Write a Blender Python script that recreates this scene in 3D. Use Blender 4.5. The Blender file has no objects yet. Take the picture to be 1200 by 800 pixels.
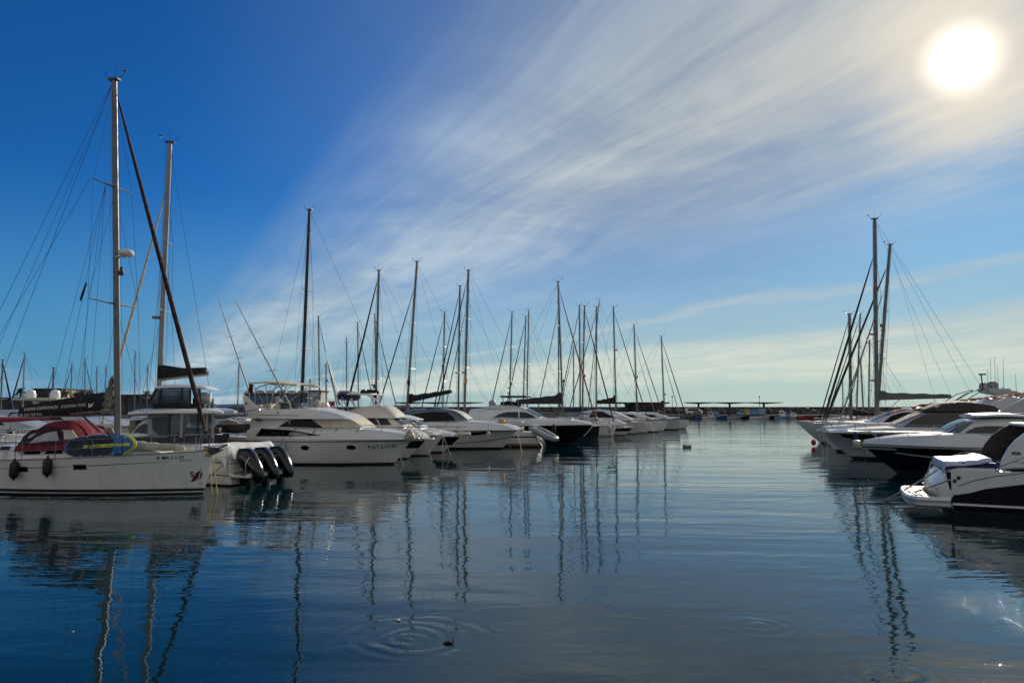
import bpy, bmesh, math, random
from mathutils import Vector, Matrix
R = math.radians
PI = math.pi
scn = bpy.context.scene
COL = scn.collection

# ------------------------------------------------------------------ camera
CAM_H, FPX, CX, CY = 3.0, 840.0, 600.0, 400.0
PITCH = math.atan(78.0 / FPX)
cam_d = bpy.data.cameras.new('camera')
cam_d.sensor_width = 36.0
cam_d.lens = FPX / 1200.0 * 36.0
cam_d.clip_start = 0.1
cam_d.clip_end = 6000
cam = bpy.data.objects.new('camera', cam_d)
COL.objects.link(cam)
cam.location = (0, 0, CAM_H)
cam.rotation_euler = (PI / 2 + PITCH, 0, 0)
scn.camera = cam

# ------------------------------------------------------------------ light
SUN_EL, SUN_AZ = R(22.9), R(33.2)          # azimuth clockwise from +Y
SDIR = Vector((math.sin(SUN_AZ) * math.cos(SUN_EL), math.cos(SUN_AZ) * math.cos(SUN_EL), math.sin(SUN_EL)))
sd = bpy.data.lights.new('sun', 'SUN')
sd.energy = 4.0
sd.angle = R(0.53)
sd.color = (1.0, 0.9, 0.76)
so = bpy.data.objects.new('sun', sd)
COL.objects.link(so)
so.rotation_euler = SDIR.to_track_quat('Z', 'Y').to_euler()
so.location = SDIR * 300
scn.view_settings.view_transform = 'Standard'
scn.view_settings.look = 'None'
scn.view_settings.gamma = 1.0
scn.view_settings.exposure = 0.0
scn.view_settings.use_curve_mapping = False


# node helper ------------------------------------------------------
class NT:
    def __init__(s, tree):
        s.t = tree
        s.n = tree.nodes
        s.l = tree.links

    def add(s, typ, **kw):
        n = s.n.new(typ)
        for k, v in kw.items():
            setattr(n, k, v)
        return n

    def put(s, sock, v):
        if isinstance(v, bpy.types.NodeSocket):
            s.l.new(v, sock)
        elif isinstance(v, (tuple, list)) and len(v) == 3 and sock.type == 'RGBA':
            sock.default_value = (*v, 1)
        else:
            sock.default_value = v

    def m(s, op, a, b=None, c=None, clamp=False):
        n = s.add('ShaderNodeMath', operation=op, use_clamp=clamp)
        for i, v in enumerate((a, b, c)):
            if v is not None:
                s.put(n.inputs[i], v)
        return n.outputs[0]

    def vm(s, op, a, b=None):
        n = s.add('ShaderNodeVectorMath', operation=op)
        s.put(n.inputs[0], a)
        if b is not None:
            s.put(n.inputs[1], b)
        return n.outputs['Value'] if op in ('DOT_PRODUCT', 'LENGTH') else n.outputs['Vector']

    def mix(s, f, a, b, bt='MIX'):
        n = s.add('ShaderNodeMix', data_type='RGBA', blend_type=bt)
        s.put(n.inputs['Factor'], f)
        s.put(n.inputs['A'], a)
        s.put(n.inputs['B'], b)
        return n.outputs['Result']

    def mixf(s, f, a, b):
        n = s.add('ShaderNodeMix', data_type='FLOAT')
        s.put(n.inputs['Factor'], f)
        s.put(n.inputs['A'], a)
        s.put(n.inputs['B'], b)
        return n.outputs['Result']

    def ramp(s, f, stops, interp='EASE'):
        n = s.add('ShaderNodeValToRGB')
        n.color_ramp.interpolation = interp
        e = n.color_ramp.elements
        while len(e) < len(stops):
            e.new(0.5)
        for i, (p, c) in enumerate(stops):
            e[i].position = p
            e[i].color = (c, c, c, 1) if not isinstance(c, (tuple, list)) else (*c, 1)
        s.put(n.inputs[0], f)
        return n.outputs[0]

    def smooth(s, v, a, b, lo=0.0, hi=1.0):
        n = s.add('ShaderNodeMapRange', interpolation_type='SMOOTHSTEP')
        s.put(n.inputs[0], v)
        for i, x in enumerate((a, b, lo, hi)):
            n.inputs[1 + i].default_value = x
        return n.outputs[0]

    def noise(s, vec, scale, detail=3, rough=0.5, dist=0.0):
        n = s.add('ShaderNodeTexNoise')
        if vec is not None:
            s.put(n.inputs['Vector'], vec)
        n.inputs['Scale'].default_value = scale
        n.inputs['Detail'].default_value = detail
        n.inputs['Roughness'].default_value = rough
        n.inputs['Distortion'].default_value = dist
        return n.outputs[0]

    def comb(s, x, y, z):
        n = s.add('ShaderNodeCombineXYZ')
        for i, v in enumerate((x, y, z)):
            s.put(n.inputs[i], v)
        return n.outputs[0]


# ------------------------------------------------------------------ sky
def build_world():
    w = bpy.data.worlds.new('World')
    scn.world = w
    w.use_nodes = True
    t = NT(w.node_tree)
    t.n.clear()
    out = t.add('ShaderNodeOutputWorld')
    bg = t.add('ShaderNodeBackground')
    bg.inputs['Strength'].default_value = 0.1
    t.l.new(bg.outputs[0], out.inputs[0])
    sky = t.add('ShaderNodeTexSky', sky_type='NISHITA')
    sky.sun_disc = False
    sky.sun_elevation = SUN_EL
    sky.sun_rotation = SUN_AZ
    sky.air_density = 1.0
    sky.dust_density = 0.35
    sky.ozone_density = 3.0
    gm = t.add('ShaderNodeGamma')
    t.l.new(sky.outputs[0], gm.inputs[0])
    gm.inputs[1].default_value = 1.12
    base = t.mix(1.0, gm.outputs[0], (0.072, 0.385, 0.72), 'MULTIPLY')
    d = t.add('ShaderNodeTexCoord').outputs['Generated']
    base = t.mix(t.smooth(t.vm('DOT_PRODUCT', d, tuple(SDIR)), 0.75, 0.99), base, t.mix(1.0, base, (0.9, 0.72, 0.68), 'MULTIPLY'))
    sx = t.add('ShaderNodeSeparateXYZ')
    t.l.new(d, sx.inputs[0])
    x, y, z = sx.outputs
    zc = t.m('MAXIMUM', z, 0.004)
    zp = t.m('ADD', zc, 0.06)
    va = R(-29)
    lat = t.m('ADD', t.m('MULTIPLY', x, math.cos(va)), t.m('MULTIPLY', y, -math.sin(va)))
    alo = t.m('ADD', t.m('MULTIPLY', x, math.sin(va)), t.m('MULTIPLY', y, math.cos(va)))
    v = t.m('DIVIDE', lat, zp)
    # low down the air pales: cyan on the left, cream under the sun
    toward = t.vm('DOT_PRODUCT', d, tuple(Vector((SDIR.x, SDIR.y, 0)).normalized()))
    hz = t.mix(t.smooth(toward, 0.35, 1.0), (1.0, 3.0, 5.0), (4.6, 5.7, 5.3))
    base = t.mix(t.m('MULTIPLY', t.smooth(z, 0.30, -0.02), 0.9), base, hz)
    u = t.m('DIVIDE', alo, zp)
    s = t.m('DIVIDE', zc, t.m('MAXIMUM', t.m('ABSOLUTE', lat), 0.02))
    wob = t.noise(t.comb(t.m('MULTIPLY', u, 0.35), t.m('MULTIPLY', v, 0.5), 0.0), 1.0, 3, 0.55)
    s2 = t.m('MULTIPLY', s, t.m('ADD', 0.72, t.m('MULTIPLY', wob, 0.56)))
    cov_r = t.ramp(t.m('DIVIDE', s2, 1.6), [
        (0.0, .25), (.022, .20), (.036, .92), (.070, .85), (.090, .08), (.108, .14), (.114, .52), (.121, .06), (.16, .20), (.19, .36), (.26, .68),
        (.36, .95), (.47, .76), (.58, .44), (.72, .20), (.95, .0)])
    cov_l = t.ramp(t.m('DIVIDE', s2, 1.6), [(0.0, .3), (.03, .2), (.10, .42), (.20, .3), (.36, .05), (.6, 0.0)])
    side = t.smooth(lat, -0.05, 0.08)
    cov = t.mixf(side, cov_l, cov_r)
    wv = t.noise(t.comb(u, v, 0.0), 0.45, 2, 0.5)
    vv = t.m('ADD', v, t.m('MULTIPLY', wv, 0.4))
    n1 = t.noise(t.comb(t.m('MULTIPLY', u, 0.28), t.m('MULTIPLY', vv, 1.3), 3.1), 1.0, 7, 0.62, 0.5)
    n2 = t.noise(t.comb(t.m('MULTIPLY', u, 0.9), t.m('MULTIPLY', vv, 7.0), 7.7), 1.0, 5, 0.65, 0.4)
    n3 = t.noise(t.comb(t.m('MULTIPLY', u, 0.9), t.m('MULTIPLY', v, 0.9), 1.7), 1.0, 6, 0.6, 0.8)
    nn = t.m('ADD', t.m('ADD', t.m('MULTIPLY', n1, 0.55), t.m('MULTIPLY', n2, 0.36)), t.m('MULTIPLY', n3, 0.55))
    nn = t.smooth(nn, 0.48, 0.92)
    cl = t.m('MULTIPLY', cov, t.m('ADD', 0.40, t.m('MULTIPLY', nn, 0.58)), clamp=True)
    wide = t.smooth(t.vm('DOT_PRODUCT', d, tuple(SDIR)), 0.55, 0.98)
    cl = t.m('ADD', cl, t.m('MULTIPLY', t.m('MULTIPLY', wide, t.smooth(z, 0.16, 0.32)), 0.20), clamp=True)
    # unseen white cloud behind the camera, added to neutralise the fill on hulls
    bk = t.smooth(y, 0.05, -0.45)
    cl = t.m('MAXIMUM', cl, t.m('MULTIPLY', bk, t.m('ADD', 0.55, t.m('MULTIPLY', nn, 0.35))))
    # sun proximity
    dp = t.vm('DOT_PRODUCT', d, tuple(SDIR))
    ang = t.m('ARCCOSINE', t.m('MINIMUM', dp, 1.0))
    near = t.smooth(ang, R(46), R(3))
    near2 = t.smooth(t.m('MULTIPLY', ang, t.m('ADD', 1.12, t.m('MULTIPLY', nn, -0.24))), R(11), R(1.5))
    ccol = t.mix(near, (4.4, 5.4, 6.2), (4.8, 5.1, 5.2))
    ccol = t.mix(1.0, ccol, t.comb(*[t.m('ADD', 0.80, t.m('MULTIPLY', nn, 0.34))] * 3), 'MULTIPLY')
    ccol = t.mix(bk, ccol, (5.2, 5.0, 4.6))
    warm = t.smooth(z, 0.2, 0.0)
    ccol = t.mix(t.m('MULTIPLY', t.m('MULTIPLY', warm, t.smooth(toward, 0.45, 0.9)), 0.9), ccol, (7.9, 8.2, 6.6))
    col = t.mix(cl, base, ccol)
    # veil of thin cloud round the sun scatters its light forward
    veil = t.m('MULTIPLY', t.m('POWER', near2, 2.0), t.m('ADD', 0.75, t.m('MULTIPLY', nn, 0.3)))
    col = t.mix(t.m('MULTIPLY', near, 0.10), col, (6.2, 5.7, 4.8))
    col = t.mix(veil, col, (8.6, 7.8, 6.6))
    bleed = t.m('MULTIPLY', ang, t.m('ADD', 1.10, t.m('MULTIPLY', n3, -0.20)))
    halo = t.smooth(bleed, R(3.0), R(1.2))
    col = t.mix(halo, col, (12.5, 11.6, 10.0))
    disc = t.smooth(bleed, R(1.9), R(1.1))
    col = t.mix(disc, col, (30.0, 28.0, 25.0))
    t.l.new(col, bg.inputs['Color'])


build_world()


# ------------------------------------------------------------------ materials
MATS = {}


def mat(name, col, rough=0.5, metal=0.0, var=0.12, scale=3.0, coat=0.0, bump=0.0, bscale=20.0, spec=0.5, trans=0.0):
    if name in MATS:
        return MATS[name]
    m = bpy.data.materials.new(name)
    m.use_nodes = True
    t = NT(m.node_tree)
    b = t.n['Principled BSDF']
    tc = t.add('ShaderNodeTexCoord').outputs['Object']
    n = t.noise(tc, scale, 5, 0.6)
    f = t.smooth(n, 0.3, 0.75)
    dark = tuple(c * (1 - var * 2.0) for c in col)
    lite = tuple(min(c * (1 + var * 0.6), 0.92) for c in col)
    t.put(b.inputs['Base Color'], t.mix(f, dark, lite))
    b.inputs['Metallic'].default_value = metal
    t.put(b.inputs['Roughness'], t.smooth(t.noise(tc, scale * 2.3, 3), 0.3, 0.7, max(0.02, rough * 0.75), min(1, rough * 1.25)))
    b.inputs['Coat Weight'].default_value = coat
    b.inputs['Coat Roughness'].default_value = 0.08
    b.inputs['Specular IOR Level'].default_value = spec
    if bump:
        bn = t.add('ShaderNodeBump')
        bn.inputs['Strength'].default_value = 0.6
        bn.inputs['Distance'].default_value = bump
        t.l.new(t.noise(tc, bscale, 4, 0.6), bn.inputs['Height'])
        t.l.new(bn.outputs[0], b.inputs['Normal'])
    MATS[name] = m
    return m


def hullmat(name, col, rough=0.28, stain=0.35, coat=0.3):
    """gelcoat with faint runs and a scum line that stays where it is above the water"""
    if name in MATS:
        return MATS[name]
    m = bpy.data.materials.new(name)
    m.use_nodes = True
    t = NT(m.node_tree)
    b = t.n['Principled BSDF']
    tc = t.add('ShaderNodeTexCoord').outputs['Object']
    sp = t.add('ShaderNodeSeparateXYZ')
    t.l.new(tc, sp.inputs[0])
    x, y, z = sp.outputs
    runs = t.noise(t.comb(t.m('MULTIPLY', x, 6.0), t.m('MULTIPLY', y, 6.0), t.m('MULTIPLY', z, 0.5)), 1.0, 4, 0.6)
    blot = t.noise(tc, 0.9, 4, 0.55)
    dirt = t.m('MULTIPLY', t.smooth(runs, 0.45, 0.8), t.smooth(z, 1.5, 0.1, 0.25, 1.0))
    c = t.mix(t.smooth(blot, 0.3, 0.7), tuple(k * 0.9 for k in col), col)
    c = t.mix(t.m('MULTIPLY', dirt, stain), c, (col[0] * .55, col[1] * .5, col[2] * .4))
    scum = t.m('MULTIPLY', t.smooth(z, 0.30, 0.12), t.smooth(t.noise(t.comb(t.m('MULTIPLY', x, 1.5), 0.0, t.m('MULTIPLY', z, 8.0)), 1.0, 4), 0.4, 0.65))
    c = t.mix(t.m('MULTIPLY', scum, 0.35), c, (col[0] * .5, col[1] * .42, col[2] * .26))
    t.put(b.inputs['Base Color'], c)
    b.inputs['Roughness'].default_value = rough
    b.inputs['Coat Weight'].default_value = coat
    b.inputs['Specular IOR Level'].default_value = 0.5 if coat > .2 else 0.3
    b.inputs['Coat Roughness'].default_value = 0.1
    bn = t.add('ShaderNodeBump')
    bn.inputs['Strength'].default_value = 0.25
    bn.inputs['Distance'].default_value = 0.02
    t.l.new(t.noise(tc, 1.3, 2, 0.5), bn.inputs['Height'])
    t.l.new(bn.outputs[0], b.inputs['Normal'])
    MATS[name] = m
    return m


def clearmat(name, tint, alpha):
    m = bpy.data.materials.new(name)
    m.use_nodes = True
    t = NT(m.node_tree)
    b = t.n['Principled BSDF']
    b.inputs['Base Color'].default_value = (*tint, 1)
    b.inputs['Roughness'].default_value = 0.06
    tr = t.add('ShaderNodeBsdfTransparent')
    tr.inputs[0].default_value = (0.8, 0.86, 0.88, 1)
    mx = t.add('ShaderNodeMixShader')
    tc = t.add('ShaderNodeTexCoord').outputs['Object']
    sp = t.add('ShaderNodeSeparateXYZ')
    t.l.new(tc, sp.inputs[0])
    w = t.noise(t.comb(t.m('MULTIPLY', sp.outputs[0], 3.0), t.m('MULTIPLY', sp.outputs[1], 3.0), sp.outputs[2]), 1.6, 4, 0.6, 1.2)
    bn = t.add('ShaderNodeBump')
    bn.inputs['Strength'].default_value = 0.7
    bn.inputs['Distance'].default_value = 0.12
    t.l.new(w, bn.inputs['Height'])
    t.l.new(bn.outputs[0], b.inputs['Normal'])
    mx.inputs[0].default_value = 1 - alpha
    t.l.new(b.outputs[0], mx.inputs[1])
    t.l.new(tr.outputs[0], mx.inputs[2])
    t.l.new(mx.outputs[0], t.n['Material Output'].inputs[0])
    MATS[name] = m
    return m


WHITE = hullmat('white_gelcoat', (0.74, 0.73, 0.69))
CREAM = hullmat('cream_gelcoat', (0.70, 0.65, 0.53))
GREYH = hullmat('grey_gelcoat', (0.44, 0.46, 0.47))
NAVY = hullmat('navy_gelcoat', (0.005, 0.008, 0.016), 0.2, 0.1, 0.1)
BLACKH = hullmat('black_gelcoat', (0.004, 0.0045, 0.006), 0.2, 0.1, 0.05)
DECK = mat('nonskid_deck', (0.72, 0.71, 0.67), 0.5, var=0.08, bump=0.004, bscale=60)
DECKG = mat('grey_deck', (0.42, 0.42, 0.41), 0.6, var=0.1)
TEAK = mat('teak', (0.30, 0.19, 0.10), 0.6, var=0.2, scale=8)
WOOD = mat('bare_wood', (0.42, 0.30, 0.17), 0.6, var=0.2, scale=6)
ANTIF = mat('antifouling', (0.012, 0.013, 0.016), 0.7, var=0.3, scale=5)
STRIPE = mat('dark_stripe', (0.02, 0.02, 0.025), 0.35)
GLASS = mat('dark_glass', (0.004, 0.0045, 0.006), 0.06, var=0.1, spec=0.22)
GLASSB = mat('blue_glass', (0.012, 0.024, 0.045), 0.05, var=0.1, spec=0.4)
GLASSW = mat('brown_glass', (0.035, 0.026, 0.02), 0.05, var=0.1, spec=0.6)
STEEL = mat('stainless_steel', (0.30, 0.30, 0.31), 0.25, 0.75, var=0.1)
ALU = mat('anodised_mast', (0.17, 0.165, 0.15), 0.42, 0.2, var=0.12, scale=1.2)
ALUW = mat('white_mast', (0.29, 0.28, 0.255), 0.42, 0.1, var=0.1, scale=1.2)
CARBON = mat('black_mast', (0.008, 0.008, 0.009), 0.4, 0.0)
WIRE = mat('rigging_wire', (0.10, 0.10, 0.11), 0.45, 0.5)
ROPE = mat('mooring_rope', (0.58, 0.53, 0.43), 0.9, var=0.2, scale=20)
YROPE = mat('yellow_rope', (0.5, 0.42, 0.12), 0.9)
CHAR = mat('charcoal_canvas', (0.009, 0.006, 0.008), 0.85, var=0.2, bump=0.03, bscale=4)
BLACKC = mat('black_canvas', (0.009, 0.009, 0.011), 0.85, var=0.2, bump=0.05, bscale=4)
GREYC = mat('grey_canvas', (0.04, 0.04, 0.045), 0.85, var=0.2, bump=0.03, bscale=5)
REDC = mat('red_canvas', (0.19, 0.006, 0.014), 0.8, var=0.18, bump=0.012, bscale=4)
MAROON = mat('maroon_canvas', (0.035, 0.005, 0.008), 0.85, var=0.2, bump=0.02, bscale=6)
RUSTC = mat('rust_canvas', (0.30, 0.05, 0.025), 0.85, var=0.2)
BLUEC = mat('blue_canvas', (0.008, 0.018, 0.08), 0.8, var=0.2, bump=0.03, bscale=5)
BROWNC = mat('brown_canvas', (0.05, 0.036, 0.03), 0.8, var=0.2, bump=0.03, bscale=4)
CREAMC = mat('cream_canvas', (0.62, 0.56, 0.42), 0.85, var=0.1, bump=0.03, bscale=5)
WHITEC = mat('white_canvas', (0.72, 0.71, 0.68), 0.85, var=0.08, bump=0.012, bscale=3.5)
LILACC = mat('pale_blue_cover', (0.55, 0.57, 0.72), 0.6, var=0.1, bump=0.006, bscale=5)
SAILC = mat('sailcloth', (0.55, 0.50, 0.38), 0.8, var=0.15, bump=0.04, bscale=6)
GSAIL = mat('grey_sailcloth', (0.30, 0.30, 0.30), 0.8, var=0.15)
RUBBER = mat('black_rubber', (0.012, 0.012, 0.013), 0.6, var=0.2)
REDF = mat('dark_red_fender', (0.022, 0.004, 0.005), 0.6, var=0.2)
REDB = mat('red_buoy', (0.42, 0.015, 0.02), 0.5)
GREYF = mat('grey_fender', (0.38, 0.38, 0.38), 0.5, var=0.2)
CREAMF = mat('cream_fender', (0.50, 0.46, 0.34), 0.5, var=0.25, scale=5)
GREYR = mat('grey_inflatable', (0.30, 0.33, 0.35), 0.5, var=0.1)
DGREYR = mat('dark_inflatable', (0.07, 0.075, 0.085), 0.6, var=0.15)
ENGINE = mat('black_engine', (0.003, 0.003, 0.004), 0.16, coat=0.25, var=0.1)
SILVER = mat('silver_trim', (0.5, 0.5, 0.5), 0.25, 0.8)
INT = mat('dim_interior', (0.20, 0.17, 0.14), 0.8)
BOARDB = mat('blue_board', (0.008, 0.13, 0.36), 0.4)
BOARDD = mat('navy_board', (0.004, 0.006, 0.022), 0.6)
LIME = mat('lime_board', (0.55, 0.62, 0.06), 0.5)
PALEB = mat('pale_blue_trim', (0.42, 0.60, 0.62), 0.5)
YELLOW = mat('yellow_plastic', (0.65, 0.33, 0.02), 0.5)
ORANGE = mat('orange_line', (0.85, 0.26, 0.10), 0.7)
REDP = mat('red_paint', (0.40, 0.03, 0.03), 0.5)
BLUEP = mat('blue_paint', (0.03, 0.11, 0.30), 0.5)
LBLUE = mat('light_blue_paint', (0.22, 0.36, 0.50), 0.5)
LETTER = mat('dark_lettering', (0.012, 0.012, 0.02), 0.5)
LETTERW = mat('pale_lettering', (0.8, 0.74, 0.66), 0.7)
LOGOR = mat('red_logo_paint', (0.10, 0.012, 0.018), 0.5)
CLEAR = clearmat('clear_vinyl', (0.10, 0.12, 0.14), 0.45)
CLEARW = clearmat('pale_vinyl', (0.42, 0.43, 0.42), 0.75)
SMOKE = clearmat('smoked_screen', (0.03, 0.035, 0.04), 0.75)


# ------------------------------------------------------------------ mesh builder
class MB:
    def __init__(s):
        s.v, s.f, s.mi = [], [], []

    def add(s, verts, faces, mi=0):
        o = len(s.v)
        s.v += [tuple(p) for p in verts]
        s.f += [tuple(i + o for i in f) for f in faces]
        s.mi += [mi] * len(faces)

    def box(s, c, size, mi=0, rz=0.0, ry=0.0, taper=1.0):
        M = Matrix.Translation(c) @ Matrix.Rotation(rz, 4, 'Z') @ Matrix.Rotation(ry, 4, 'Y')
        hx, hy, hz = (k / 2 for k in size)
        P = []
        for z, k in ((-hz, 1.0), (hz, taper)):
            for x, y in ((-hx, -hy), (hx, -hy), (hx, hy), (-hx, hy)):
                P.append(M @ Vector((x * k, y * k, z)))
        s.add(P, [(3, 2, 1, 0), (4, 5, 6, 7), (0, 1, 5, 4), (1, 2, 6, 5), (2, 3, 7, 6), (3, 0, 4, 7)], mi)

    def rings(s, rings, mi=0, cap=True, closed=True):
        n = len(rings[0])
        V = [p for r in rings for p in r]
        F = []
        for i in range(len(rings) - 1):
            for j in range(n if closed else n - 1):
                k = (j + 1) % n
                F.append((i * n + j, i * n + k, (i + 1) * n + k, (i + 1) * n + j))
        if cap and closed:
            F.append(tuple(reversed(range(n))))
            F.append(tuple((len(rings) - 1) * n + j for j in range(n)))
        s.add(V, F, mi)

    def tube(s, pts, r, n=6, mi=0, flat=1.0):
        pts = [Vector(p) for p in pts]
        rr = list(r) if isinstance(r, (list, tuple)) else [r] * len(pts)
        ring = []
        d0 = (pts[1] - pts[0]).normalized()
        up = Vector((0, 0, 1)) if abs(d0.z) < 0.9 else Vector((1, 0, 0))
        a = d0.cross(up).normalized()
        for i, p in enumerate(pts):
            if i == 0:
                d = pts[1] - p
            elif i == len(pts) - 1:
                d = p - pts[i - 1]
            else:
                d = (pts[i + 1] - p).normalized() + (p - pts[i - 1]).normalized()
            d.normalize()
            a = (a - d * a.dot(d))
            a = a.normalized() if a.length > 1e-6 else d.orthogonal().normalized()
            b = d.cross(a)
            ring.append([p + a * (math.cos(2 * PI * k / n) * rr[i] * flat) + b * (math.sin(2 * PI * k / n) * rr[i]) for k in range(n)])
        s.rings(ring, mi)

    def lathe(s, c, prof, n=12, mi=0, axis='z', sx=1.0):
        c = Vector(c)
        ring = []
        for r, h in prof:
            q = []
            for k in range(n):
                a = 2 * PI * k / n
                ca, sa = math.cos(a) * r, math.sin(a) * r
                q.append(c + (Vector((ca * sx, sa, h)) if axis == 'z' else Vector((h, ca, sa)) if axis == 'x' else Vector((sa, h, ca))))
            ring.append(q)
        s.rings(ring, mi)

    def ball(s, c, r, n=12, mi=0, sz=1.0):
        m = 7
        s.lathe(c, [(max(0.02, math.sin(PI * i / m)) * r, -math.cos(PI * i / m) * r * sz) for i in range(m + 1)], n, mi)

    def prism(s, poly, y0, y1, mi=0):
        """polygon in x,z pushed from y0 to y1"""
        n = len(poly)
        V = [(p[0], y0, p[1]) for p in poly] + [(p[0], y1, p[1]) for p in poly]
        s.add(V, [tuple(range(n)), tuple(reversed(range(n, 2 * n)))] + [(i, i + n, (i + 1) % n + n, (i + 1) % n) for i in range(n)], mi)

    def build(s, name, mats, parent=None, angle=32, bevel=0.0, solid=0.0):
        me = bpy.data.meshes.new(name)
        me.from_pydata(s.v, [], s.f)
        for m in (mats if isinstance(mats, (list, tuple)) else [mats]):
            me.materials.append(m)
        me.polygons.foreach_set('material_index', s.mi)
        bm = bmesh.new()
        bm.from_mesh(me)
        bmesh.ops.remove_doubles(bm, verts=bm.verts, dist=0.0004)
        bmesh.ops.recalc_face_normals(bm, faces=bm.faces)
        bm.to_mesh(me)
        bm.free()
        me.polygons.foreach_set('use_smooth', [True] * len(me.polygons))
        me.set_sharp_from_angle(angle=R(angle))
        o = bpy.data.objects.new(name, me)
        COL.objects.link(o)
        if parent is not None:
            o.parent = parent
        if solid:
            md = o.modifiers.new('thick', 'SOLIDIFY')
            md.thickness = solid
            md.offset = 0
        if bevel:
            md = o.modifiers.new('bevel', 'BEVEL')
            md.width = bevel
            md.segments = 2
            md.limit_method = 'ANGLE'
            md.angle_limit = R(35)
        return o


def tag(o, label, cat, group=None, kind=None):
    o['label'] = label
    o['category'] = cat
    if group:
        o['group'] = group
    if kind:
        o['kind'] = kind
    return o


def empty(name, loc=(0, 0, 0), rz=0.0):
    o = bpy.data.objects.new(name, None)
    COL.objects.link(o)
    o.location = loc
    o.rotation_euler = (0, 0, rz)
    o.empty_display_size = 0.5
    return o


# ------------------------------------------------------------------ photo measurements -> places on real planes
CP, SP = math.cos(PITCH), math.sin(PITCH)


def ray(px, py):
    a, b = (px - CX) / FPX, (CY - py) / FPX
    return Vector((a, CP - b * SP, SP + b * CP))


def at(px, py, Y):
    d = ray(px, py)
    return Vector((0, 0, CAM_H)) + d * (Y / d.y)


def pxs(o):
    """metres that one photo pixel spans at this distance"""
    return o / FPX


class Frame:
    """a boat: waterline origin at its stern, x to the bow; measured against the photo's pixels"""

    def __init__(s, bow_px, bow_py, Yb, heading, L):
        s.h, s.L = R(heading), L
        b = at(bow_px, bow_py, Yb)
        s.bow = b
        d = Vector((math.cos(s.h), math.sin(s.h), 0))
        s.loc = Vector((b.x, b.y, 0)) - d * L
        s.d = d
        s.nrm = Vector((-d.y, d.x, 0))

    def at(s, px, py, yl=0.0):
        r = ray(px, py)
        o = Vector((0, 0, CAM_H))
        p0 = s.loc + s.nrm * yl
        k = (p0 - o).dot(s.nrm) / r.dot(s.nrm)
        p = o + r * k
        return (p - s.loc).dot(s.d), p.z

    def poly(s, pts, yl=0.0):
        return [s.at(x, y, yl) for x, y in pts]

    def w(s, x, y, z):
        return s.loc + s.d * x + s.nrm * y + Vector((0, 0, z))

    def root(s, name):
        return empty(name, s.loc, s.h)


def interp(tab, x):
    if x <= tab[0][0]:
        return tab[0][1]
    for (a, b), (c, d) in zip(tab, tab[1:]):
        if x <= c:
            return b + (d - b) * (x - a) / (c - a) if c > a else d
    return tab[-1][1]


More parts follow.
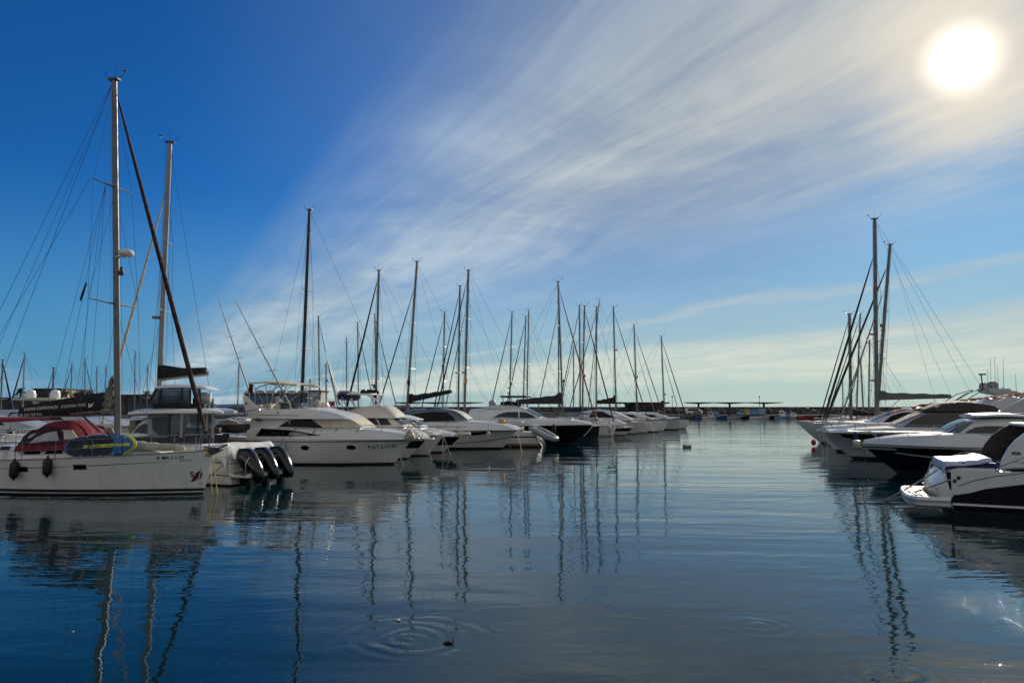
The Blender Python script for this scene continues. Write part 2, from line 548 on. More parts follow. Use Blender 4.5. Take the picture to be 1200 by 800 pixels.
# ------------------------------------------------------------------ hulls
class Hull:
    def __init__(s, L, B, fb, fs, ws=0.75, tm=0.42, p=2.2, q=0.8, rake=0.6, srake=0.0, flare_b=0.55, flare_m=0.93,
                 draft=0.45, sag=0.0, bowround=0.0):
        s.__dict__.update(locals())

    def half(s, t):
        ws, tm = s.ws, s.tm
        if t < tm:
            k = 1 - t / tm
            f = 1 - (1 - ws) * k * k
        else:
            k = min(1, (t - tm) / (1 - tm))
            f = max(0.0, 1 - k ** s.p) ** s.q
        return max(s.B / 2 * f, 0.012 + s.bowround * (0 if t < 1 else 1))

    def sheer(s, t):
        return s.fs + (s.fb - s.fs) * t ** 1.6 - s.sag * math.sin(PI * t)

    def pt(s, t, k):
        """k 0 at the bottom, 1 at the sheer"""
        z = -s.draft + (s.sheer(t) + s.draft) * k
        x0 = s.srake * (1 - k)
        x1 = s.L - s.rake * (1 - k) ** 1.15
        fl = s.flare_m + (s.flare_b - s.flare_m) * t ** 2.2
        kk = max(0.0, k)
        zw = s.draft / (s.sheer(t) + s.draft)
        if kk >= zw:
            g = fl + (1 - fl) * ((kk - zw) / (1 - zw)) ** 1.1
        else:
            g = fl * (1 - (1 - kk / zw) ** 2) ** 0.5 if zw > 0 else 0
        return Vector((x0 + (x1 - x0) * t, s.half(t) * g, z))

    def k_of(s, t, z):
        return (z + s.draft) / (s.sheer(t) + s.draft)

    def y(s, x, z):
        t = x / s.L
        for _ in range(6):
            k = min(1.0, max(0.0, s.k_of(min(1, max(0, t)), z)))
            x0 = s.srake * (1 - k)
            x1 = s.L - s.rake * (1 - k) ** 1.15
            t = min(1.0, max(0.0, (x - x0) / (x1 - x0)))
        return s.pt(t, min(1.0, max(0.0, s.k_of(t, z)))).y

    def build(s, parent, mats, bands, n=34, name='hull', rows=7):
        """bands: list of (z or fraction tuple, material index of the strip that ends there); last strip runs to the sheer"""
        mb = MB()
        ts = [i / (n - 1) for i in range(n)]
        ts = [1 - (1 - t) ** 1.35 for t in ts]
        side = []
        mis = []
        first = True
        levels = [('z', -s.draft, 0), ('z', -s.draft * 0.5, 0)]
        for kind, v, mi in bands:
            levels.append((kind, v, mi))
        full = []
        prev = None
        for lv in levels:
            if lv[0] == 'f' and prev is not None and prev[0] == 'f' and lv[1] - prev[1] > 0.2:
                m = max(2, int((lv[1] - prev[1]) / 0.14))
                for i in range(1, m):
                    full.append(('f', prev[1] + (lv[1] - prev[1]) * i / m, lv[2]))
            if lv[0] == 'f' and prev is not None and prev[0] == 'z' and lv[1] > 0.3:
                for i in range(1, 5):
                    full.append(('m', (prev[1], lv[1], i / 5), lv[2]))
            full.append(lv)
            prev = lv
        grid = []
        for t in ts:
            col = []
            for kind, v, mi in full:
                if kind == 'z':
                    k = s.k_of(t, v)
                elif kind == 'f':
                    k0 = s.k_of(t, 0)
                    k = k0 + (1 - k0) * v
                else:
                    z0, f1, a = v
                    k0 = s.k_of(t, 0)
                    ka, kb = s.k_of(t, z0), k0 + (1 - k0) * f1
                    k = ka + (kb - ka) * a
                col.append(s.pt(t, k))
            grid.append(col)
        m = len(full)
        for sgn in (-1, 1):
            for j in range(m - 1):
                V, F = [], []
                for i in range(n):
                    for jj in (j, j + 1):
                        p = grid[i][jj]
                        V.append((p.x, p.y * sgn, p.z))
                for i in range(n - 1):
                    F.append((2 * i, 2 * i + 2, 2 * i + 3, 2 * i + 1))
                mb.add(V, F, full[j + 1][2])
        # transom and stem closed strip by strip
        for i in (0, n - 1):
            for j in range(m - 1):
                a, b = grid[i][j], grid[i][j + 1]
                mb.add([(a.x, -a.y, a.z), (a.x, a.y, a.z), (b.x, b.y, b.z), (b.x, -b.y, b.z)], [(0, 1, 2, 3)], full[j + 1][2])
        bt = [grid[i][0] for i in range(n)]
        V = [(p.x, p.y, p.z) for p in bt] + [(p.x, -p.y, p.z) for p in bt]
        mb.add(V, [(i, i + 1, n + i + 1, n + i) for i in range(n - 1)], 0)
        return mb.build(name, mats, parent, angle=28)

    def deck(s, parent, m, drop=0.04, camber=0.06, t0=0.0, t1=0.999, name='deck', n=26, inset=0.01):
        mb = MB()
        V, F = [], []
        c = 7
        for i in range(n):
            t = t0 + (t1 - t0) * i / (n - 1)
            p = s.pt(t, 1)
            for j in range(c):
                a = -1 + 2 * j / (c - 1)
                V.append((p.x, a * max(0.004, p.y - inset), p.z - drop + camber * (1 - a * a)))
        for i in range(n - 1):
            for j in range(c - 1):
                F.append((i * c + j, (i + 1) * c + j, (i + 1) * c + j + 1, i * c + j + 1))
        mb.add(V, F)
        return mb.build(name, m, parent, angle=40)

    def toe(s, parent, m, r=0.025, name='toe_rail', t0=0.0, dz=0.0):
        mb = MB()
        for sg in (-1, 1):
            mb.tube([(q.x, q.y * sg, q.z + dz) for q in (s.pt(t0 + (1 - t0) * i / 24, 1) for i in range(25))], r, 5)
        return mb.build(name, m, parent)

    def rail(s, parent, t0, t1, h, n=6, r=0.014, lines=2, lean=0.0, inset=0.06, name='guard_rail', m=None, bowclose=True, sides=(-1, 1)):
        """stanchions and lines along the sheer from t0 to t1"""
        mb = MB()
        for sg in sides:
            tops = []
            for i in range(n):
                t = t0 + (t1 - t0) * i / (n - 1)
                p = s.pt(t, 1)
                b = Vector((p.x, sg * max(0.03, p.y - inset), p.z - 0.02))
                tp = b + Vector((lean, 0, h))
                mb.tube([b, tp], r, 5)
                tops.append((b, tp))
            for l in range(lines):
                k = 1 - l * 0.48
                pts = [b.lerp(tp, k) for b, tp in tops]
                mb.tube(pts, r * (0.9 if l == 0 else 0.55), 5)
        if bowclose:
            p = s.pt(t1, 1)
            q = s.pt(1, 1)
            y = max(0.03, p.y - inset)
            z = p.z - 0.02 + h
            mb.tube([(p.x + lean, -y, z), (q.x + 0.10 + lean, -y * 0.55, z + 0.02), (q.x + 0.18 + lean, 0, z + 0.02),
                     (q.x + 0.10 + lean, y * 0.55, z + 0.02), (p.x + lean, y, z)], r, 5)
        return mb.build(name, m or STEEL, parent)


def conform(bm2d, fy, off, step):
    """cut a flat x,z mesh into strips and lay it on the surface y = fy(x,z)"""
    xs = [v.co.x for v in bm2d.verts]
    zs = [v.co.z for v in bm2d.verts]
    for lo, hi, ax in ((min(xs), max(xs), Vector((1, 0, 0))), (min(zs), max(zs), Vector((0, 0, 1)))):
        k = lo + step
        while k < hi - 1e-4:
            bmesh.ops.bisect_plane(bm2d, geom=bm2d.verts[:] + bm2d.edges[:] + bm2d.faces[:], plane_co=ax * k, plane_no=ax)
            k += step


def decal(name, pts, fy, m, parent, side=-1, off=0.008, step=0.3, thick=0.0, label=None):
    """a glazed or painted panel, outline pts in x,z, lying on the surface y = side*fy(x,z)"""
    bm = bmesh.new()
    bm.faces.new([bm.verts.new((x, 0, z)) for x, z in pts])
    bmesh.ops.triangulate(bm, faces=bm.faces)
    conform(bm, fy, off, step)
    top = bm.verts[:]
    for v in top:
        v.co.y = side * (fy(v.co.x, v.co.z) + off)
    ed = [e for e in bm.edges if len(e.link_faces) == 1]
    r = bmesh.ops.extrude_edge_only(bm, edges=ed)
    for v in [g for g in r['geom'] if isinstance(g, bmesh.types.BMVert)]:
        v.co.y -= side * (off + 0.012)
    bmesh.ops.recalc_face_normals(bm, faces=bm.faces)
    me = bpy.data.meshes.new(name)
    bm.to_mesh(me)
    bm.free()
    me.materials.append(m)
    me.polygons.foreach_set('use_smooth', [True] * len(me.polygons))
    me.set_sharp_from_angle(angle=R(40))
    o = bpy.data.objects.new(name, me)
    COL.objects.link(o)
    o.parent = parent
    if label:
        o['label'] = label
    return o


def lettering(name, text, x, z, size, fy, m, parent, side=-1, flip=False, slope=0.0, off=0.006, shear=0.0, width=None, bold=0.0):
    """text laid on y = side*fy; flip for a side whose reading direction is -x"""
    cu = bpy.data.curves.new('text', 'FONT')
    cu.body = text
    cu.size = size
    cu.shear = shear
    cu.offset = bold
    cu.resolution_u = 2
    ob = bpy.data.objects.new('text', cu)
    COL.objects.link(ob)
    dg = bpy.context.evaluated_depsgraph_get()
    dg.update()
    me = bpy.data.meshes.new_from_object(ob.evaluated_get(dg))
    bpy.data.objects.remove(ob)
    bpy.data.curves.remove(cu)
    me.name = name
    xs = [v.co.x for v in me.vertices]
    w0 = max(xs) - min(xs)
    sx = width / w0 if width else 1.0
    for v in me.vertices:
        u, q = (v.co.x - min(xs)) * sx, v.co.y
        X = x - u if flip else x + u
        Z = z + q + slope * u
        v.co = (X, side * (fy(X, Z) + off), Z)
    me.materials.clear()
    me.materials.append(m)
    o = bpy.data.objects.new(name, me)
    COL.objects.link(o)
    o.parent = parent
    return o


def text_width(text, size):
    cu = bpy.data.curves.new('text', 'FONT')
    cu.body, cu.size = text, size
    ob = bpy.data.objects.new('text', cu)
    COL.objects.link(ob)
    dg = bpy.context.evaluated_depsgraph_get()
    dg.update()
    xs = [c[0] for c in ob.evaluated_get(dg).bound_box]
    bpy.data.objects.remove(ob)
    bpy.data.curves.remove(cu)
    return max(xs) - min(xs)


def line_of_words(name, text, x, z, size, fy, m, parent, side, slope, width, off):
    """one lettering part for each word"""
    tot = text_width(text, size)
    words = text.split(' ')
    for i, w in enumerate(words):
        ww = text_width(w, size)
        u = (text_width(' '.join(words[:i + 1]), size) - ww) / tot * width
        lettering(name, w, x + u, z + slope * u, size, fy, m, parent, side, slope=slope, width=ww / tot * width, off=off, bold=0.0015)


# ------------------------------------------------------------------ superstructures
class House:
    """a deckhouse lofted along x. stations: (x, z_bottom, z_top, half width bottom, half width top)"""

    def __init__(s, st, r=0.12, camber=0.06):
        s.st = st
        s.r, s.camber = r, camber

    def prm(s, x):
        return [interp([(a[0], a[k]) for a in s.st], x) for k in (1, 2, 3, 4)]

    def y(s, x, z):
        zb, zt, wb, wt = s.prm(x)
        k = min(1, max(0, (z - zb) / max(0.01, zt - zb)))
        return wb + (wt - wb) * k

    def ring(s, x):
        zb, zt, wb, wt = s.prm(x)
        h = zt - zb
        r = min(s.r, h * 0.45, wt * 0.45)
        pts = []
        ys = wt + (wb - wt) * (r / max(h, 0.02))
        right = [(wb, zb), (wb + (ys - wb) * 0.5, zb + (h - r) * 0.5), (ys, zt - r), (wt - r * 0.22, zt - r * 0.25), (wt - r, zt),
                 (wt * 0.5, zt + s.camber * 0.75), (0, zt + s.camber)]
        for y, z in right:
            pts.append(Vector((x, -y, z)))
        for y, z in reversed(right[:-1]):
            pts.append(Vector((x, y, z)))
        return pts

    def build(s, name, m, parent, sub=4, angle=35):
        mb = MB()
        xs = []
        for a, b in zip(s.st, s.st[1:]):
            for i in range(sub):
                xs.append(a[0] + (b[0] - a[0]) * i / sub)
        xs.append(s.st[-1][0])
        mb.rings([s.ring(x) for x in xs])
        return mb.build(name, m, parent, angle=angle)


def house_from_photo(F, bottom, top, wb, wt, yl, n=14):
    """stations from two pixel polylines measured on the near side plane y = yl; wb, wt as functions or numbers of u 0..1"""
    bp = sorted(F.poly(bottom, yl))
    tp = sorted(F.poly(top, yl))
    x0, x1 = max(bp[0][0], tp[0][0]), min(bp[-1][0], tp[-1][0])
    st = []
    for i in range(n):
        u = i / (n - 1)
        x = x0 + (x1 - x0) * u
        b = wb(u) if callable(wb) else wb
        t = wt(u) if callable(wt) else wt
        zb = interp(bp, x)
        st.append((x, zb, max(zb + 0.03, interp(tp, x)), b, t))
    return House(st)


def fender(loc, h, r, m, label, group=None, rope=0.5, cat='fender', name='fender'):
    o = empty(name, loc)
    mb = MB()
    mb.lathe((0, 0, 0), [(0.02, -h / 2 - 0.06), (0.035, -h / 2), (r * .75, -h / 2 + r * 0.35), (r, -h / 2 + r * 0.9), (r, h / 2 - r * 0.9),
                         (r * .75, h / 2 - r * 0.35), (0.035, h / 2), (0.03, h / 2 + 0.08)], 12)
    mb.build('fender_body', m, o)
    mb = MB()
    mb.tube([(0, 0, h / 2 + 0.05), (0.01, 0, h / 2 + rope)], 0.012, 5)
    mb.build('lanyard', RUBBER, o)
    return tag(o, label, cat, group)


def rope_line(a, b, sag, r, m, label, group=None, n=10, cat='mooring line'):
    a, b = Vector(a), Vector(b)
    pts = []
    for i in range(n + 1):
        u = i / n
        p = a.lerp(b, u)
        p.z -= sag * 4 * u * (1 - u)
        pts.append(p - a)
    mb = MB()
    mb.tube(pts, r, 6)
    o = mb.build('mooring_line', m)
    o.location = a
    return tag(o, label, cat, group)


# ------------------------------------------------------------------ water
def build_water():
    m = bpy.data.materials.new('harbour_water')
    m.use_nodes = True
    t = NT(m.node_tree)
    b = t.n['Principled BSDF']
    b.inputs['Base Color'].default_value = (0.0004, 0.017, 0.021, 1)
    b.inputs['Roughness'].default_value = 0.015
    b.inputs['IOR'].default_value = 1.333
    pos = t.add('ShaderNodeNewGeometry').outputs['Position']
    sp = t.add('ShaderNodeSeparateXYZ')
    t.l.new(pos, sp.inputs[0])
    x, y, z = sp.outputs
    dist = t.vm('LENGTH', pos)

    def warp(ax, ay, ang, off):
        c, s_ = math.cos(ang), math.sin(ang)
        px = t.m('ADD', t.m('MULTIPLY', x, c * ax), t.m('MULTIPLY', y, -s_ * ax))
        py = t.m('ADD', t.m('MULTIPLY', x, s_ * ay), t.m('MULTIPLY', y, c * ay))
        return t.comb(px, py, off)
    h1 = t.noise(warp(0.40, 1.0, R(8), 0.0), 0.55, 2, 0.45, 0.4)      # long low swell
    h2 = t.noise(warp(0.55, 1.5, R(-12), 5.0), 1.7, 2, 0.5, 0.3)      # ripples
    h3 = t.noise(warp(0.7, 1.6, R(22), 9.0), 5.0, 2, 0.5, 0.2)        # small ripples
    patch = t.smooth(t.noise(warp(0.5, 1.0, R(15), 2.0), 0.06, 2, 0.5), 0.38, 0.62, 0.35, 1.15)
    hh = t.m('ADD', t.m('MULTIPLY', h1, 0.028), t.m('MULTIPLY', t.m('MULTIPLY', h2, patch), 0.0086))
    hh = t.m('ADD', hh, t.m('MULTIPLY', t.m('MULTIPLY', h3, patch), 0.0013))

    def ring(cx, cy, r0, k, amp):
        dx, dy = t.m('SUBTRACT', x, cx), t.m('SUBTRACT', y, cy)
        r = t.m('SQRT', t.m('ADD', t.m('MULTIPLY', dx, dx), t.m('MULTIPLY', dy, dy)))
        env = t.m('MULTIPLY', t.smooth(r, r0, r0 * 0.15), amp)
        wb = t.noise(t.comb(x, y, cx), 1.6, 3, 0.55)
        env = t.m('MULTIPLY', env, t.smooth(t.noise(t.comb(x, y, cx + 3.0), 1.1, 2), 0.34, 0.62, 0.12, 1.25))
        rr = t.m('ADD', r, t.m('MULTIPLY', wb, 0.34))
        return t.m('MULTIPLY', t.m('SINE', t.m('MULTIPLY', t.m('POWER', rr, 0.9), k)), env)
    h4 = t.noise(warp(0.22, 1.3, R(4), 13.0), 0.8, 3, 0.55, 0.6)      # drawn out wind streaks
    streak = t.smooth(t.noise(warp(0.10, 0.42, R(6), 17.0), 0.5, 2, 0.5), 0.44, 0.66)
    hh = t.m('ADD', hh, t.m('MULTIPLY', t.m('MULTIPLY', h4, streak), 0.023))
    # scattered cat's-paws that catch the sun
    h5 = t.smooth(t.noise(warp(0.8, 1.0, R(20), 21.0), 24.0, 1, 0.4), 0.63, 0.80)
    paw = t.smooth(t.noise(warp(0.7, 1.0, R(-20), 27.0), 0.5, 2, 0.5), 0.36, 0.72)
    hh = t.m('ADD', hh, t.m('MULTIPLY', t.m('MULTIPLY', h5, paw), 0.0020))
    for a in RINGS:
        hh = t.m('ADD', hh, ring(*a))
    bump = t.add('ShaderNodeBump')
    bump.inputs['Distance'].default_value = 1.0
    t.put(bump.inputs['Strength'], 1.0)
    t.l.new(hh, bump.inputs['Height'])
    t.l.new(bump.outputs[0], b.inputs['Normal'])
    me = bpy.data.meshes.new('water')
    xs = [-2500, -400, -60, 0, 60, 400, 2500]
    ys = [-300, -20, 0, 20, 60, 200, 600, 3000]
    V = [(a, c, 0) for c in ys for a in xs]
    n = len(xs)
    F = [(j * n + i, j * n + i + 1, (j + 1) * n + i + 1, (j + 1) * n + i) for j in range(len(ys) - 1) for i in range(n - 1)]
    me.from_pydata(V, [], F)
    me.materials.append(m)
    o = bpy.data.objects.new('water', me)
    COL.objects.link(o)
    o['kind'] = 'structure'
    return o


RINGS = [(-1.30, 9.75, 1.45, 26.0, 0.0023), (0.75, 7.0, 1.1, 24.0, 0.0020), (4.3, 8.4, 1.3, 26.0, 0.0022), (3.4, 10.3, 0.9, 28.0, 0.0016)]
build_water()


# ------------------------------------------------------------------ breakwater and shore are further down; first the boats
PWIN = mat('pale_plastic_window', (0.42, 0.42, 0.42), 0.15, var=0.15, scale=2)
CH = math.cos(R(12))


def rig(root, mx, z0, rake, H, bowx, bowz, sternx, sternz, hb, r=0.08, m=None, spreaders=(0.35, 0.68), furl=None, fr=0.06,
        fhead=0.97, boom=None, boomz=2.4, boomrise=0.0, cover=None, cdrop=0.35, crise=0.5, wires=True, radar=None, lights=(),
        vane=True, wr=0.012, spw=None, inner=False, cover_flag=False, flag=None):
    """mast, boom and standing rigging in boat coordinates"""
    m = m or ALU

    def mp(k):
        return Vector((mx + rake * k, 0, z0 + (H - z0) * k))
    mb = MB()
    mb.tube([mp(0), mp(0.5), mp(0.9), mp(1.0)], [r * 1.05, r, r * 0.92, r * 0.85], 10, flat=0.75)
    mast = mb.build('mast', m, root, angle=50)
    mb = MB()
    mb.box((0, 0, 0), (0.001, 0.001, 0.001))
    if vane:
        t = mp(1)
        v = MB()
        v.box(t + Vector((0, 0, 0.02)), (r * 3.4, r * 1.6, 0.07))
        v.tube([t + Vector((-r, 0, 0.05)), t + Vector((-r - 0.28, 0, 0.20)), t + Vector((-r - 0.30, 0, 0.42))], 0.014, 5)
        v.tube([t + Vector((r, 0, 0.05)), t + Vector((r + 0.30, 0, 0.16)), t + Vector((r + 0.33, 0, 0.30))], 0.014, 5)
        v.box(t + Vector((r + 0.33, 0, 0.33)), (0.20, 0.02, 0.05))
        v.tube([t + Vector((0, 0.03, 0.05)), t + Vector((0.02, 0.03, 0.75))], 0.007, 4)
        v.build('wind_vane', STRIPE, mast)
    sp_tips = []
    for i, k in enumerate(spreaders):
        w = (spw or hb * 0.78) * (1 - 0.22 * i)
        p = mp(k)
        tips = [p + Vector((-0.10, s * w, 0.06)) for s in (-1, 1)]
        sp_tips.append(tips)
        s_ = MB()
        for q in tips:
            s_.tube([p, q], [0.038, 0.022], 6)
        s_.build('spreader', m, mast)
    if wires:
        for s in (0, 1):
            sg = -1 if s == 0 else 1
            cp = Vector((mx - 0.25, sg * hb, bowz * 0.55 + sternz * 0.45))
            w_ = MB()
            w_.tube([cp] + [t[s] for t in sp_tips] + [mp(fhead)], wr, 4)
            w_.build('shroud', WIRE, root)
            w_ = MB()
            w_.tube([Vector((mx + 0.35, sg * hb * 0.95, cp.z)), mp((spreaders[0] if spreaders else 0.5) - 0.01)], wr, 4)
            w_.build('shroud', WIRE, root)
            if len(sp_tips) > 1:
                w_ = MB()
                w_.tube([sp_tips[0][s], mp(spreaders[1] - 0.01)], wr * 0.9, 4)
                w_.build('shroud', WIRE, root)
        w_ = MB()
        w_.tube([Vector((sternx, 0, sternz)), mp(0.995)], wr, 4)
        w_.build('backstay', WIRE, root)
        w_ = MB()
        w_.tube([mp(0.05) + Vector((r + 0.06, 0.05, 0)), mp(0.98) + Vector((r + 0.03, 0.03, 0))], wr * 0.8, 4)
        w_.tube([mp(0.06) + Vector((-r - 0.15, -0.05, 0)), mp(0.97) + Vector((-r - 0.02, -0.02, 0))], wr * 0.7, 4)
        w_.build('halyard', WIRE, mast)
    fh = mp(fhead)
    ft = Vector((bowx, 0, bowz))
    w_ = MB()
    w_.tube([ft, fh], wr * 1.1, 4)
    fs = w_.build('forestay', WIRE, root)
    if furl is not None:
        w_ = MB()
        ks = [0.05, 0.08, 0.3, 0.6, 0.85, 0.93, 0.955]
        w_.tube([ft.lerp(fh, k) for k in ks], [fr * q for q in (0.5, 0.95, 1.0, 0.85, 0.62, 0.45, 0.25)], 8)
        w_.lathe(ft.lerp(fh, 0.035), [(0.03, -0.09), (0.10, -0.08), (0.10, -0.04), (0.045, -0.02), (0.045, 0.02), (0.10, 0.04), (0.10, 0.08), (0.03, 0.09)], 10)
        w_.build('furled_sail', furl, root)
    if inner:
        w_ = MB()
        a, b = Vector((mx + (bowx - mx) * 0.72, 0, bowz)), mp(0.80)
        w_.tube([a, b], wr, 4)
        ks = [0.05, 0.3, 0.6, 0.9]
        w_.tube([a.lerp(b, k) for k in ks], [fr * 0.5, fr * 0.8, fr * 0.6, fr * 0.3], 7)
        w_.build('inner_stay', GSAIL, root)
    if boom:
        k0 = (boomz - z0) / (H - z0)
        b0 = mp(k0) + Vector((-r, 0, 0))
        b1 = b0 + Vector((-boom, 0, boomrise))
        w_ = MB()
        w_.tube([b0, b0.lerp(b1, 0.5), b1], [0.075, 0.08, 0.065], 8)
        bo = w_.build('boom', m, root)
        w_ = MB()
        w_.tube([b1 + Vector((0.1, 0, 0)), mp(0.99)], wr * 0.8, 4)
        w_.build('topping_lift', WIRE, root)
        w_ = MB()
        w_.tube([b0.lerp(b1, 0.75), Vector((b0.lerp(b1, 0.75).x - 0.1, 0.0, sternz + 0.4))], 0.02, 5)
        w_.tube([b0.lerp(b1, 0.3), mp(max(0.01, k0 - 0.09)) + Vector((-r, 0, 0))], 0.025, 5)
        w_.build('mainsheet', WIRE, root)
        if cover is not None:
            w_ = MB()
            rg = []
            n = 16
            for i in range(n + 1):
                u = i / n
                p = b0.lerp(b1, u * 0.98)
                hgt = crise * ((1 - u) * 0.62 + 0.38) + 0.03 * math.sin(u * 23)
                if u < 0.08:
                    hgt *= 1.25
                wd = 0.16 * (1 - 0.45 * u) + 0.02 * math.sin(u * 31 + 1)
                if i in (0, n):
                    wd *= 0.5
                q = []
                for a, zz in ((0.55, -0.10), (1.0, 0.02), (0.95, hgt * 0.35), (0.7, hgt * 0.75), (0.2, hgt)):
                    q.append(p + Vector((0, -wd * a, zz)))
                for a, zz in ((0.2, hgt), (0.7, hgt * 0.75), (0.95, hgt * 0.35), (1.0, 0.02), (0.55, -0.10)):
                    q.append(p + Vector((0, wd * a, zz)))
                rg.append(q)
            w_.rings(rg)
            co = w_.build('sail_cover', cover, root, angle=55)
    if radar:
        for k, kind in radar:
            p = mp(k)
            w_ = MB()
            if kind == 'dome':
                c = p + Vector((r + 0.32, 0, 0))
                w_.lathe(c, [(0.05, -0.12), (0.22, -0.11), (0.27, -0.06), (0.28, 0.02), (0.24, 0.09), (0.14, 0.13), (0.02, 0.14)], 16)
                w_.box(p + Vector((r + 0.10, 0, -0.13)), (0.34, 0.18, 0.04))
                w_.build('radar_dome', WHITE, mast)
            elif kind == 'light':
                w_.lathe(p + Vector((r + 0.10, 0, 0)), [(0.02, -0.16), (0.09, -0.14), (0.10, -0.02), (0.06, 0.06), (0.06, 0.16), (0.02, 0.18)], 10)
                w_.build('steaming_light', STRIPE, mast)
            elif kind == 'box':
                w_.box(p + Vector((r + 0.16, 0, 0)), (0.34, 0.30, 0.12))
                w_.box(p + Vector((r + 0.02, 0, -0.05)), (0.3, 0.10, 0.05))
                w_.build('radar_bracket', ALU, mast)
    if flag is not None:
        w_ = MB()
        p = sp_tips[0][1] if sp_tips else mp(0.5)
        k = flag[0]
        q = Vector((p.x - 0.05, p.y * 0.8, p.z - k))
        w_.tube([p.lerp(mp(0.35), 0.15), Vector((q.x, q.y, sternz))], 0.006, 4)
        w_.rings([[q + Vector((0, 0, 0)), q + Vector((-0.34, 0.04, -0.10)), q + Vector((-0.34, 0.05, -0.09)), q + Vector((0, 0.01, 0.0))],
                  [q + Vector((0, 0, -0.42)), q + Vector((-0.28, -0.05, -0.60)), q + Vector((-0.28, -0.04, -0.60)), q + Vector((0, 0.01, -0.42))]])
        w_.build('courtesy_flag', flag[1], mast)
    return mast, mp


def sail_cabin(root, hull, x0, x1, h, w, m=WHITE, wins=3, glass=GLASS):
    st = []
    for i in range(9):
        u = i / 8
        x = x0 + (x1 - x0) * u
        zb = hull.sheer(x / hull.L) - 0.06
        hh = h * (1 - max(0, (u - 0.45) / 0.55) ** 1.6 * 0.92)
        ww = w * (1 - max(0, (u - 0.3) / 0.7) ** 2 * 0.62)
        st.append((x, zb, zb + max(0.06, hh + 0.06), ww, ww * 0.84))
    H = House(st, r=0.1, camber=0.07)
    c = H.build('cabin', m, root)
    for s in (-1, 1):
        for i in range(wins):
            a = x0 + (x1 - x0) * (0.10 + 0.5 * i / wins)
            b = a + (x1 - x0) * 0.5 / wins * 0.78
            zb, zt = H.prm((a + b) / 2)[0], H.prm((a + b) / 2)[1]
            lo, hi = zb + (zt - zb) * 0.42, zb + (zt - zb) * 0.74
            decal('cabin_window', [(a, lo), (b, lo + 0.02), (b - 0.05, hi), (a + 0.06, hi)], H.y, glass, c, s, step=0.4)
    return H, c


SAILS = {}


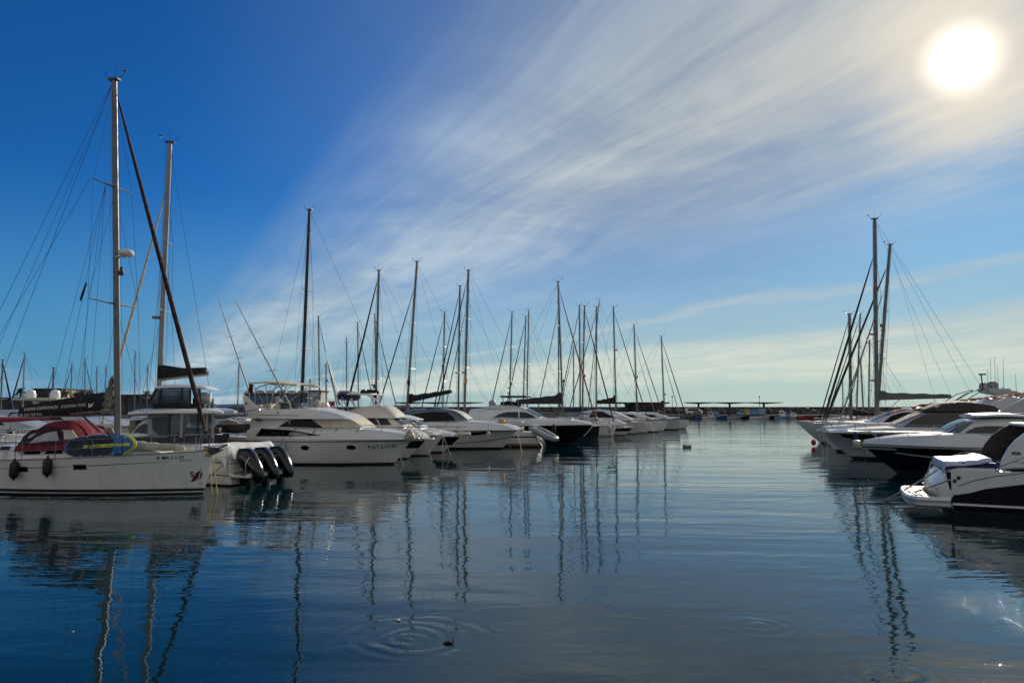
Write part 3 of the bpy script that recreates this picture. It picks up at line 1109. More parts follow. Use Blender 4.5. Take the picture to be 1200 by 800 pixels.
def sailboat(label, base, top, Y, dirn, L, B=None, fb=1.25, fs=1.05, hm=None, mfrac=0.57, group='sailing boats moored in the marina', stripe=1,
             cover=None, furl=None, boomf=0.36, crise=0.5, boomrise=0.0, boomz=None, r=0.085, m=None, spr=(0.36, 0.68), fr=0.07, bimini=None, hood=None,
             near=True, bow_px=None, heading=None, furlhead=0.97, wires=True, radar=None, flag=None, inner=False, srake=0.35, wr=0.012, wheel=True, vane=True,
             rake_bow=0.7, ws=0.72, spw=None):
    """a moored sailing boat set out from its mast: mast foot and head in the photo, distance and the way its bow points"""
    B = B or L * 0.30
    hm = hm or WHITE
    hd = heading if heading is not None else (-12 if dirn > 0 else 168)
    h = R(hd)
    d = Vector((math.cos(h), math.sin(h), 0))
    mb_ = at(base[0], base[1], Y)
    mt = at(top[0], top[1], Y)
    if bow_px is not None:
        bx = at(bow_px, 500, Y - (math.sin(R(12)) * 4 if dirn > 0 else -0.8)).x
        fore = abs((bx - mb_.x) / d.x)
        mfrac = max(0.5, min(0.72, 1 - fore / L))
    mx = L * mfrac
    loc = Vector((mb_.x, mb_.y, 0)) - d * mx
    root = empty('sailing_boat', loc, h)
    hull = Hull(L, B, fb, fs, ws=ws, rake=rake_bow, srake=srake, flare_b=0.62, flare_m=0.9, tm=0.45, p=2.0, q=0.9)
    hull.build(root, [hm, ANTIF, STRIPE], [('z', 0.04, 1), ('z', 0.08, 0), ('z', 0.16, 2), ('f', 1.0, 0)], n=26)
    hull.deck(root, DECK)
    H, cab = sail_cabin(root, hull, L * 0.34, L * 0.80, 0.42, B * 0.36)
    hull.rail(root, 0.03, 0.93, 0.62, n=7, inset=0.07, r=0.013)
    if stripe:
        for s in (-1, 1):
            z = [hull.sheer(t) for t in (0.06, 0.5, 0.94)]
            decal('sheer_stripe', [(L * .06, z[0] - .20), (L * .5, z[1] - .20), (L * .93, z[2] - .20), (L * .93, z[2] - .165), (L * .5, z[1] - .165), (L * .06, z[0] - .165)],
                  hull.y, STRIPE if stripe == 1 else BLUEP, root, s, off=0.005, step=0.7)
    z0 = H.prm(mx)[1]
    sternz = fs
    rig(root, mx, z0, (mt.x - mb_.x) / d.x, mt.z, L - 0.25, fb + 0.05, 0.15, sternz, B * 0.44, r=r, m=m, spreaders=spr, furl=furl, fr=fr, boom=L * boomf,
        boomz=boomz or 2.35, boomrise=boomrise, cover=cover, crise=crise, wires=wires, radar=radar, flag=flag, inner=inner, fhead=furlhead, wr=wr, vane=vane, spw=spw)
    if hood is not None:
        st = []
        x0, x1 = L * 0.31, L * 0.47
        zb = H.prm(x1)[1] - 0.12
        for i in range(8):
            u = i / 7
            hh = (0.55, 0.66, 0.72, 0.72, 0.66, 0.52, 0.32, 0.1)[i]
            st.append((x0 + (x1 - x0) * u, zb, zb + hh, B * 0.34, B * 0.26))
        hd_ = House(st, r=0.3, camber=0.05)
        ho = hd_.build('sprayhood', hood, root)
        for s in (-1, 1):
            decal('hood_window', [(x0 + 0.25, zb + .15), (x1 - .45, zb + .15), (x1 - .55, zb + .38), (x0 + .35, zb + .45)], hd_.y, PWIN, ho, s, off=0.012)
    if bimini is not None:
        q = MB()
        x0, x1, zt = L * 0.08, L * 0.27, fs + 1.95
        rg = []
        for i in range(7):
            u = i / 6
            x = x0 + (x1 - x0) * u
            up = 0.10 * math.sin(PI * u)
            rg.append([Vector((x, B * 0.34 * a, zt + up + 0.12 * (1 - a * a) + dz)) for a, dz in
                       ((-1, 0), (-.5, 0), (0, 0), (.5, 0), (1, 0), (1, -.04), (.5, -.03), (0, -.03), (-.5, -.03), (-1, -.04))])
        q.rings(rg)
        bi = q.build('bimini', bimini, root, angle=50)
        q = MB()
        for s in (-1, 1):
            for xa in (x0 + 0.05, x1 - 0.05):
                q.tube([((x0 + x1) / 2, s * B * 0.36, fs), (xa, s * B * 0.34, zt)], 0.016, 5)
        q.build('bimini_frame', STEEL, bi)
    if wheel and near:
        q = MB()
        q.box((L * 0.14, 0, fs + 0.35), (0.25, 0.3, 0.9))
        pts = [(L * 0.125, 0.42 * math.cos(a), fs + 0.85 + 0.42 * math.sin(a)) for a in [2 * PI * i / 16 for i in range(17)]]
        q.tube(pts, 0.016, 5)
        q.build('steering_wheel', STEEL, root)
    tag(root, label, 'sailboat', group)
    SAILS[label] = (root, hull, H)
    return root, hull, H


# the yacht in front ------------------------------------------------------------
def front_yacht():
    F = Frame(251, 527, 25.6, -12, 11.6)
    L, B = 11.6, 3.7
    root = F.root('sailing_yacht')
    hull = Hull(L, B, 1.52, 1.10, ws=0.78, rake=0.50, srake=0.45, flare_b=0.66, flare_m=0.9, tm=0.42, p=2.1, q=0.92)
    hull.build(root, [WHITE, ANTIF, STRIPE], [('z', 0.06, 1), ('z', 0.095, 0), ('z', 0.20, 2), ('f', 1.0, 0)], n=44)
    hull.deck(root, DECK)
    hull.toe(root, WOOD, 0.022)
    hy = hull.y
    # sheer line, broken where the fender hangs
    for a, b in ((2.6, 5.05), (5.55, 7.2), (7.75, 10.35), (10.62, 11.0)):
        for s in (-1, 1):
            za, zb = hull.sheer(a / L) - 0.30, hull.sheer(b / L) - 0.30
            decal('sheer_stripe', [(a, za - .014), (b, zb - .004), (b, zb + .010), (a, za + .014)], hy, STRIPE, root, s, off=0.004, step=0.5)
    for s in (-1, 1):
        for x, w in ((7.30, 0.38), (4.95, 0.62)):
            z = hull.sheer(x / L) - 0.33
            fr = decal('hull_window', [(x, z - .055), (x + w, z - .045), (x + w, z + .075), (x, z + .065)], hy, GLASS, root, s, off=0.012)
            decal('window_frame', [(x - .04, z - .09), (x + w + .04, z - .08), (x + w + .04, z + .11), (x - .04, z + .10)], hy, STEEL, fr, s, off=0.006)
    x, _ = F.at(168, 535, -1.5)
    lettering('registration', '6ª MA-1-1-22', x, hull.sheer(x / L) - 0.21, 0.17, hy, LETTER, root, -1, width=0.80, slope=0.02, bold=0.004)
    # red emblem near the bow: S with a leaping dolphin under a sail
    x, z = F.at(213.5, 566, -0.7)
    lettering('emblem', 'S', x, z + 0.18, 0.26, hy, LOGOR, root, -1, bold=0.008)
    decal('emblem', [(x - .02, z), (x + .12, z + .03), (x + .24, z + .16), (x + .27, z + .30), (x + .36, z + .50), (x + .25, z + .36), (x + .17, z + .33), (x + .12, z + .20), (x + .06, z + .08)],
          hy, LOGOR, root, -1, off=0.006)
    decal('emblem', [(x + .17, z + .02), (x + .30, z + .12), (x + .36, z + .28), (x + .33, z + .36), (x + .30, z + .28), (x + .27, z + .15)], hy, LOGOR, root, -1, off=0.006)
    lettering('emblem', 'sailing', x + 0.22, z - 0.075, 0.06, hy, LOGOR, root, -1)
    # coachroof
    st = []
    x0, x1 = F.at(20, 522)[0], F.at(196, 522)[0]
    for i in range(12):
        u = i / 11
        xx = x0 + (x1 - x0) * u
        zb = hull.sheer(xx / L) - 0.06
        hh = 0.44 - 0.06 * u if u < 0.6 else (0.404 * (1 - ((u - 0.6) / 0.4) ** 1.5) + 0.03)
        ww = 1.18 - 0.12 * u - max(0, u - 0.55) * 1.3
        st.append((xx, zb, zb + hh + 0.06, ww, ww * 0.84))
    H = House(st, r=0.12, camber=0.06)
    cab = H.build('cabin', WHITE, root)
    for s in (-1, 1):
        for a, b in ((0.22, 0.33), (0.36, 0.47), (0.5, 0.58)):
            xa, xb = x0 + (x1 - x0) * a, x0 + (x1 - x0) * b
            z = H.prm(xa)[0] + 0.20
            decal('cabin_window', [(xa, z), (xb, z + .02), (xb - .06, z + .17), (xa + .05, z + .17)], H.y, GLASSB, cab, s)
        xa = x0 + (x1 - x0) * 0.62
        z = H.prm(xa)[0] + 0.09
        decal('hatch', [(x0 + .3, z + .15), (x0 + .75, z + .16), (x0 + .72, z + .30), (x0 + .36, z + .29)], H.y, GLASS, cab, s)
    # cockpit coaming, table and wheel
    mb = MB()
    for s in (-1, 1):
        mb.box((2.2, s * 1.15, 1.28), (3.6, 0.28, 0.34))
    mb.box((1.2, 0, 1.02), (2.0, 1.7, 0.12))
    mb.build('cockpit_coaming', WHITE, root, bevel=0.05)
    mb = MB()
    mb.box((1.35, 0, 1.55), (0.25, 0.28, 0.9))
    pts = [(1.18, 0.55 * math.cos(a), 1.95 + 0.55 * math.sin(a)) for a in [2 * PI * i / 20 for i in range(21)]]
    mb.tube(pts, 0.018, 6)
    for i in range(3):
        a = PI * i / 3
        mb.tube([(1.18, 0.55 * math.cos(a), 1.95 + 0.55 * math.sin(a)), (1.18, -0.55 * math.cos(a), 1.95 - 0.55 * math.sin(a))], 0.012, 5)
    mb.build('steering_wheel', STEEL, root)
    # sprayhood
    tops = [(26, 509), (33, 501.5), (42, 496), (52, 493), (62, 492), (69, 493.5), (76, 497), (82, 502), (87, 508), (92, 516)]
    st = []
    for px, py in tops:
        xx, zz = F.at(px, py, -0.9)[0], F.at(px, py, 0.0)[1]
        zb = hull.sheer(xx / L) + 0.26
        k = min(1, (zz - zb) / 0.9 + 0.25)
        st.append((xx, zb, max(zb + 0.06, zz - 0.10), 1.22, 0.80 + 0.16 * k))
    HD = House(st, r=0.42, camber=0.12)
    hood = HD.build('sprayhood', REDC, root, angle=50)
    pl = lambda pts: F.poly(pts, -1.12)
    for s in (-1, 1):
        decal('hood_shade', pl([(21, 521), (24, 511), (33, 504), (58, 499.5), (69, 501.5), (73, 514), (73, 521)]), HD.y, MAROON, hood, s, off=0.012, step=0.2)  # maroon sheet puts the shade on the red hood's sides into colour
        decal('hood_window', pl([(35, 519.5), (41, 512.5), (53, 507), (64, 505), (69, 515.5)]), HD.y, PWIN, hood, s, off=0.022, step=0.2)
        decal('hood_window', pl([(31, 513.5), (33, 510), (40, 507), (40, 509), (35, 513)]), HD.y, PWIN, hood, s, off=0.022, step=0.2)
        decal('hood_window', pl([(71, 504), (80, 504), (85, 512.5), (84, 514), (74, 514.5)]), HD.y, CREAMC, hood, s, off=0.02, step=0.2)
    mb = MB()
    a = F.at(15, 524)[0]
    b = F.at(29, 504)
    for y0 in (-1.15, 1.15):
        mb.tube([(a, y0, 1.2), (b[0] - 0.05, y0 * 0.82, b[1] - 0.15)], 0.018, 5)
        mb.tube([(a + 0.25, y0, 1.2), (b[0] + 0.02, y0 * 0.82, b[1] - 0.15)], 0.018, 5)
    mb.tube([(b[0] - 0.03, -0.95, b[1] - 0.15), (b[0] - 0.03, -0.5, b[1] + 0.04), (b[0] - 0.03, 0.5, b[1] + 0.04), (b[0] - 0.03, 0.95, b[1] - 0.15)], 0.02, 5)
    mb.build('hood_frame', STEEL, hood)
    # rig
    mx, mz = F.at(138, 516)
    tx, tz = F.at(134, 94)
    _, bz = F.at(124, 484)
    bl = F.at(132, 480)[0] - F.at(24, 480)[0]
    mast, mp = rig(root, mx, mz, tx - mx, tz, F.at(246, 505)[0], 1.62, 0.2, 1.15, 1.55, r=0.125, m=ALU, spreaders=(0.365, 0.69), furl=MAROON, fr=0.085, fhead=0.985,
                   boom=None, wr=0.008, spw=1.25, radar=((0.505, 'dome'), (0.455, 'light')))
    # boom and lettered cover
    mb = MB()
    b0 = Vector((mx - 0.12, 0, F.at(132, 485)[1]))
    b1 = Vector((mx - bl, 0, F.at(24, 487)[1]))
    mb.tube([b0, b1], 0.07, 8)
    mb.build('boom', ALU, root)
    mb = MB()
    up = [(24, 478.5), (30, 476), (60, 469.5), (90, 464.5), (112, 461), (124, 459)]
    lo = [(24, 488), (30, 488.5), (60, 487.5), (90, 486), (112, 485), (124, 484)]
    rg = []
    n = 24
    u_l, l_l = F.poly(up), F.poly(lo)
    CV = []
    for i in range(n + 1):
        xx = u_l[0][0] + (u_l[-1][0] - u_l[0][0]) * i / n
        zt, zb = interp(u_l, xx), interp(l_l, xx)
        wd = 0.10 + 0.08 * i / n + 0.012 * math.sin(i * 1.7)
        CV.append((xx, zb, zt, wd))
        rg.append([Vector((xx, sg * wd * a, zb + (zt - zb) * k)) for sg, a, k in
                   ((-1, .5, 0), (-1, 1, .12), (-1, 1.08, .4), (-1, .85, .75), (-1, .2, 1), (1, .2, 1), (1, .85, .75), (1, 1.08, .4), (1, 1, .12), (1, .5, 0))])
    mb.rings(rg)
    cov = mb.build('sail_cover', CHAR, root, angle=55)

    def cy(x, z):
        zb, zt, wd = (interp([(c[0], c[k]) for c in CV], x) for k in (1, 2, 3))
        return wd * interp([(0, .5), (.12, 1), (.4, 1.08), (.75, .85), (1, .2)], (z - zb) / max(.05, zt - zb))
    xa, za = F.at(31, 481.2)
    xb, zb_ = F.at(105, 475.8)
    line_of_words('cover_lettering', 'SAILING EXPERIENCES · DOLPHIN TRIPS', xa, za, 0.155, cy, LETTERW, cov, -1, (zb_ - za) / (xb - xa), xb - xa, 0.014)
    xa, za = F.at(26, 487.6)
    xb, zb_ = F.at(52, 486.6)
    line_of_words('cover_lettering', '34 625 774 013', xa, za, 0.135, cy, LETTERW, cov, -1, (zb_ - za) / (xb - xa), xb - xa, 0.014)
    xa, za = F.at(86, 485.6)
    xb, zb_ = F.at(124, 482.6)
    lettering('cover_lettering', 'southolesails.com', xa, za, 0.12, cy, LETTERW, cov, -1, slope=(zb_ - za) / (xb - xa), width=(xb - xa), off=0.014)
    e = F.poly([(108, 477.5), (111, 476.8), (113, 474.5), (113.3, 471), (112, 473), (110, 474), (108.2, 472), (109.3, 475)])
    decal('cover_emblem', e, cy, LETTERW, cov, -1, off=0.012)
    # bunched sail by the mast
    mb = MB()
    rnd = random.Random(4)
    rg = []
    for i in range(14):
        u = i / 13
        px = 128.5 + 4.5 * u ** 3
        c = F.at(px, 485 - 44 * u)
        wd = (0.26 * (1 - u) ** 0.7 + 0.03) * (1 + 0.22 * math.sin(i * 2.3))
        rg.append([Vector((c[0] + wd * 0.95 * math.cos(a) - 0.02, wd * 0.8 * math.sin(a), c[1] + 0.04 * rnd.uniform(-1, 1))) for a in [2 * PI * k / 10 for k in range(10)]])
    mb.rings(rg)
    mb.build('bunched_sail', mat('weathered_sail', (.25, .24, .17), .85, var=.35, scale=7, bump=.03, bscale=9), root, angle=60)
    # tackle from boom to deck, lazy lines
    mb = MB()
    p = F.at(97, 487)
    q = F.at(118, 507)
    mb.tube([(p[0], 0, p[1]), (q[0], 0, q[1])], 0.035, 6)
    mb.build('boom_vang', STRIPE, root)
    mb = MB()
    for px, py in ((89, 420), (106, 425), (71, 430), (55, 448)):
        a = F.at(px, 484)
        mb.tube([(a[0], -0.1, a[1]), mp(0.69) + Vector((-0.12, -0.35, 0))], 0.008, 4)
    mb.build('lazy_line', WIRE, root)
    mb = MB()
    for s in (-1, 1):
        mb.tube([(0.15, s * 0.9, 1.1), mp(0.99) + Vector((-0.1, 0, 0))], 0.011, 4)
    mb.tube([(0.5, -1.1, 1.1), mp(0.69) + Vector((0, -1.2, 0))], 0.009, 4)
    mb.build('running_backstay', WIRE, root)
    mb = MB()
    a = F.at(93, 352, -1.2)
    b = F.at(100, 331, -1.2)
    mb.tube([(a[0], -1.15, a[1]), ((a[0] + b[0]) / 2 - 0.03, -1.15, (a[1] + b[1]) / 2 - 0.08), (b[0], -1.15, b[1])], [0.035, 0.045, 0.03], 6)
    mb.build('furled_flag', MAROON, mast)
    # rails
    hull.rail(root, 0.02, 0.90, 0.62, n=9, inset=0.07, r=0.013)
    mb = MB()
    for s in (-1, 1):
        mb.tube([(0.25, s * 1.25, 1.1), (0.2, s * 1.25, 1.8), (1.1, s * 1.5, 1.8)], 0.016, 6)
        mb.tube([(1.1, s * 1.5, 1.1), (1.1, s * 1.5, 1.8)], 0.016, 6)
    mb.build('pushpit', STEEL, root)
    mb = MB()
    for s in (-1, 1):
        mb.tube([(10.6, s * 0.42, 1.48), (10.75, s * 0.44, 2.05), (11.45, s * 0.15, 2.10)], 0.016, 6)
        mb.tube([(11.2, s * 0.25, 1.5), (11.3, s * 0.22, 2.08)], 0.016, 6)
    mb.tube([(11.45, -0.15, 2.10), (11.55, 0, 2.11), (11.45, 0.15, 2.10)], 0.016, 6)
    mb.build('pulpit', STEEL, root)
    # anchor on its roller
    mb = MB()
    mb.box((11.55, 0, 1.53), (0.7, 0.16, 0.06))
    mb.tube([(11.2, 0, 1.62), (11.75, 0, 1.58), (12.15, 0, 1.74)], 0.03, 6)
    mb.prism([(11.55, 1.60), (11.35, 1.44), (11.05, 1.18), (11.35, 1.30), (11.62, 1.40), (11.86, 1.52)], -0.14, 0.14)
    mb.build('anchor', STRIPE, root)
    mb = MB()
    mb.ball((11.45, -0.16, 1.40), 0.07, 10, sz=1.2)
    mb.build('anchor_tag', YELLOW, root)
    tag(root, 'white sailing yacht in front with red sprayhood and lettered charcoal sail cover', 'sailboat')

    # things it carries
    for px, py, n_ in ((16.5, 550.5, 'dark red fender hanging by the left picture edge on the front white yacht'),
                       (55.5, 547.0, 'dark red fender hanging over the long hull window of the front white yacht')):
        yl = -1.98
        xx, zz = F.at(px, py, yl)
        yl = -(hy(xx, 0.9) + 0.17)
        xx, zz = F.at(px, py, yl)
        fender(F.w(xx, yl, zz), 0.62, 0.145, REDF, n_, 'dark red fenders on the front yacht', rope=0.62)
    # paddle board on edge along the lifelines
    cx_, cz = F.at(116.5, 522.5, -1.55)
    t = cx_ / L
    yl = -(hull.pt(t, 1).y - 0.20)
    cx_, cz = F.at(116.5, 522.5, yl)
    o = empty('paddle_board', F.w(cx_, yl, cz), F.h)
    o.rotation_euler = (R(-8), R(-3.2), F.h)
    a, b = 1.40, 0.40

    def outline(sx, sz, n=40):
        pts = []
        for i in range(n):
            th = 2 * PI * i / n
            c, s = math.cos(th), math.sin(th)
            e = 0.82 if c < 0 else 0.95
            pts.append((a * sx * math.copysign(abs(c) ** 0.85, c), b * sz * math.copysign(abs(s) ** e, s)))
        return pts
    mb = MB()
    ol = outline(1, 1)
    rg = []
    for y, k in ((-0.06, 0.965), (-0.045, 1.0), (0.0, 1.012), (0.045, 1.0), (0.06, 0.965)):
        rg.append([Vector((p[0] * k, y, p[1] * k)) for p in ol])
    mb.rings(rg)
    bd = mb.build('board_body', BOARDB, o, angle=40)

    def flat(nm, pts, m_, off, par=bd):
        return decal(nm, pts, lambda x, z: 0.06, m_, par, -1, off=off, step=9)
    pad = [(-1.28, -.10), (-1.2, -.22), (-.9, -.315), (-.2, -.34), (.42, -.34), (.60, -.20), (.64, 0), (.60, .20), (.42, .34), (-.2, .34), (-.9, .315), (-1.2, .22), (-1.28, .10)]
    flat('deck_pad', pad, BOARDD, 0.006)
    flat('stripe', [(-.62, -.055), (.65, -.055), (.65, .055), (-.58, .055)], LIME, 0.010)
    flat('stripe', [(.70, -.045), (1.28, -.05), (1.28, .05), (.70, .045)], LIME, 0.010)
    flat('mark', [(-.44, -.05), (-.36, -.05), (-.28, .05), (-.36, .05)], BOARDD, 0.013)
    flat('mark', [(-.20, -.04), (.12, -.015), (.10, .01), (-.10, .005)], BOARDD, 0.013)
    lettering('board_lettering', 'coasto', .30, -.03, 0.11, lambda x, z: 0.06, BOARDD, bd, -1, off=0.014)
    for x, z in ((-.66, -.345), (.12, -.345), (.62, -.27), (.92, -.24), (-.48, .345), (.30, .345), (.76, .29), (1.02, .24)):
        mb = MB()
        mb.lathe((x, -0.066, z), [(0.03, 0), (0.03, -0.006)], 10, axis='y')
        mb.build('grommet', PALEB, bd)
    mb = MB()
    nose = [(1.0 + 0 * i, 0) for i in range(1)]
    seg = [p for p in outline(1.0, 1.0, 80) if p[0] > 0.98]
    seg.sort(key=lambda p: math.atan2(p[1], p[0]))
    mb.tube([(p[0] * 1.008, 0.0, p[1] * 1.008) for p in seg], 0.062, 8)
    mb.build('rail_edge', LIME, bd)
    mb = MB()
    for x in (-.25, .98):
        mb.tube([(x, -0.085, -.40), (x + .01, -0.09, .36)], 0.008, 5)
    mb.build('lashing', RUBBER, o)
    tag(o, 'blue and lime paddle board tied on edge along the front yacht lifelines', 'paddle board')
    # rolled tan sail on the foredeck
    mb = MB()
    a, b = F.at(161, 521.5), F.at(222, 527)
    n = 14
    rg = []
    for i in range(n + 1):
        u = i / n
        xx = a[0] + (b[0] - a[0]) * u
        zz = hull.sheer(xx / L) + 0.34 - 0.22 * u
        rr = (0.19 * (1 - 0.45 * u)) * (1 + 0.10 * math.sin(i * 2.1)) * (0.5 if i in (0, n) else 1)
        rg.append([Vector((xx, -0.62 + 0.35 * u + 1.25 * rr * math.cos(k), zz + rr * math.sin(k))) for k in [2 * PI * j / 10 for j in range(10)]])
    mb.rings(rg)
    o = mb.build('rolled_sail', SAILC, None, angle=60)
    o.location, o.rotation_euler = F.loc, (0, 0, F.h)
    tag(o, 'tan rolled sail bundle lying on the foredeck of the front yacht', 'sail bundle')
    for i, (p, q, lb) in enumerate((((247, 545), (249, 588), 'yellow mooring rope dropping straight into the water at the front yacht bow'),
                                    ((250, 535), (256, 590), 'yellow mooring rope slanting right into the water from the front yacht bow'))):
        pa = at(p[0], p[1], 25.8)
        pb = at(q[0], q[1], 25.8 - i * 0.4)
        pb.z = -0.3
        rope_line(pa, pb, 0.05, 0.016, YROPE, lb, 'yellow ropes at the front yacht bow')
    return F, hull


FA, HA = front_yacht()


# ------------------------------------------------------------------ motor boats on the left
MOT = 'motor boats moored along the left side'


def tapered(a, b, k0=0.5, p=2.0):
    return lambda u: a + (b - a) * max(0, (u - k0) / (1 - k0)) ** p


def screen_front(H, name, m, parent, x0, x1, lo=0.08, hi=0.88, off=0.014, n=10, cut=1.0, inset=0.05):
    """curved front glazing lying on the sloping front of a house between stations x0 and x1"""
    mb = MB()
    V, F = [], []
    rows = 6
    for i in range(rows):
        x = x0 + (x1 - x0) * i / (rows - 1)
        zb, zt, wb, wt = H.prm(x)
        for j in range(n):
            a = -1 + 2 * j / (n - 1)
            w = (wt - H.r * 0.25 - inset) * cut
            V.append((x + off * 0.7, a * w, zt + H.camber * (1 - (a * w / max(wt, .01)) ** 2) + off))
    for i in range(rows - 1):
        for j in range(n - 1):
            F.append((i * n + j, i * n + j + 1, (i + 1) * n + j + 1, (i + 1) * n + j))
    mb.add(V, F)
    return mb.build(name, m, parent, angle=60)


def mirror_decals(name, pts, H, m, parent, off=0.012, step=0.3):
    for s in (-1, 1):
        decal(name, pts, H.y, m, parent, s, off=off, step=step)


def bow_rails(F, hull, root, t0, t1, h, n, lean=0.25, r=0.016, inset=0.10, name='bow_rail', lines=1):
    return hull.rail(root, t0, t1, h, n=n, r=r, lines=lines, lean=lean, inset=inset, name=name)


# ---- the flybridge cruiser with two outrigger poles
def flybridge_cruiser():
    F = Frame(482, 517, 38.8, -12, 10.6)
    L, B = 10.6, 3.7
    root = F.root('flybridge_cruiser')
    hull = Hull(L, B, 1.40, 1.38, ws=0.9, rake=1.35, flare_b=0.42, flare_m=0.93, tm=0.45, p=2.3, q=0.85, sag=0.04)
    hull.build(root, [WHITE, ANTIF, STRIPE, CREAM], [('z', 0.10, 1), ('f', 0.26, 0), ('f', 0.275, 3), ('f', 0.60, 0), ('f', 0.615, 3), ('f', 0.895, 0), ('f', 0.93, 2), ('f', 1.0, 0)], n=40)
    hull.deck(root, DECK)
    hy = hull.y
    yl = -1.78
    # bulwark and deckhouse
    top = [(288, 503), (296, 500.3), (341, 501.5), (377, 503.5), (416, 502.5), (440, 505), (462, 509), (474, 513.5)]
    H1 = house_from_photo(F, [(286, 514), (474, 516)], top, lambda u: 1.74 - max(0, u - .55) ** 1.6 * 4.6, lambda u: 1.66 - max(0, u - .5) ** 1.5 * 4.0, yl, n=16)
    h1 = H1.build('deckhouse', WHITE, root)
    P = lambda pts: F.poly(pts, yl)
    mirror_decals('side_window', P([(299, 511), (305, 501.8), (341, 503.8), (376, 510), (339, 511)]), H1, GLASS, h1)
    for s in (-1, 1):
        decal('window_blind', P([(338, 507.5), (341, 505.5), (358, 508.2), (361, 509.3), (355, 510.3), (338, 509.8)]), H1.y, GREYF, h1, s, off=0.02)
    H2 = house_from_photo(F, [(290, 503), (416, 503)], [(290, 489), (400, 489.5), (417, 502)], lambda u: 1.55 - 0.35 * u ** 2, lambda u: 1.45 - 0.42 * u ** 2, yl, n=14)
    h2 = H2.build('saloon', WHITE, root)
    mirror_decals('saloon_window', P([(323, 500), (331, 494.5), (341, 491.5), (360, 491), (375, 501.5)]), H2, GLASS, h2)
    mirror_decals('screen_cover', P([(361, 491), (400, 490), (416, 501.3), (390, 502.5), (377, 502)]), H2, CREAMC, h2, off=0.016)
    screen_front(H2, 'screen_cover', CREAMC, h2, F.at(399, 490, yl)[0], F.at(415, 501, yl)[0], off=0.03)
    H3 = house_from_photo(F, [(287, 490), (403, 491)], [(287, 479), (341, 479.5), (356, 477.5), (370, 480), (388, 484), (398, 487.5), (403, 490.4)],
                          lambda u: 1.70 - max(0, u - .5) ** 2 * 1.6, lambda u: 1.62 - max(0, u - .45) ** 2 * 1.9, yl, n=18)
    H3.r = 0.2
    h3 = H3.build('flybridge', WHITE, root)
    mirror_decals('trim_line', P([(302, 485.6), (348, 486.6), (348, 487.2), (302, 486.3)]), H3, STRIPE, h3, off=0.008)
    mirror_decals('vent', P([(323, 482.6), (325, 482.6), (325, 484.4), (323, 484.4)]), H3, STRIPE, h3, off=0.01)
    mirror_decals('grille', P([(298, 491.5), (303, 491.5), (303, 492.7), (298, 492.7)]), H2, STRIPE, h2, off=0.25)
    for s in (-1, 1):
        mb = MB()
        w = P([(283, 463.5), (287, 463.5), (293, 470), (302, 478), (303, 481), (303, 490), (288, 490), (285, 477)])
        mb.prism(w, s * 1.70, s * 1.56)
        wing = mb.build('flybridge_wing', WHITE, root, bevel=0.04)
        if s < 0:
            for k in ([(286.5, 471), (288.6, 471.4), (288.3, 474.5), (287, 474)], [(285.8, 481.6), (299, 479.6), (299, 480.3), (286, 482.4)], [(288.5, 484), (290, 484), (290, 486), (288.5, 486)]):
                decal('wing_marking', P(k), lambda x, z: 1.70, STRIPE, wing, -1, off=0.008, step=9)
    # flybridge furniture
    g = MB()
    for px, w, h, y, d in ((306, 9, 5.5, .7, .9), (318, 10, 6.5, .0, 1.0), (332, 12, 8, -.55, 1.0), (330, 10, 7, .6, .9)):
        c = F.at(px, 479, y)
        g.box((c[0], y, c[1] + h * .023), (w * .045, d, h * .046), taper=0.8)
    g.build('flybridge_seats', CREAMC, root, bevel=0.06)
    g = MB()
    x0, z0 = F.at(340, 479, -1.3)
    pts = []
    V, Fc = [], []
    for j in range(13):
        a = -PI * .5 + PI * j / 12
        V += [(x0 - .5 + .9 * math.cos(a), 1.3 * math.sin(a), z0 - .05), (x0 - .75 + .8 * math.cos(a), 1.2 * math.sin(a), z0 + .34)]
    Fc = [(2 * i, 2 * i + 2, 2 * i + 3, 2 * i + 1) for i in range(12)]
    g.add(V, Fc)
    g.build('wind_deflector', SMOKE, root, solid=0.01)
    # bimini
    g = MB()
    a, b = F.at(293, 447.5, -1.3), F.at(348, 449.5, -1.3)
    rg = []
    for i in range(11):
        u = i / 10
        x = a[0] + (b[0] - a[0]) * u
        z = a[1] + (b[1] - a[1]) * u + 0.10 * math.sin(PI * min(1, u * 1.1)) - 0.05
        rg.append([Vector((x, 1.35 * q, z + 0.10 * (1 - q * q) + dz)) for q, dz in ((-1, 0), (-.5, 0), (0, 0), (.5, 0), (1, 0), (1, -.08), (.5, -.04), (0, -.04), (-.5, -.04), (-1, -.08))])
    g.rings(rg)
    bi = g.build('bimini', CREAMC, root, angle=50)
    for s in (-1, 1):
        g = MB()
        f = F.at(314, 480, s * 1.4)
        m_ = F.at(311, 456, s * 1.4)
        g.tube([(f[0], s * 1.4, f[1]), (a[0] + .1, s * 1.33, a[1])], 0.02, 6)
        g.tube([(f[0], s * 1.4, f[1]), (a[0] + .95, s * 1.33, a[1] + .05)], 0.02, 6)
        g.tube([(f[0] + .7, s * 1.4, f[1]), (b[0] - .6, s * 1.33, b[1])], 0.02, 6)
        g.tube([(f[0] + .2, s * 1.4, f[1] + .5), (b[0] - .1, s * 1.33, b[1])], 0.018, 6)
        g.build('bimini_frame', STEEL, bi)
    g = MB()
    a1, a2 = F.at(299, 471, -0.9), F.at(299, 457, -0.9)
    a3 = F.at(315, 452, -0.9)
    for y in (-.9, .9):
        g.tube([(a1[0], y, a1[1] - .5), (a2[0], y, a2[1]), (a2[0] + .25, y, a2[1] + .2), (a3[0], y, a3[1] + .1)], 0.03, 6)
    g.tube([(a3[0], -.9, a3[1] + .1), (a3[0], .9, a3[1] + .1)], 0.03, 6)
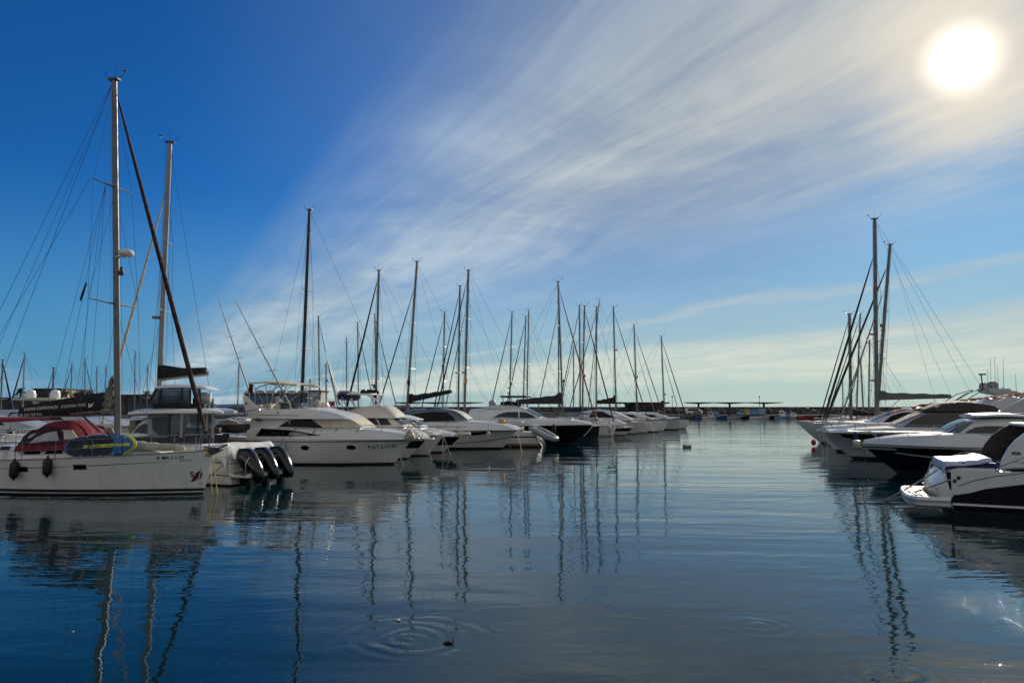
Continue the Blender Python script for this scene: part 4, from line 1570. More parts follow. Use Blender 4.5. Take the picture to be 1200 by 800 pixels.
    g.box((a3[0], 0, a3[1] + .15), (.25, 1.1, .12))
    g.build('light_bar', STEEL, root)
    # outriggers
    for px0, py0, px1, py1, y in ((292, 458, 254, 346, 1.5), (340, 475, 275.5, 352, -1.5)):
        g = MB()
        p, q = F.at(px0, py0, y), F.at(px1, py1, y * 1.9)
        p, q = Vector((p[0], y, p[1])), Vector((q[0], y * 1.9, q[1]))
        g.tube([p, p.lerp(q, .5), q], [0.05, 0.035, 0.015], 7)
        for k in (.33, .55):
            c = p.lerp(q, k)
            g.tube([c + Vector((-.28, 0, -.03)), c + Vector((.28, 0, .06))], 0.012, 5)
        g.tube([p + Vector((0, 0, -.3)), p + Vector((0, 0, -1.0))], 0.05, 6)
        g.tube([p + Vector((0, 0, -.35)), p], 0.05, 6)
        g.build('outrigger_pole', ALUW, root)
    # flag, radar, lamps
    g = MB()
    p = F.at(292, 452, 1.3)
    g.tube([(p[0], 1.3, p[1] - 1.2), (p[0] - .02, 1.3, p[1] + .3)], 0.012, 5)
    g.rings([[Vector((p[0], 1.3, p[1] + .2)), Vector((p[0] + .22, 1.36, p[1] + .05)), Vector((p[0] + .22, 1.37, p[1] + .05)), Vector((p[0], 1.31, p[1] + .2))],
             [Vector((p[0], 1.3, p[1] - .35)), Vector((p[0] + .30, 1.22, p[1] - .55)), Vector((p[0] + .30, 1.23, p[1] - .55)), Vector((p[0], 1.31, p[1] - .35))]])
    g.build('ensign', MAROON, root)
    g = MB()
    p = F.at(372, 478, -.6)
    g.tube([(p[0], -.6, p[1] - .3), (p[0], -.6, p[1] + .1)], 0.04, 6)
    g.lathe((p[0], -.6, p[1] + .25), [(.05, -.15), (.2, -.12), (.22, 0), (.12, .13), (.03, .15)], 12, axis='x')
    g.build('searchlight', GREYF, root)
    g = MB()
    p = F.at(380, 474, .3)
    g.lathe((p[0], .3, p[1]), [(.06, -.35), (.08, -.2), (.28, -.18), (.30, -.05), (.22, .1), (.03, .14)], 14)
    g.build('radar_dome', CREAM, root)
    # hull fittings
    for px in (357.5, 407.5):
        x, z = F.at(px, 524.5, -1.7)
        pts = [(x + .20 * math.cos(k), z + .10 * math.sin(k)) for k in [2 * PI * i / 16 for i in range(16)]]
        for s in (-1, 1):
            w = decal('porthole', pts, hy, GLASS, root, s, off=0.012, step=9)
            decal('porthole_frame', [(x + (q[0] - x) * 1.22, z + (q[1] - z) * 1.35) for q in pts], hy, STEEL, w, s, off=0.006, step=9)
    x, z = F.at(427, 526.6, -1.4)
    x2, z2 = F.at(462, 524.2, -.7)
    lettering('registration', '7ª-AT-2-17-97', x, z, 0.28, hy, LETTER, root, -1, width=x2 - x, slope=(z2 - z) / (x2 - x) * .6, bold=0.006)
    bow_rails(F, hull, root, 0.30, 0.95, 0.62, 7, lean=0.45, inset=0.12)
    g = MB()
    g.box((L + .05, 0, 1.36), (.8, .34, .10))
    g.tube([(L - .4, 0, 1.50), (L + .3, 0, 1.45), (L + .55, 0, 1.25)], 0.035, 6)
    g.build('anchor', STEEL, root, bevel=0.01)
    g = MB()
    g.box((-.55, 0, .45), (1.2, 3.1, .14))
    g.build('swim_platform', TEAK, root, bevel=0.03)
    g = MB()
    sp = F.poly([(345, 480.0), (352, 477.2), (354, 477.2), (354, 480)], 0)
    tag(root, 'cream white flybridge cruiser with tan bimini and two tall outrigger poles', 'motor yacht', MOT)
    xx, zz = F.at(331.5, 524, -2.05)
    fender(F.w(xx, -2.05, zz), 0.62, 0.14, GREYF, 'grey fender hanging on the side of the flybridge cruiser with outriggers', rope=.55)
    p = at(480, 511.5, 38.2)
    o = empty('ball_fender', p)
    g = MB()
    g.ball((0, 0, 0), .275, 16, sz=1.08)
    g.lathe((0, 0, .27), [(.06, 0), (.05, .1), (.02, .12)], 8)
    g.build('fender_body', CREAMF, o)
    g = MB()
    g.tube([(0, 0, .3), (-.1, .2, .6)], .014, 5)
    g.build('lanyard', RUBBER, o)
    tag(o, 'big round cream ball fender hung at the bow of the flybridge cruiser', 'fender')
    rope_line(at(468, 533, 38.6), (at(477, 549, 38.0) + Vector((0, 0, -.2))), .02, .02, ROPE, 'mooring rope running down right from the flybridge cruiser bow, below its ball fender')
    return F, root


FB, RB = flybridge_cruiser()


# ---- cruisers behind it
def cruiser_c():
    # cream canopy, blue bundle on the arch
    F = Frame(499, 514.5, 42.6, -12, 11.0)
    L, B = 11.0, 3.6
    root = F.root('motor_cruiser')
    hull = Hull(L, B, 1.18, 1.2, ws=0.9, rake=1.7, flare_b=0.38, flare_m=0.93, tm=0.45, p=2.2, q=0.85)
    hull.build(root, [WHITE, ANTIF, NAVY], [('z', 0.08, 1), ('f', 0.55, 0), ('f', .93, 2), ('f', 1.0, 0)], n=30)
    hull.deck(root, DECK, camber=.22)
    yl = -1.5
    P = lambda pts: F.poly(pts, yl)
    H1 = house_from_photo(F, [(380, 513), (489, 514)], [(380, 499), (440, 500), (468, 501), (480, 506), (489, 512)], lambda u: 1.6 - max(0, u - .4) ** 1.6 * 1.9, lambda u: 1.5 - max(0, u - .4) ** 1.6 * 2.0, yl)
    h1 = H1.build('deckhouse', CREAM, root)
    H2 = house_from_photo(F, [(384, 500.5), (468, 501)], [(384, 489), (456, 489), (468, 500)], lambda u: 1.42 - .35 * u * u, lambda u: 1.32 - .42 * u * u, yl)
    h2 = H2.build('cabin', CREAM, root)
    mirror_decals('cabin_window', P([(404, 491), (426, 490.5), (428, 497.5), (412, 498)]), H2, GLASS, h2)
    mirror_decals('cabin_window', P([(429.5, 490.5), (437, 490.5), (442, 497.5), (430, 498)]), H2, GLASSB, h2)
    mirror_decals('cabin_window', P([(439.5, 490.5), (450, 490.5), (456, 498), (444, 498)]), H2, GLASSB, h2)
    screen_front(H2, 'windscreen', GLASSB, h2, F.at(456.5, 490, yl)[0], F.at(466.5, 499, yl)[0], off=.02)
    H3 = house_from_photo(F, [(396, 489.3), (461, 489.8)], [(396, 486), (403, 482), (411, 478.5), (428, 475.3), (440, 474.5), (448, 477), (455, 482.5), (461, 489.3)],
                          lambda u: 1.58 - .5 * u ** 3, lambda u: 1.15 - .35 * u * u, yl, n=16)
    H3.r = .3
    H3.build('flybridge', CREAM, root)
    g = MB()
    for px, py in ((408, 484), (415.5, 485.5)):
        x, z = F.at(px, py, yl)
        g.lathe((x, -H3.y(x, z) - .01, z), [(.05, 0), (.05, -.02)], 8, axis='y')
    g.build('vent', STRIPE, root)
    g = MB()
    for y in (-1.1, 1.1):
        a, b, c, d = F.at(428, 475, y), F.at(426, 469, y), F.at(416, 462.5, y), F.at(446, 475, y)
        g.tube([(d[0], y, d[1]), (d[0] - .3, y, d[1] + .35), (c[0] + .8, y, c[1])], .06, 6)
        g.tube([(b[0] + 1, y, b[1] - .1), (c[0] + 1.6, y, c[1])], .05, 6)
    c, d = F.at(416, 462, 0), F.at(443, 462, 0)
    g.box(((c[0] + d[0]) / 2, 0, c[1]), (d[0] - c[0], 2.3, .07))
    arch = g.build('radar_arch', WHITE, root, bevel=.02)
    for px, r in ((426, .2), (433.5, .28), (440, .24)):
        g = MB()
        x, z = F.at(px, 460, 0)
        g.lathe((x, 0, z + .02), [(r * .5, -.12), (r, -.08), (r * 1.02, .04), (r * .7, .15), (.02, .19)], 14)
        g.build('dome', RUBBER, arch)
    g = MB()
    a, b = F.at(397, 463, -.5), F.at(412, 463, -.5)
    rg = []
    for i in range(9):
        u = i / 8
        x = a[0] + (b[0] - a[0]) * u
        rr = .28 * (1 + .12 * math.sin(i * 2.2)) * (.55 if i in (0, 8) else 1)
        rg.append([Vector((x, 1.2 * rr * 3.2 * math.cos(k), a[1] + rr * math.sin(k) - .06 * i / 8)) for k in [2 * PI * j / 12 for j in range(12)]])
    g.rings(rg)
    g.build('folded_bimini', BLUEC, root, angle=60)
    for y in (-1, 1):
        g = MB()
        a, b, c = F.at(398, 463, y), F.at(402, 478, y), F.at(411, 470, y)
        g.tube([(a[0] + .1, y, a[1]), (b[0], y, b[1] - .3)], .025, 5)
        g.tube([(a[0] + .1, y, a[1]), (b[0] + .4, y, b[1] - .2)], .025, 5)
        g.build('bimini_frame', STEEL, root)
    g = MB()
    a, b = F.at(411, 467, -1.2), F.at(416, 476, -1.2)
    g.tube([(a[0], -1.2, a[1]), (b[0], -1.2, b[1])], .06, 6)
    g.build('ladder_rail', SILVER, root)
    for px0, py0, px1, py1, y in ((399, 475, 386, 425, 1.3), (397.5, 474, 381, 412, -1.3)):
        g = MB()
        p, q = F.at(px0, py0, y), F.at(px1, py1, y)
        g.tube([(p[0], y, p[1]), (q[0], y, q[1])], [.05, .02], 6)
        g.build('outrigger_pole', ALUW, root)
    g = MB()
    p = F.at(392, 474, -.8)
    g.tube([(p[0], -.8, p[1] - 1), (p[0], -.8, p[1] + .3)], .012, 5)
    g.box((p[0] - .2, -.8, p[1] + .05), (.4, .02, .3), rz=.2)
    g.build('ensign', REDP, root)
    bow_rails(F, hull, root, 0.35, 0.95, 0.55, 7, lean=0.35, inset=0.12)
    g = MB()
    g.box((L + .05, 0, 1.2), (.9, .4, .09))
    g.build('bow_platform', WHITE, root, bevel=.02)
    tag(root, 'cream flybridge cruiser with three black domes and a folded blue bimini', 'motor yacht', MOT)
    rope_line(at(499.5, 515, 42.4), at(508, 541, 41.6) + Vector((0, 0, -.2)), .02, .02, ROPE, 'mooring rope slanting right into the water in front of the white hardtop cruiser bow')


cruiser_c()


def simple_cruiser(label, bow, Yb, L, B, fb, fs, hm, bands, mats, houses, heading=-12, name='motor_cruiser', rake=1.4, rails=True, cat='motor boat', group=MOT, flare=.42, extra=None, deckm=None):
    """houses: list of (part name, bottom px, top px, half widths, material, windows[(px poly, material)], screen px or None)"""
    F = Frame(bow[0], bow[1], Yb, heading, L)
    root = F.root(name)
    hull = Hull(L, B, fb, fs, ws=.9, rake=rake, flare_b=flare, flare_m=.93, tm=.45, p=2.2, q=.85)
    hull.build(root, mats, bands, n=30)
    hull.deck(root, deckm or DECK, camber=.12)
    sg = -1 if math.cos(F.h) > 0 else 1
    for (nm, bot, top, wb, wt, m, wins, scr, rr) in houses:
        yl = sg * wb * .95
        H = house_from_photo(F, bot, top, (lambda u, w=wb: w * (1 - .30 * u ** 2.2)) if sg < 0 or True else wb, (lambda u, w=wt: w * (1 - .36 * u ** 2.2)), yl, n=14)
        H.r = rr
        h = H.build(nm, m, root)
        for w in wins:
            pts = F.poly(w[0], yl)
            mirror_decals('side_window', pts, H, w[1], h)
        if scr:
            screen_front(H, 'windscreen', scr[2], h, F.at(scr[0], 480, yl)[0], F.at(scr[1], 480, yl)[0], off=.02)
    if rails:
        bow_rails(F, hull, root, .4, .95, .55, 6, lean=.3, inset=.12)
    if extra:
        extra(F, hull, root)
    tag(root, label, cat, group)
    return F, hull, root


# white bow in the middle with the small hardtop
simple_cruiser('small white cruiser with a low hardtop and blue windscreen, bow beside the cream flybridge cruiser', (519, 508.5), 45.6, 10.5, 3.4, 1.3, 1.25, WHITE,
               [('z', .08, 1), ('f', 1.0, 0)], [WHITE, ANTIF],
               [('deckhouse', [(430, 510), (505, 510)], [(430, 501), (480, 501), (505, 507)], 1.4, 1.3, WHITE, [], None, .1),
                ('cabin', [(440, 501.5), (490, 502)], [(440, 492), (480, 492), (490, 500)], 1.25, 1.15, WHITE, [([(462, 500), (464, 493.5), (479, 493.5), (486, 500)], GLASSB)], (481.5, 489, GLASSB), .1),
                ('hardtop', [(440, 492), (483, 492.2)], [(440, 488), (455, 486.5), (470, 487.5), (483, 491.2)], 1.35, 1.2, WHITE, [], None, .12)])


def d_extra(F, hull, root):
    g = MB()
    g.box((F.L + .1, 0, 1.28), (.9, .35, .12))
    g.tube([(F.L - .2, 0, 1.4), (F.L + .5, 0, 1.38), (F.L + .6, 0, 1.2)], .05, 6)
    g.build('anchor', CREAM, root)


simple_cruiser('low white cruiser with a black hull band, bow just left of the silver coupe', (541, 510), 48.8, 10.5, 3.4, 1.22, 1.2, WHITE,
               [('z', .08, 1), ('f', .42, 0), ('f', .88, 2), ('f', 1.0, 0)], [WHITE, ANTIF, BLACKH],
               [('deckhouse', [(450, 511), (528, 511)], [(450, 503), (500, 503), (528, 509)], 1.35, 1.2, WHITE, [], None, .1)], extra=d_extra, rake=1.9)
rope_line(at(519.5, 510, 46.0), at(531, 537, 45.0) + Vector((0, 0, -.2)), .02, .02, ROPE, 'tan mooring rope slanting right from the black banded cruiser bow')
rope_line(at(519, 510, 46.1), at(519, 541, 45.2) + Vector((0, 0, -.2)), .0, .012, ROPE, 'thin mooring line hanging straight down beside the black banded cruiser bow')


def coupe_extra(F, hull, root):
    hy = hull.y
    yl = -1.8
    P = lambda pts: F.poly(pts, yl)
    for s in (-1, 1):
        decal('hull_window', [F.at(x, y, -1.5) for x, y in ((543, 510), (543, 506.6), (560, 506.2), (576, 504.8), (577, 505.4), (568, 508.6), (556, 510))], hy, GLASS, root, s, off=.012)
        decal('styling_line', [F.at(x, y, -1.3) for x, y in ((534, 520), (534, 519.2), (570, 516.5), (600, 511.3), (600, 512), (570, 517.3))], hy, STRIPE, root, s, off=.008)
    g = MB()
    p = F.at(588, 494.5, -.3)
    g.lathe((p[0], -.3, p[1]), [(.06, -.26), (.2, -.2), (.27, 0), (.2, .2), (.06, .27)], 12, axis='x')
    g.box((p[0] + .05, -.2, p[1] - .05), (.5, .3, .3), rz=.3, ry=.4)
    g.build('deck_buoy', YELLOW, root)


FE, HE, RE = simple_cruiser('white and silver sport coupe yacht with black glass and a yellow buoy on its bow', (606, 502.5), 53.5, 13.5, 4.2, 1.42, 1.5, WHITE,
                            [('z', .12, 1), ('f', .93, 0), ('f', .95, 2), ('f', 1.0, 0)], [WHITE, ANTIF, STRIPE],
                            [('foredeck', [(500, 504.5), (603, 504)], [(500, 493), (545, 493.8), (575, 495.5), (592, 498.5), (603, 503)], 2.0, 1.8, WHITE, [], None, .25),
                             ('coupe', [(462, 495), (546, 495)], [(462, 484), (480, 480), (505, 478.6), (522, 480), (534, 484), (546, 493.8)], 1.85, 1.45, mat('pewter_gelcoat', (.16, .17, .18), .25),
                              [([(470, 494), (478, 485.5), (503, 482.3), (521, 482.8), (528, 487), (533, 494)], GLASS)], (523, 544, GREYF), .3),
                             ('sunroof', [(500, 479), (530, 482)], [(500, 477), (516, 478), (530, 481.8)], 1.1, .9, NAVY, [], None, .1)],
                            extra=coupe_extra, rake=1.6)


# ---- black hulled motor yacht
def black_yacht():
    F = Frame(695, 497.5, 61, -12, 15.5)
    L, B = 15.5, 4.6
    root = F.root('motor_yacht')
    hull = Hull(L, B, 1.62, 1.55, ws=.9, rake=2.6, flare_b=.3, flare_m=.95, tm=.45, p=2.2, q=.85)
    hull.build(root, [BLACKH, ANTIF, WHITE], [('z', .1, 1), ('f', .96, 0), ('f', 1.0, 2)], n=40)
    hull.deck(root, DECK)
    yl = -2.0
    P = lambda pts: F.poly(pts, yl)
    H1 = house_from_photo(F, [(545, 499), (690, 497.8)], [(545, 490), (633, 491), (668, 492), (682, 494.5), (690, 496.8)], lambda u: 2.2 - max(0, u - .5) ** 1.7 * 5.5, lambda u: 2.1 - max(0, u - .5) ** 1.7 * 5.6, yl, n=18)
    h1 = H1.build('bulwark', WHITE, root)
    H2 = house_from_photo(F, [(548, 491.5), (632, 491.5)], [(548, 480), (570, 478), (600, 477), (612, 478.3), (622, 483.5), (632, 490.5)], lambda u: 1.9 - .6 * u ** 2.5, lambda u: 1.55 - .5 * u ** 2.5, yl, n=16)
    H2.r = .3
    h2 = H2.build('saloon', WHITE, root)
    mirror_decals('side_window', P([(577, 489), (584, 485), (592, 482.6), (606, 482.4), (606, 489.5), (590, 488.8)]), H2, GLASSB, h2)
    mirror_decals('side_window', P([(607.5, 489.8), (607.5, 482.4), (614, 482.8), (622, 486), (627, 490.3)]), H2, GLASSB, h2)
    screen_front(H2, 'windscreen', GLASSB, h2, F.at(614, 480, yl)[0], F.at(630, 489, yl)[0], off=.02)
    H3 = house_from_photo(F, [(568, 478.5), (612, 478.5)], [(568, 476), (580, 474.5), (600, 474.8), (612, 478)], lambda u: 1.6 - .4 * u * u, lambda u: 1.3 - .4 * u * u, yl)
    H3.build('flybridge', WHITE, root)
    g = MB()
    a, b = F.at(586, 464.5, -1.2), F.at(617, 465.5, -1.2)
    g.box(((a[0] + b[0]) / 2, 0, a[1]), (b[0] - a[0], 2.6, .14))
    bi = g.build('bimini', BLACKC, root, bevel=.04)
    for px, y in ((589, -1.2), (599, -1.2), (606, -1.2), (589, 1.2), (599, 1.2), (606, 1.2)):
        g = MB()
        p, q = F.at(px, 465, y), F.at(px + 2, 475.5, y)
        g.tube([(p[0], y, p[1]), (q[0], y, q[1] - .2)], .035, 5)
        g.build('bimini_post', STEEL, bi)
    g = MB()
    for px, w, h in ((590, .5, .5), (597, .8, .6), (606, .7, .45)):
        p = F.at(px, 474, -.5)
        g.box((p[0], -.4, p[1]), (w, .9, h), taper=.8)
    g.build('helm_seats', BLACKC, root, bevel=.05)
    g = MB()
    p = F.at(577, 472.5, .6)
    g.lathe((p[0], .6, p[1]), [(.12, -.4), (.14, -.3), (.32, -.25), (.34, .05), (.2, .28), (.03, .33)], 14)
    g.build('radar_dome', GREYF, root)
    g = MB()
    rg = random.Random(9)
    for i in range(7):
        p = F.at(634 + i * 5.5, 490.5, -.9)
        g.box((p[0], rg.uniform(-1.0, .6), p[1] - .05), (rg.uniform(.5, 1.0), rg.uniform(.6, 1.2), rg.uniform(.15, .35)), rz=rg.uniform(-.4, .4), taper=.8)
    g.build('foredeck_cushions', WHITEC, root, bevel=.05)
    bow_rails(F, hull, root, .45, .95, .6, 8, lean=.2, inset=.15)
    tag(root, 'black hulled motor yacht with white superstructure and black bimini', 'motor yacht', MOT)
    rope_line(at(696, 497.5, 60.5), at(684, 511, 59.5), .02, .03, ROPE, 'pale rope from the black hulled yacht bow slanting down left')


black_yacht()


# ---- small boat with an open stern, and the grey tender hung beside it
def stern_boat():
    F = Frame(580, 505, 57.5, 168, 8.6)
    F.loc = Vector((at(630, 522, 57).x, 57.0, 0))
    root = F.root('cabin_boat')
    hull = Hull(8.6, 2.9, 1.25, 1.15, ws=.8, rake=.8, srake=-.75, flare_b=.6, flare_m=.9)
    hull.build(root, [WHITE, ANTIF, STRIPE, TEAK], [('z', .10, 1), ('z', .26, 3), ('f', .62, 0), ('f', .72, 2), ('f', 1.0, 0)], n=24)
    hull.deck(root, DECK)
    sail_cabin(root, hull, 2.4, 6.6, .5, 1.0)
    g = MB()
    for s in (-1, 1):
        g.tube([(.9, s * 1.1, 1.1), (.85, s * 1.1, 1.75), (2.2, s * 1.2, 1.75)], .02, 5)
    g.tube([(.85, -1.1, 1.75), (.85, 1.1, 1.75)], .02, 5)
    g.tube([(.9, -1.1, 1.1), (.9, 1.1, 1.1)], .02, 5)
    g.build('pushpit', STEEL, root)
    g = MB()
    for i in range(6):
        a = i * 1.3
        g.box((1.4 + .2 * math.sin(a), -.8 + .3 * i, 1.35), (.35, .3, .35), rz=a, taper=.7)
    g.build('deck_gear', CREAMF, root, bevel=.04)
    g = MB()
    for y in (-.25, .25):
        g.tube([(.35, y, 1.0), (-.15, y, .35)], .03, 5)
    for i in range(4):
        u = .1 + i * .25
        g.tube([(.35 - .5 * u, -.25, 1 - .65 * u), (.35 - .5 * u, .25, 1 - .65 * u)], .03, 5)
    g.build('boarding_ladder', CREAM, root)
    tag(root, 'small white cabin boat with tan waterline, stern and ladder toward the channel', 'motor boat', MOT)
    rope_line(at(596, 503, 56.2), at(599, 528, 55) + Vector((0, 0, -.2)), .02, .018, ROPE, 'mooring rope hanging at the stern of the small cabin boat')
    # tender
    a, b = at(624.5, 500.5, 56.0), at(652, 516.5, 55.0)
    d = b - a
    o = empty('inflatable_tender', (a + b) / 2)
    yaw = math.atan2(d.y, d.x)
    pit = -math.atan2(d.z, math.hypot(d.x, d.y))
    o.rotation_euler = (0, pit, yaw)
    ln = d.length / 2 - .05
    g = MB()
    g.tube([(-ln, -.62, 0), (-ln * .3, -.66, 0), (ln * .45, -.58, .02), (ln * .85, -.34, .08), (ln * 1.0, 0, .12), (ln * .85, .34, .08), (ln * .45, .58, .02), (-ln * .3, .66, 0), (-ln, .62, 0)],
           [.14, .22, .22, .2, .19, .2, .22, .22, .14], 10)
    g.build('tube', GREYR, o, angle=60)
    g = MB()
    g.prism([(-ln * .95, -.12), (ln * .6, -.12), (ln * .8, 0), (-ln * .95, -.02)], -.5, .5)
    g.box((-ln * .88, 0, .1), (.07, 1.0, .45))
    g.build('floor', WHITE, o)
    tag(o, 'grey inflatable tender hung tilted in front of the black hulled yacht', 'dinghy')


stern_boat()


# ---- triple outboard boat
def outboard_boat():
    h = 157
    F = Frame(300, 560, 30, h, 7.2)
    st = at(269, 566, 28.0)
    F.loc = Vector((st.x, st.y, 0)) + F.nrm * -1.25
    root = F.root('outboard_boat')
    L, B = 7.2, 2.7
    hull = Hull(L, B, 1.45, .95, ws=.93, rake=1.4, srake=0.0, flare_b=.4, flare_m=.94, tm=.4)
    hull.build(root, [WHITE, ANTIF, STRIPE], [('z', .06, 1), ('f', .40, 0), ('f', .44, 2), ('f', .9, 0), ('f', .93, 2), ('f', 1.0, 0)], n=26)
    hull.deck(root, DECK, drop=.12)
    g = MB()
    g.box((-.42, 0, .42), (.95, 2.5, .16))
    g.build('engine_bracket', WHITE, root, bevel=.03)
    g = MB()
    g.tube([(-.3, 1.1, .5), (-.75, 1.28, .46)], .05, 6)
    g.box((-.55, 1.2, .52), (.65, .25, .06))
    g.build('swim_step', STEEL, root)
    # draped cover over the aft cockpit
    g = MB()
    rg = []
    n = 13
    for i in range(n):
        u = i / (n - 1)
        x = .15 + 1.9 * u
        zt = 1.60 - .06 * u + .02 * math.sin(u * 9)
        q = []
        m = 22
        for j in range(m + 1):
            a = -1 + 2 * j / m
            e = max(0, abs(a) - .72) / .28
            y = 1.42 * math.copysign(min(1, abs(a) / .8) ** .9, a)
            z = zt - .62 * e ** 1.3 - .014 * (1 - math.cos(a * 9 + u * 4)) - (.35 if i in (0,) else 0) * .4
            z += .03 * math.sin(a * 21 + u * 13) * e
            q.append(Vector((x + .05 * math.sin(a * 15) * e, y, z)))
        rg.append(q)
    g.rings(rg, cap=False, closed=False)
    # the hanging end
    V, Fc = [], []
    for j, p in enumerate(rg[0]):
        V += [p, p + Vector((-.10 - .06 * math.sin(j * 1.9), 0, -.55 - .08 * math.sin(j * 2.6)))]
    Fc = [(2 * j, 2 * j + 2, 2 * j + 3, 2 * j + 1) for j in range(len(rg[0]) - 1)]
    g.add(V, Fc)
    g.build('cockpit_cover', WHITEC, root, angle=60, solid=.012)
    for i, y in enumerate((.86, 0.0, -.86)):
        eng = empty('outboard_engine')
        eng.parent = root
        eng.location = (-.60, y, .42)
        eng.scale = (1.04, 1.04, 1.04)
        eng.rotation_euler = (0, R(4), R((3, 0, -2)[i]))
        g = MB()
        rg = []
        for zz, x0, x1, w in ((-.24, -.60, -.26, .09), (-.12, -.66, -.12, .15), (.08, -.64, .10, .22), (.28, -.56, .30, .27), (.50, -.45, .44, .30), (.72, -.32, .48, .30), (.90, -.16, .46, .26), (1.0, .0, .38, .17)):
            q = []
            for k in range(16):
                a = 2 * PI * k / 16
                c, s = math.cos(a), math.sin(a)
                q.append(Vector(((x0 + x1) / 2 + (x1 - x0) / 2 * math.copysign(abs(c) ** .75, c), w * math.copysign(abs(s) ** .8, s), zz)))
            rg.append(q)
        g.rings(rg)
        cw = g.build('cowl', ENGINE, eng, angle=50)
        g = MB()
        for s in (-1, 1):
            g.tube([(-.30, s * .315, .66), (-.12, s * .325, .40), (-.10, s * .30, .05)], .02, 5)
        g.build('cowl_trim', SILVER, cw)
        g = MB()
        g.rings([[Vector((cx + c * rx, s * ry, z)) for c, s in ((1, .6), (.3, 1), (-.6, .8), (-1, 0), (-.6, -.8), (.3, -1), (1, -.6))] for z, cx, rx, ry in
                 ((.14, -.02, .22, .15), (-.1, -.03, .19, .12), (-.55, -.05, .16, .06), (-.95, -.08, .15, .05))])
        g.box((-.16, 0, -.50), (.5, .30, .03))
        g.box((.22, 0, -.05), (.22, .30, .45))
        g.build('leg', ENGINE, eng, angle=40)
        g = MB()
        g.lathe((-.3, 0, -.86), [(.02, -.35), (.08, -.2), (.09, .1), (.05, .3), (.01, .4)], 10, axis='x')
        for k in range(3):
            a = 2 * PI * k / 3
            g.box((-.55, .13 * math.cos(a), -.86 + .13 * math.sin(a)), (.05, .12, .2))
        g.build('propeller', STEEL, eng)
    tag(root, 'white boat with three black outboard engines under a white cover', 'motor boat', MOT)
    rope_line(at(283, 522, 29.5), at(240, 563, 26.5), .06, .014, RUBBER, 'dark mooring line crossing in front of the triple outboard boat')


outboard_boat()


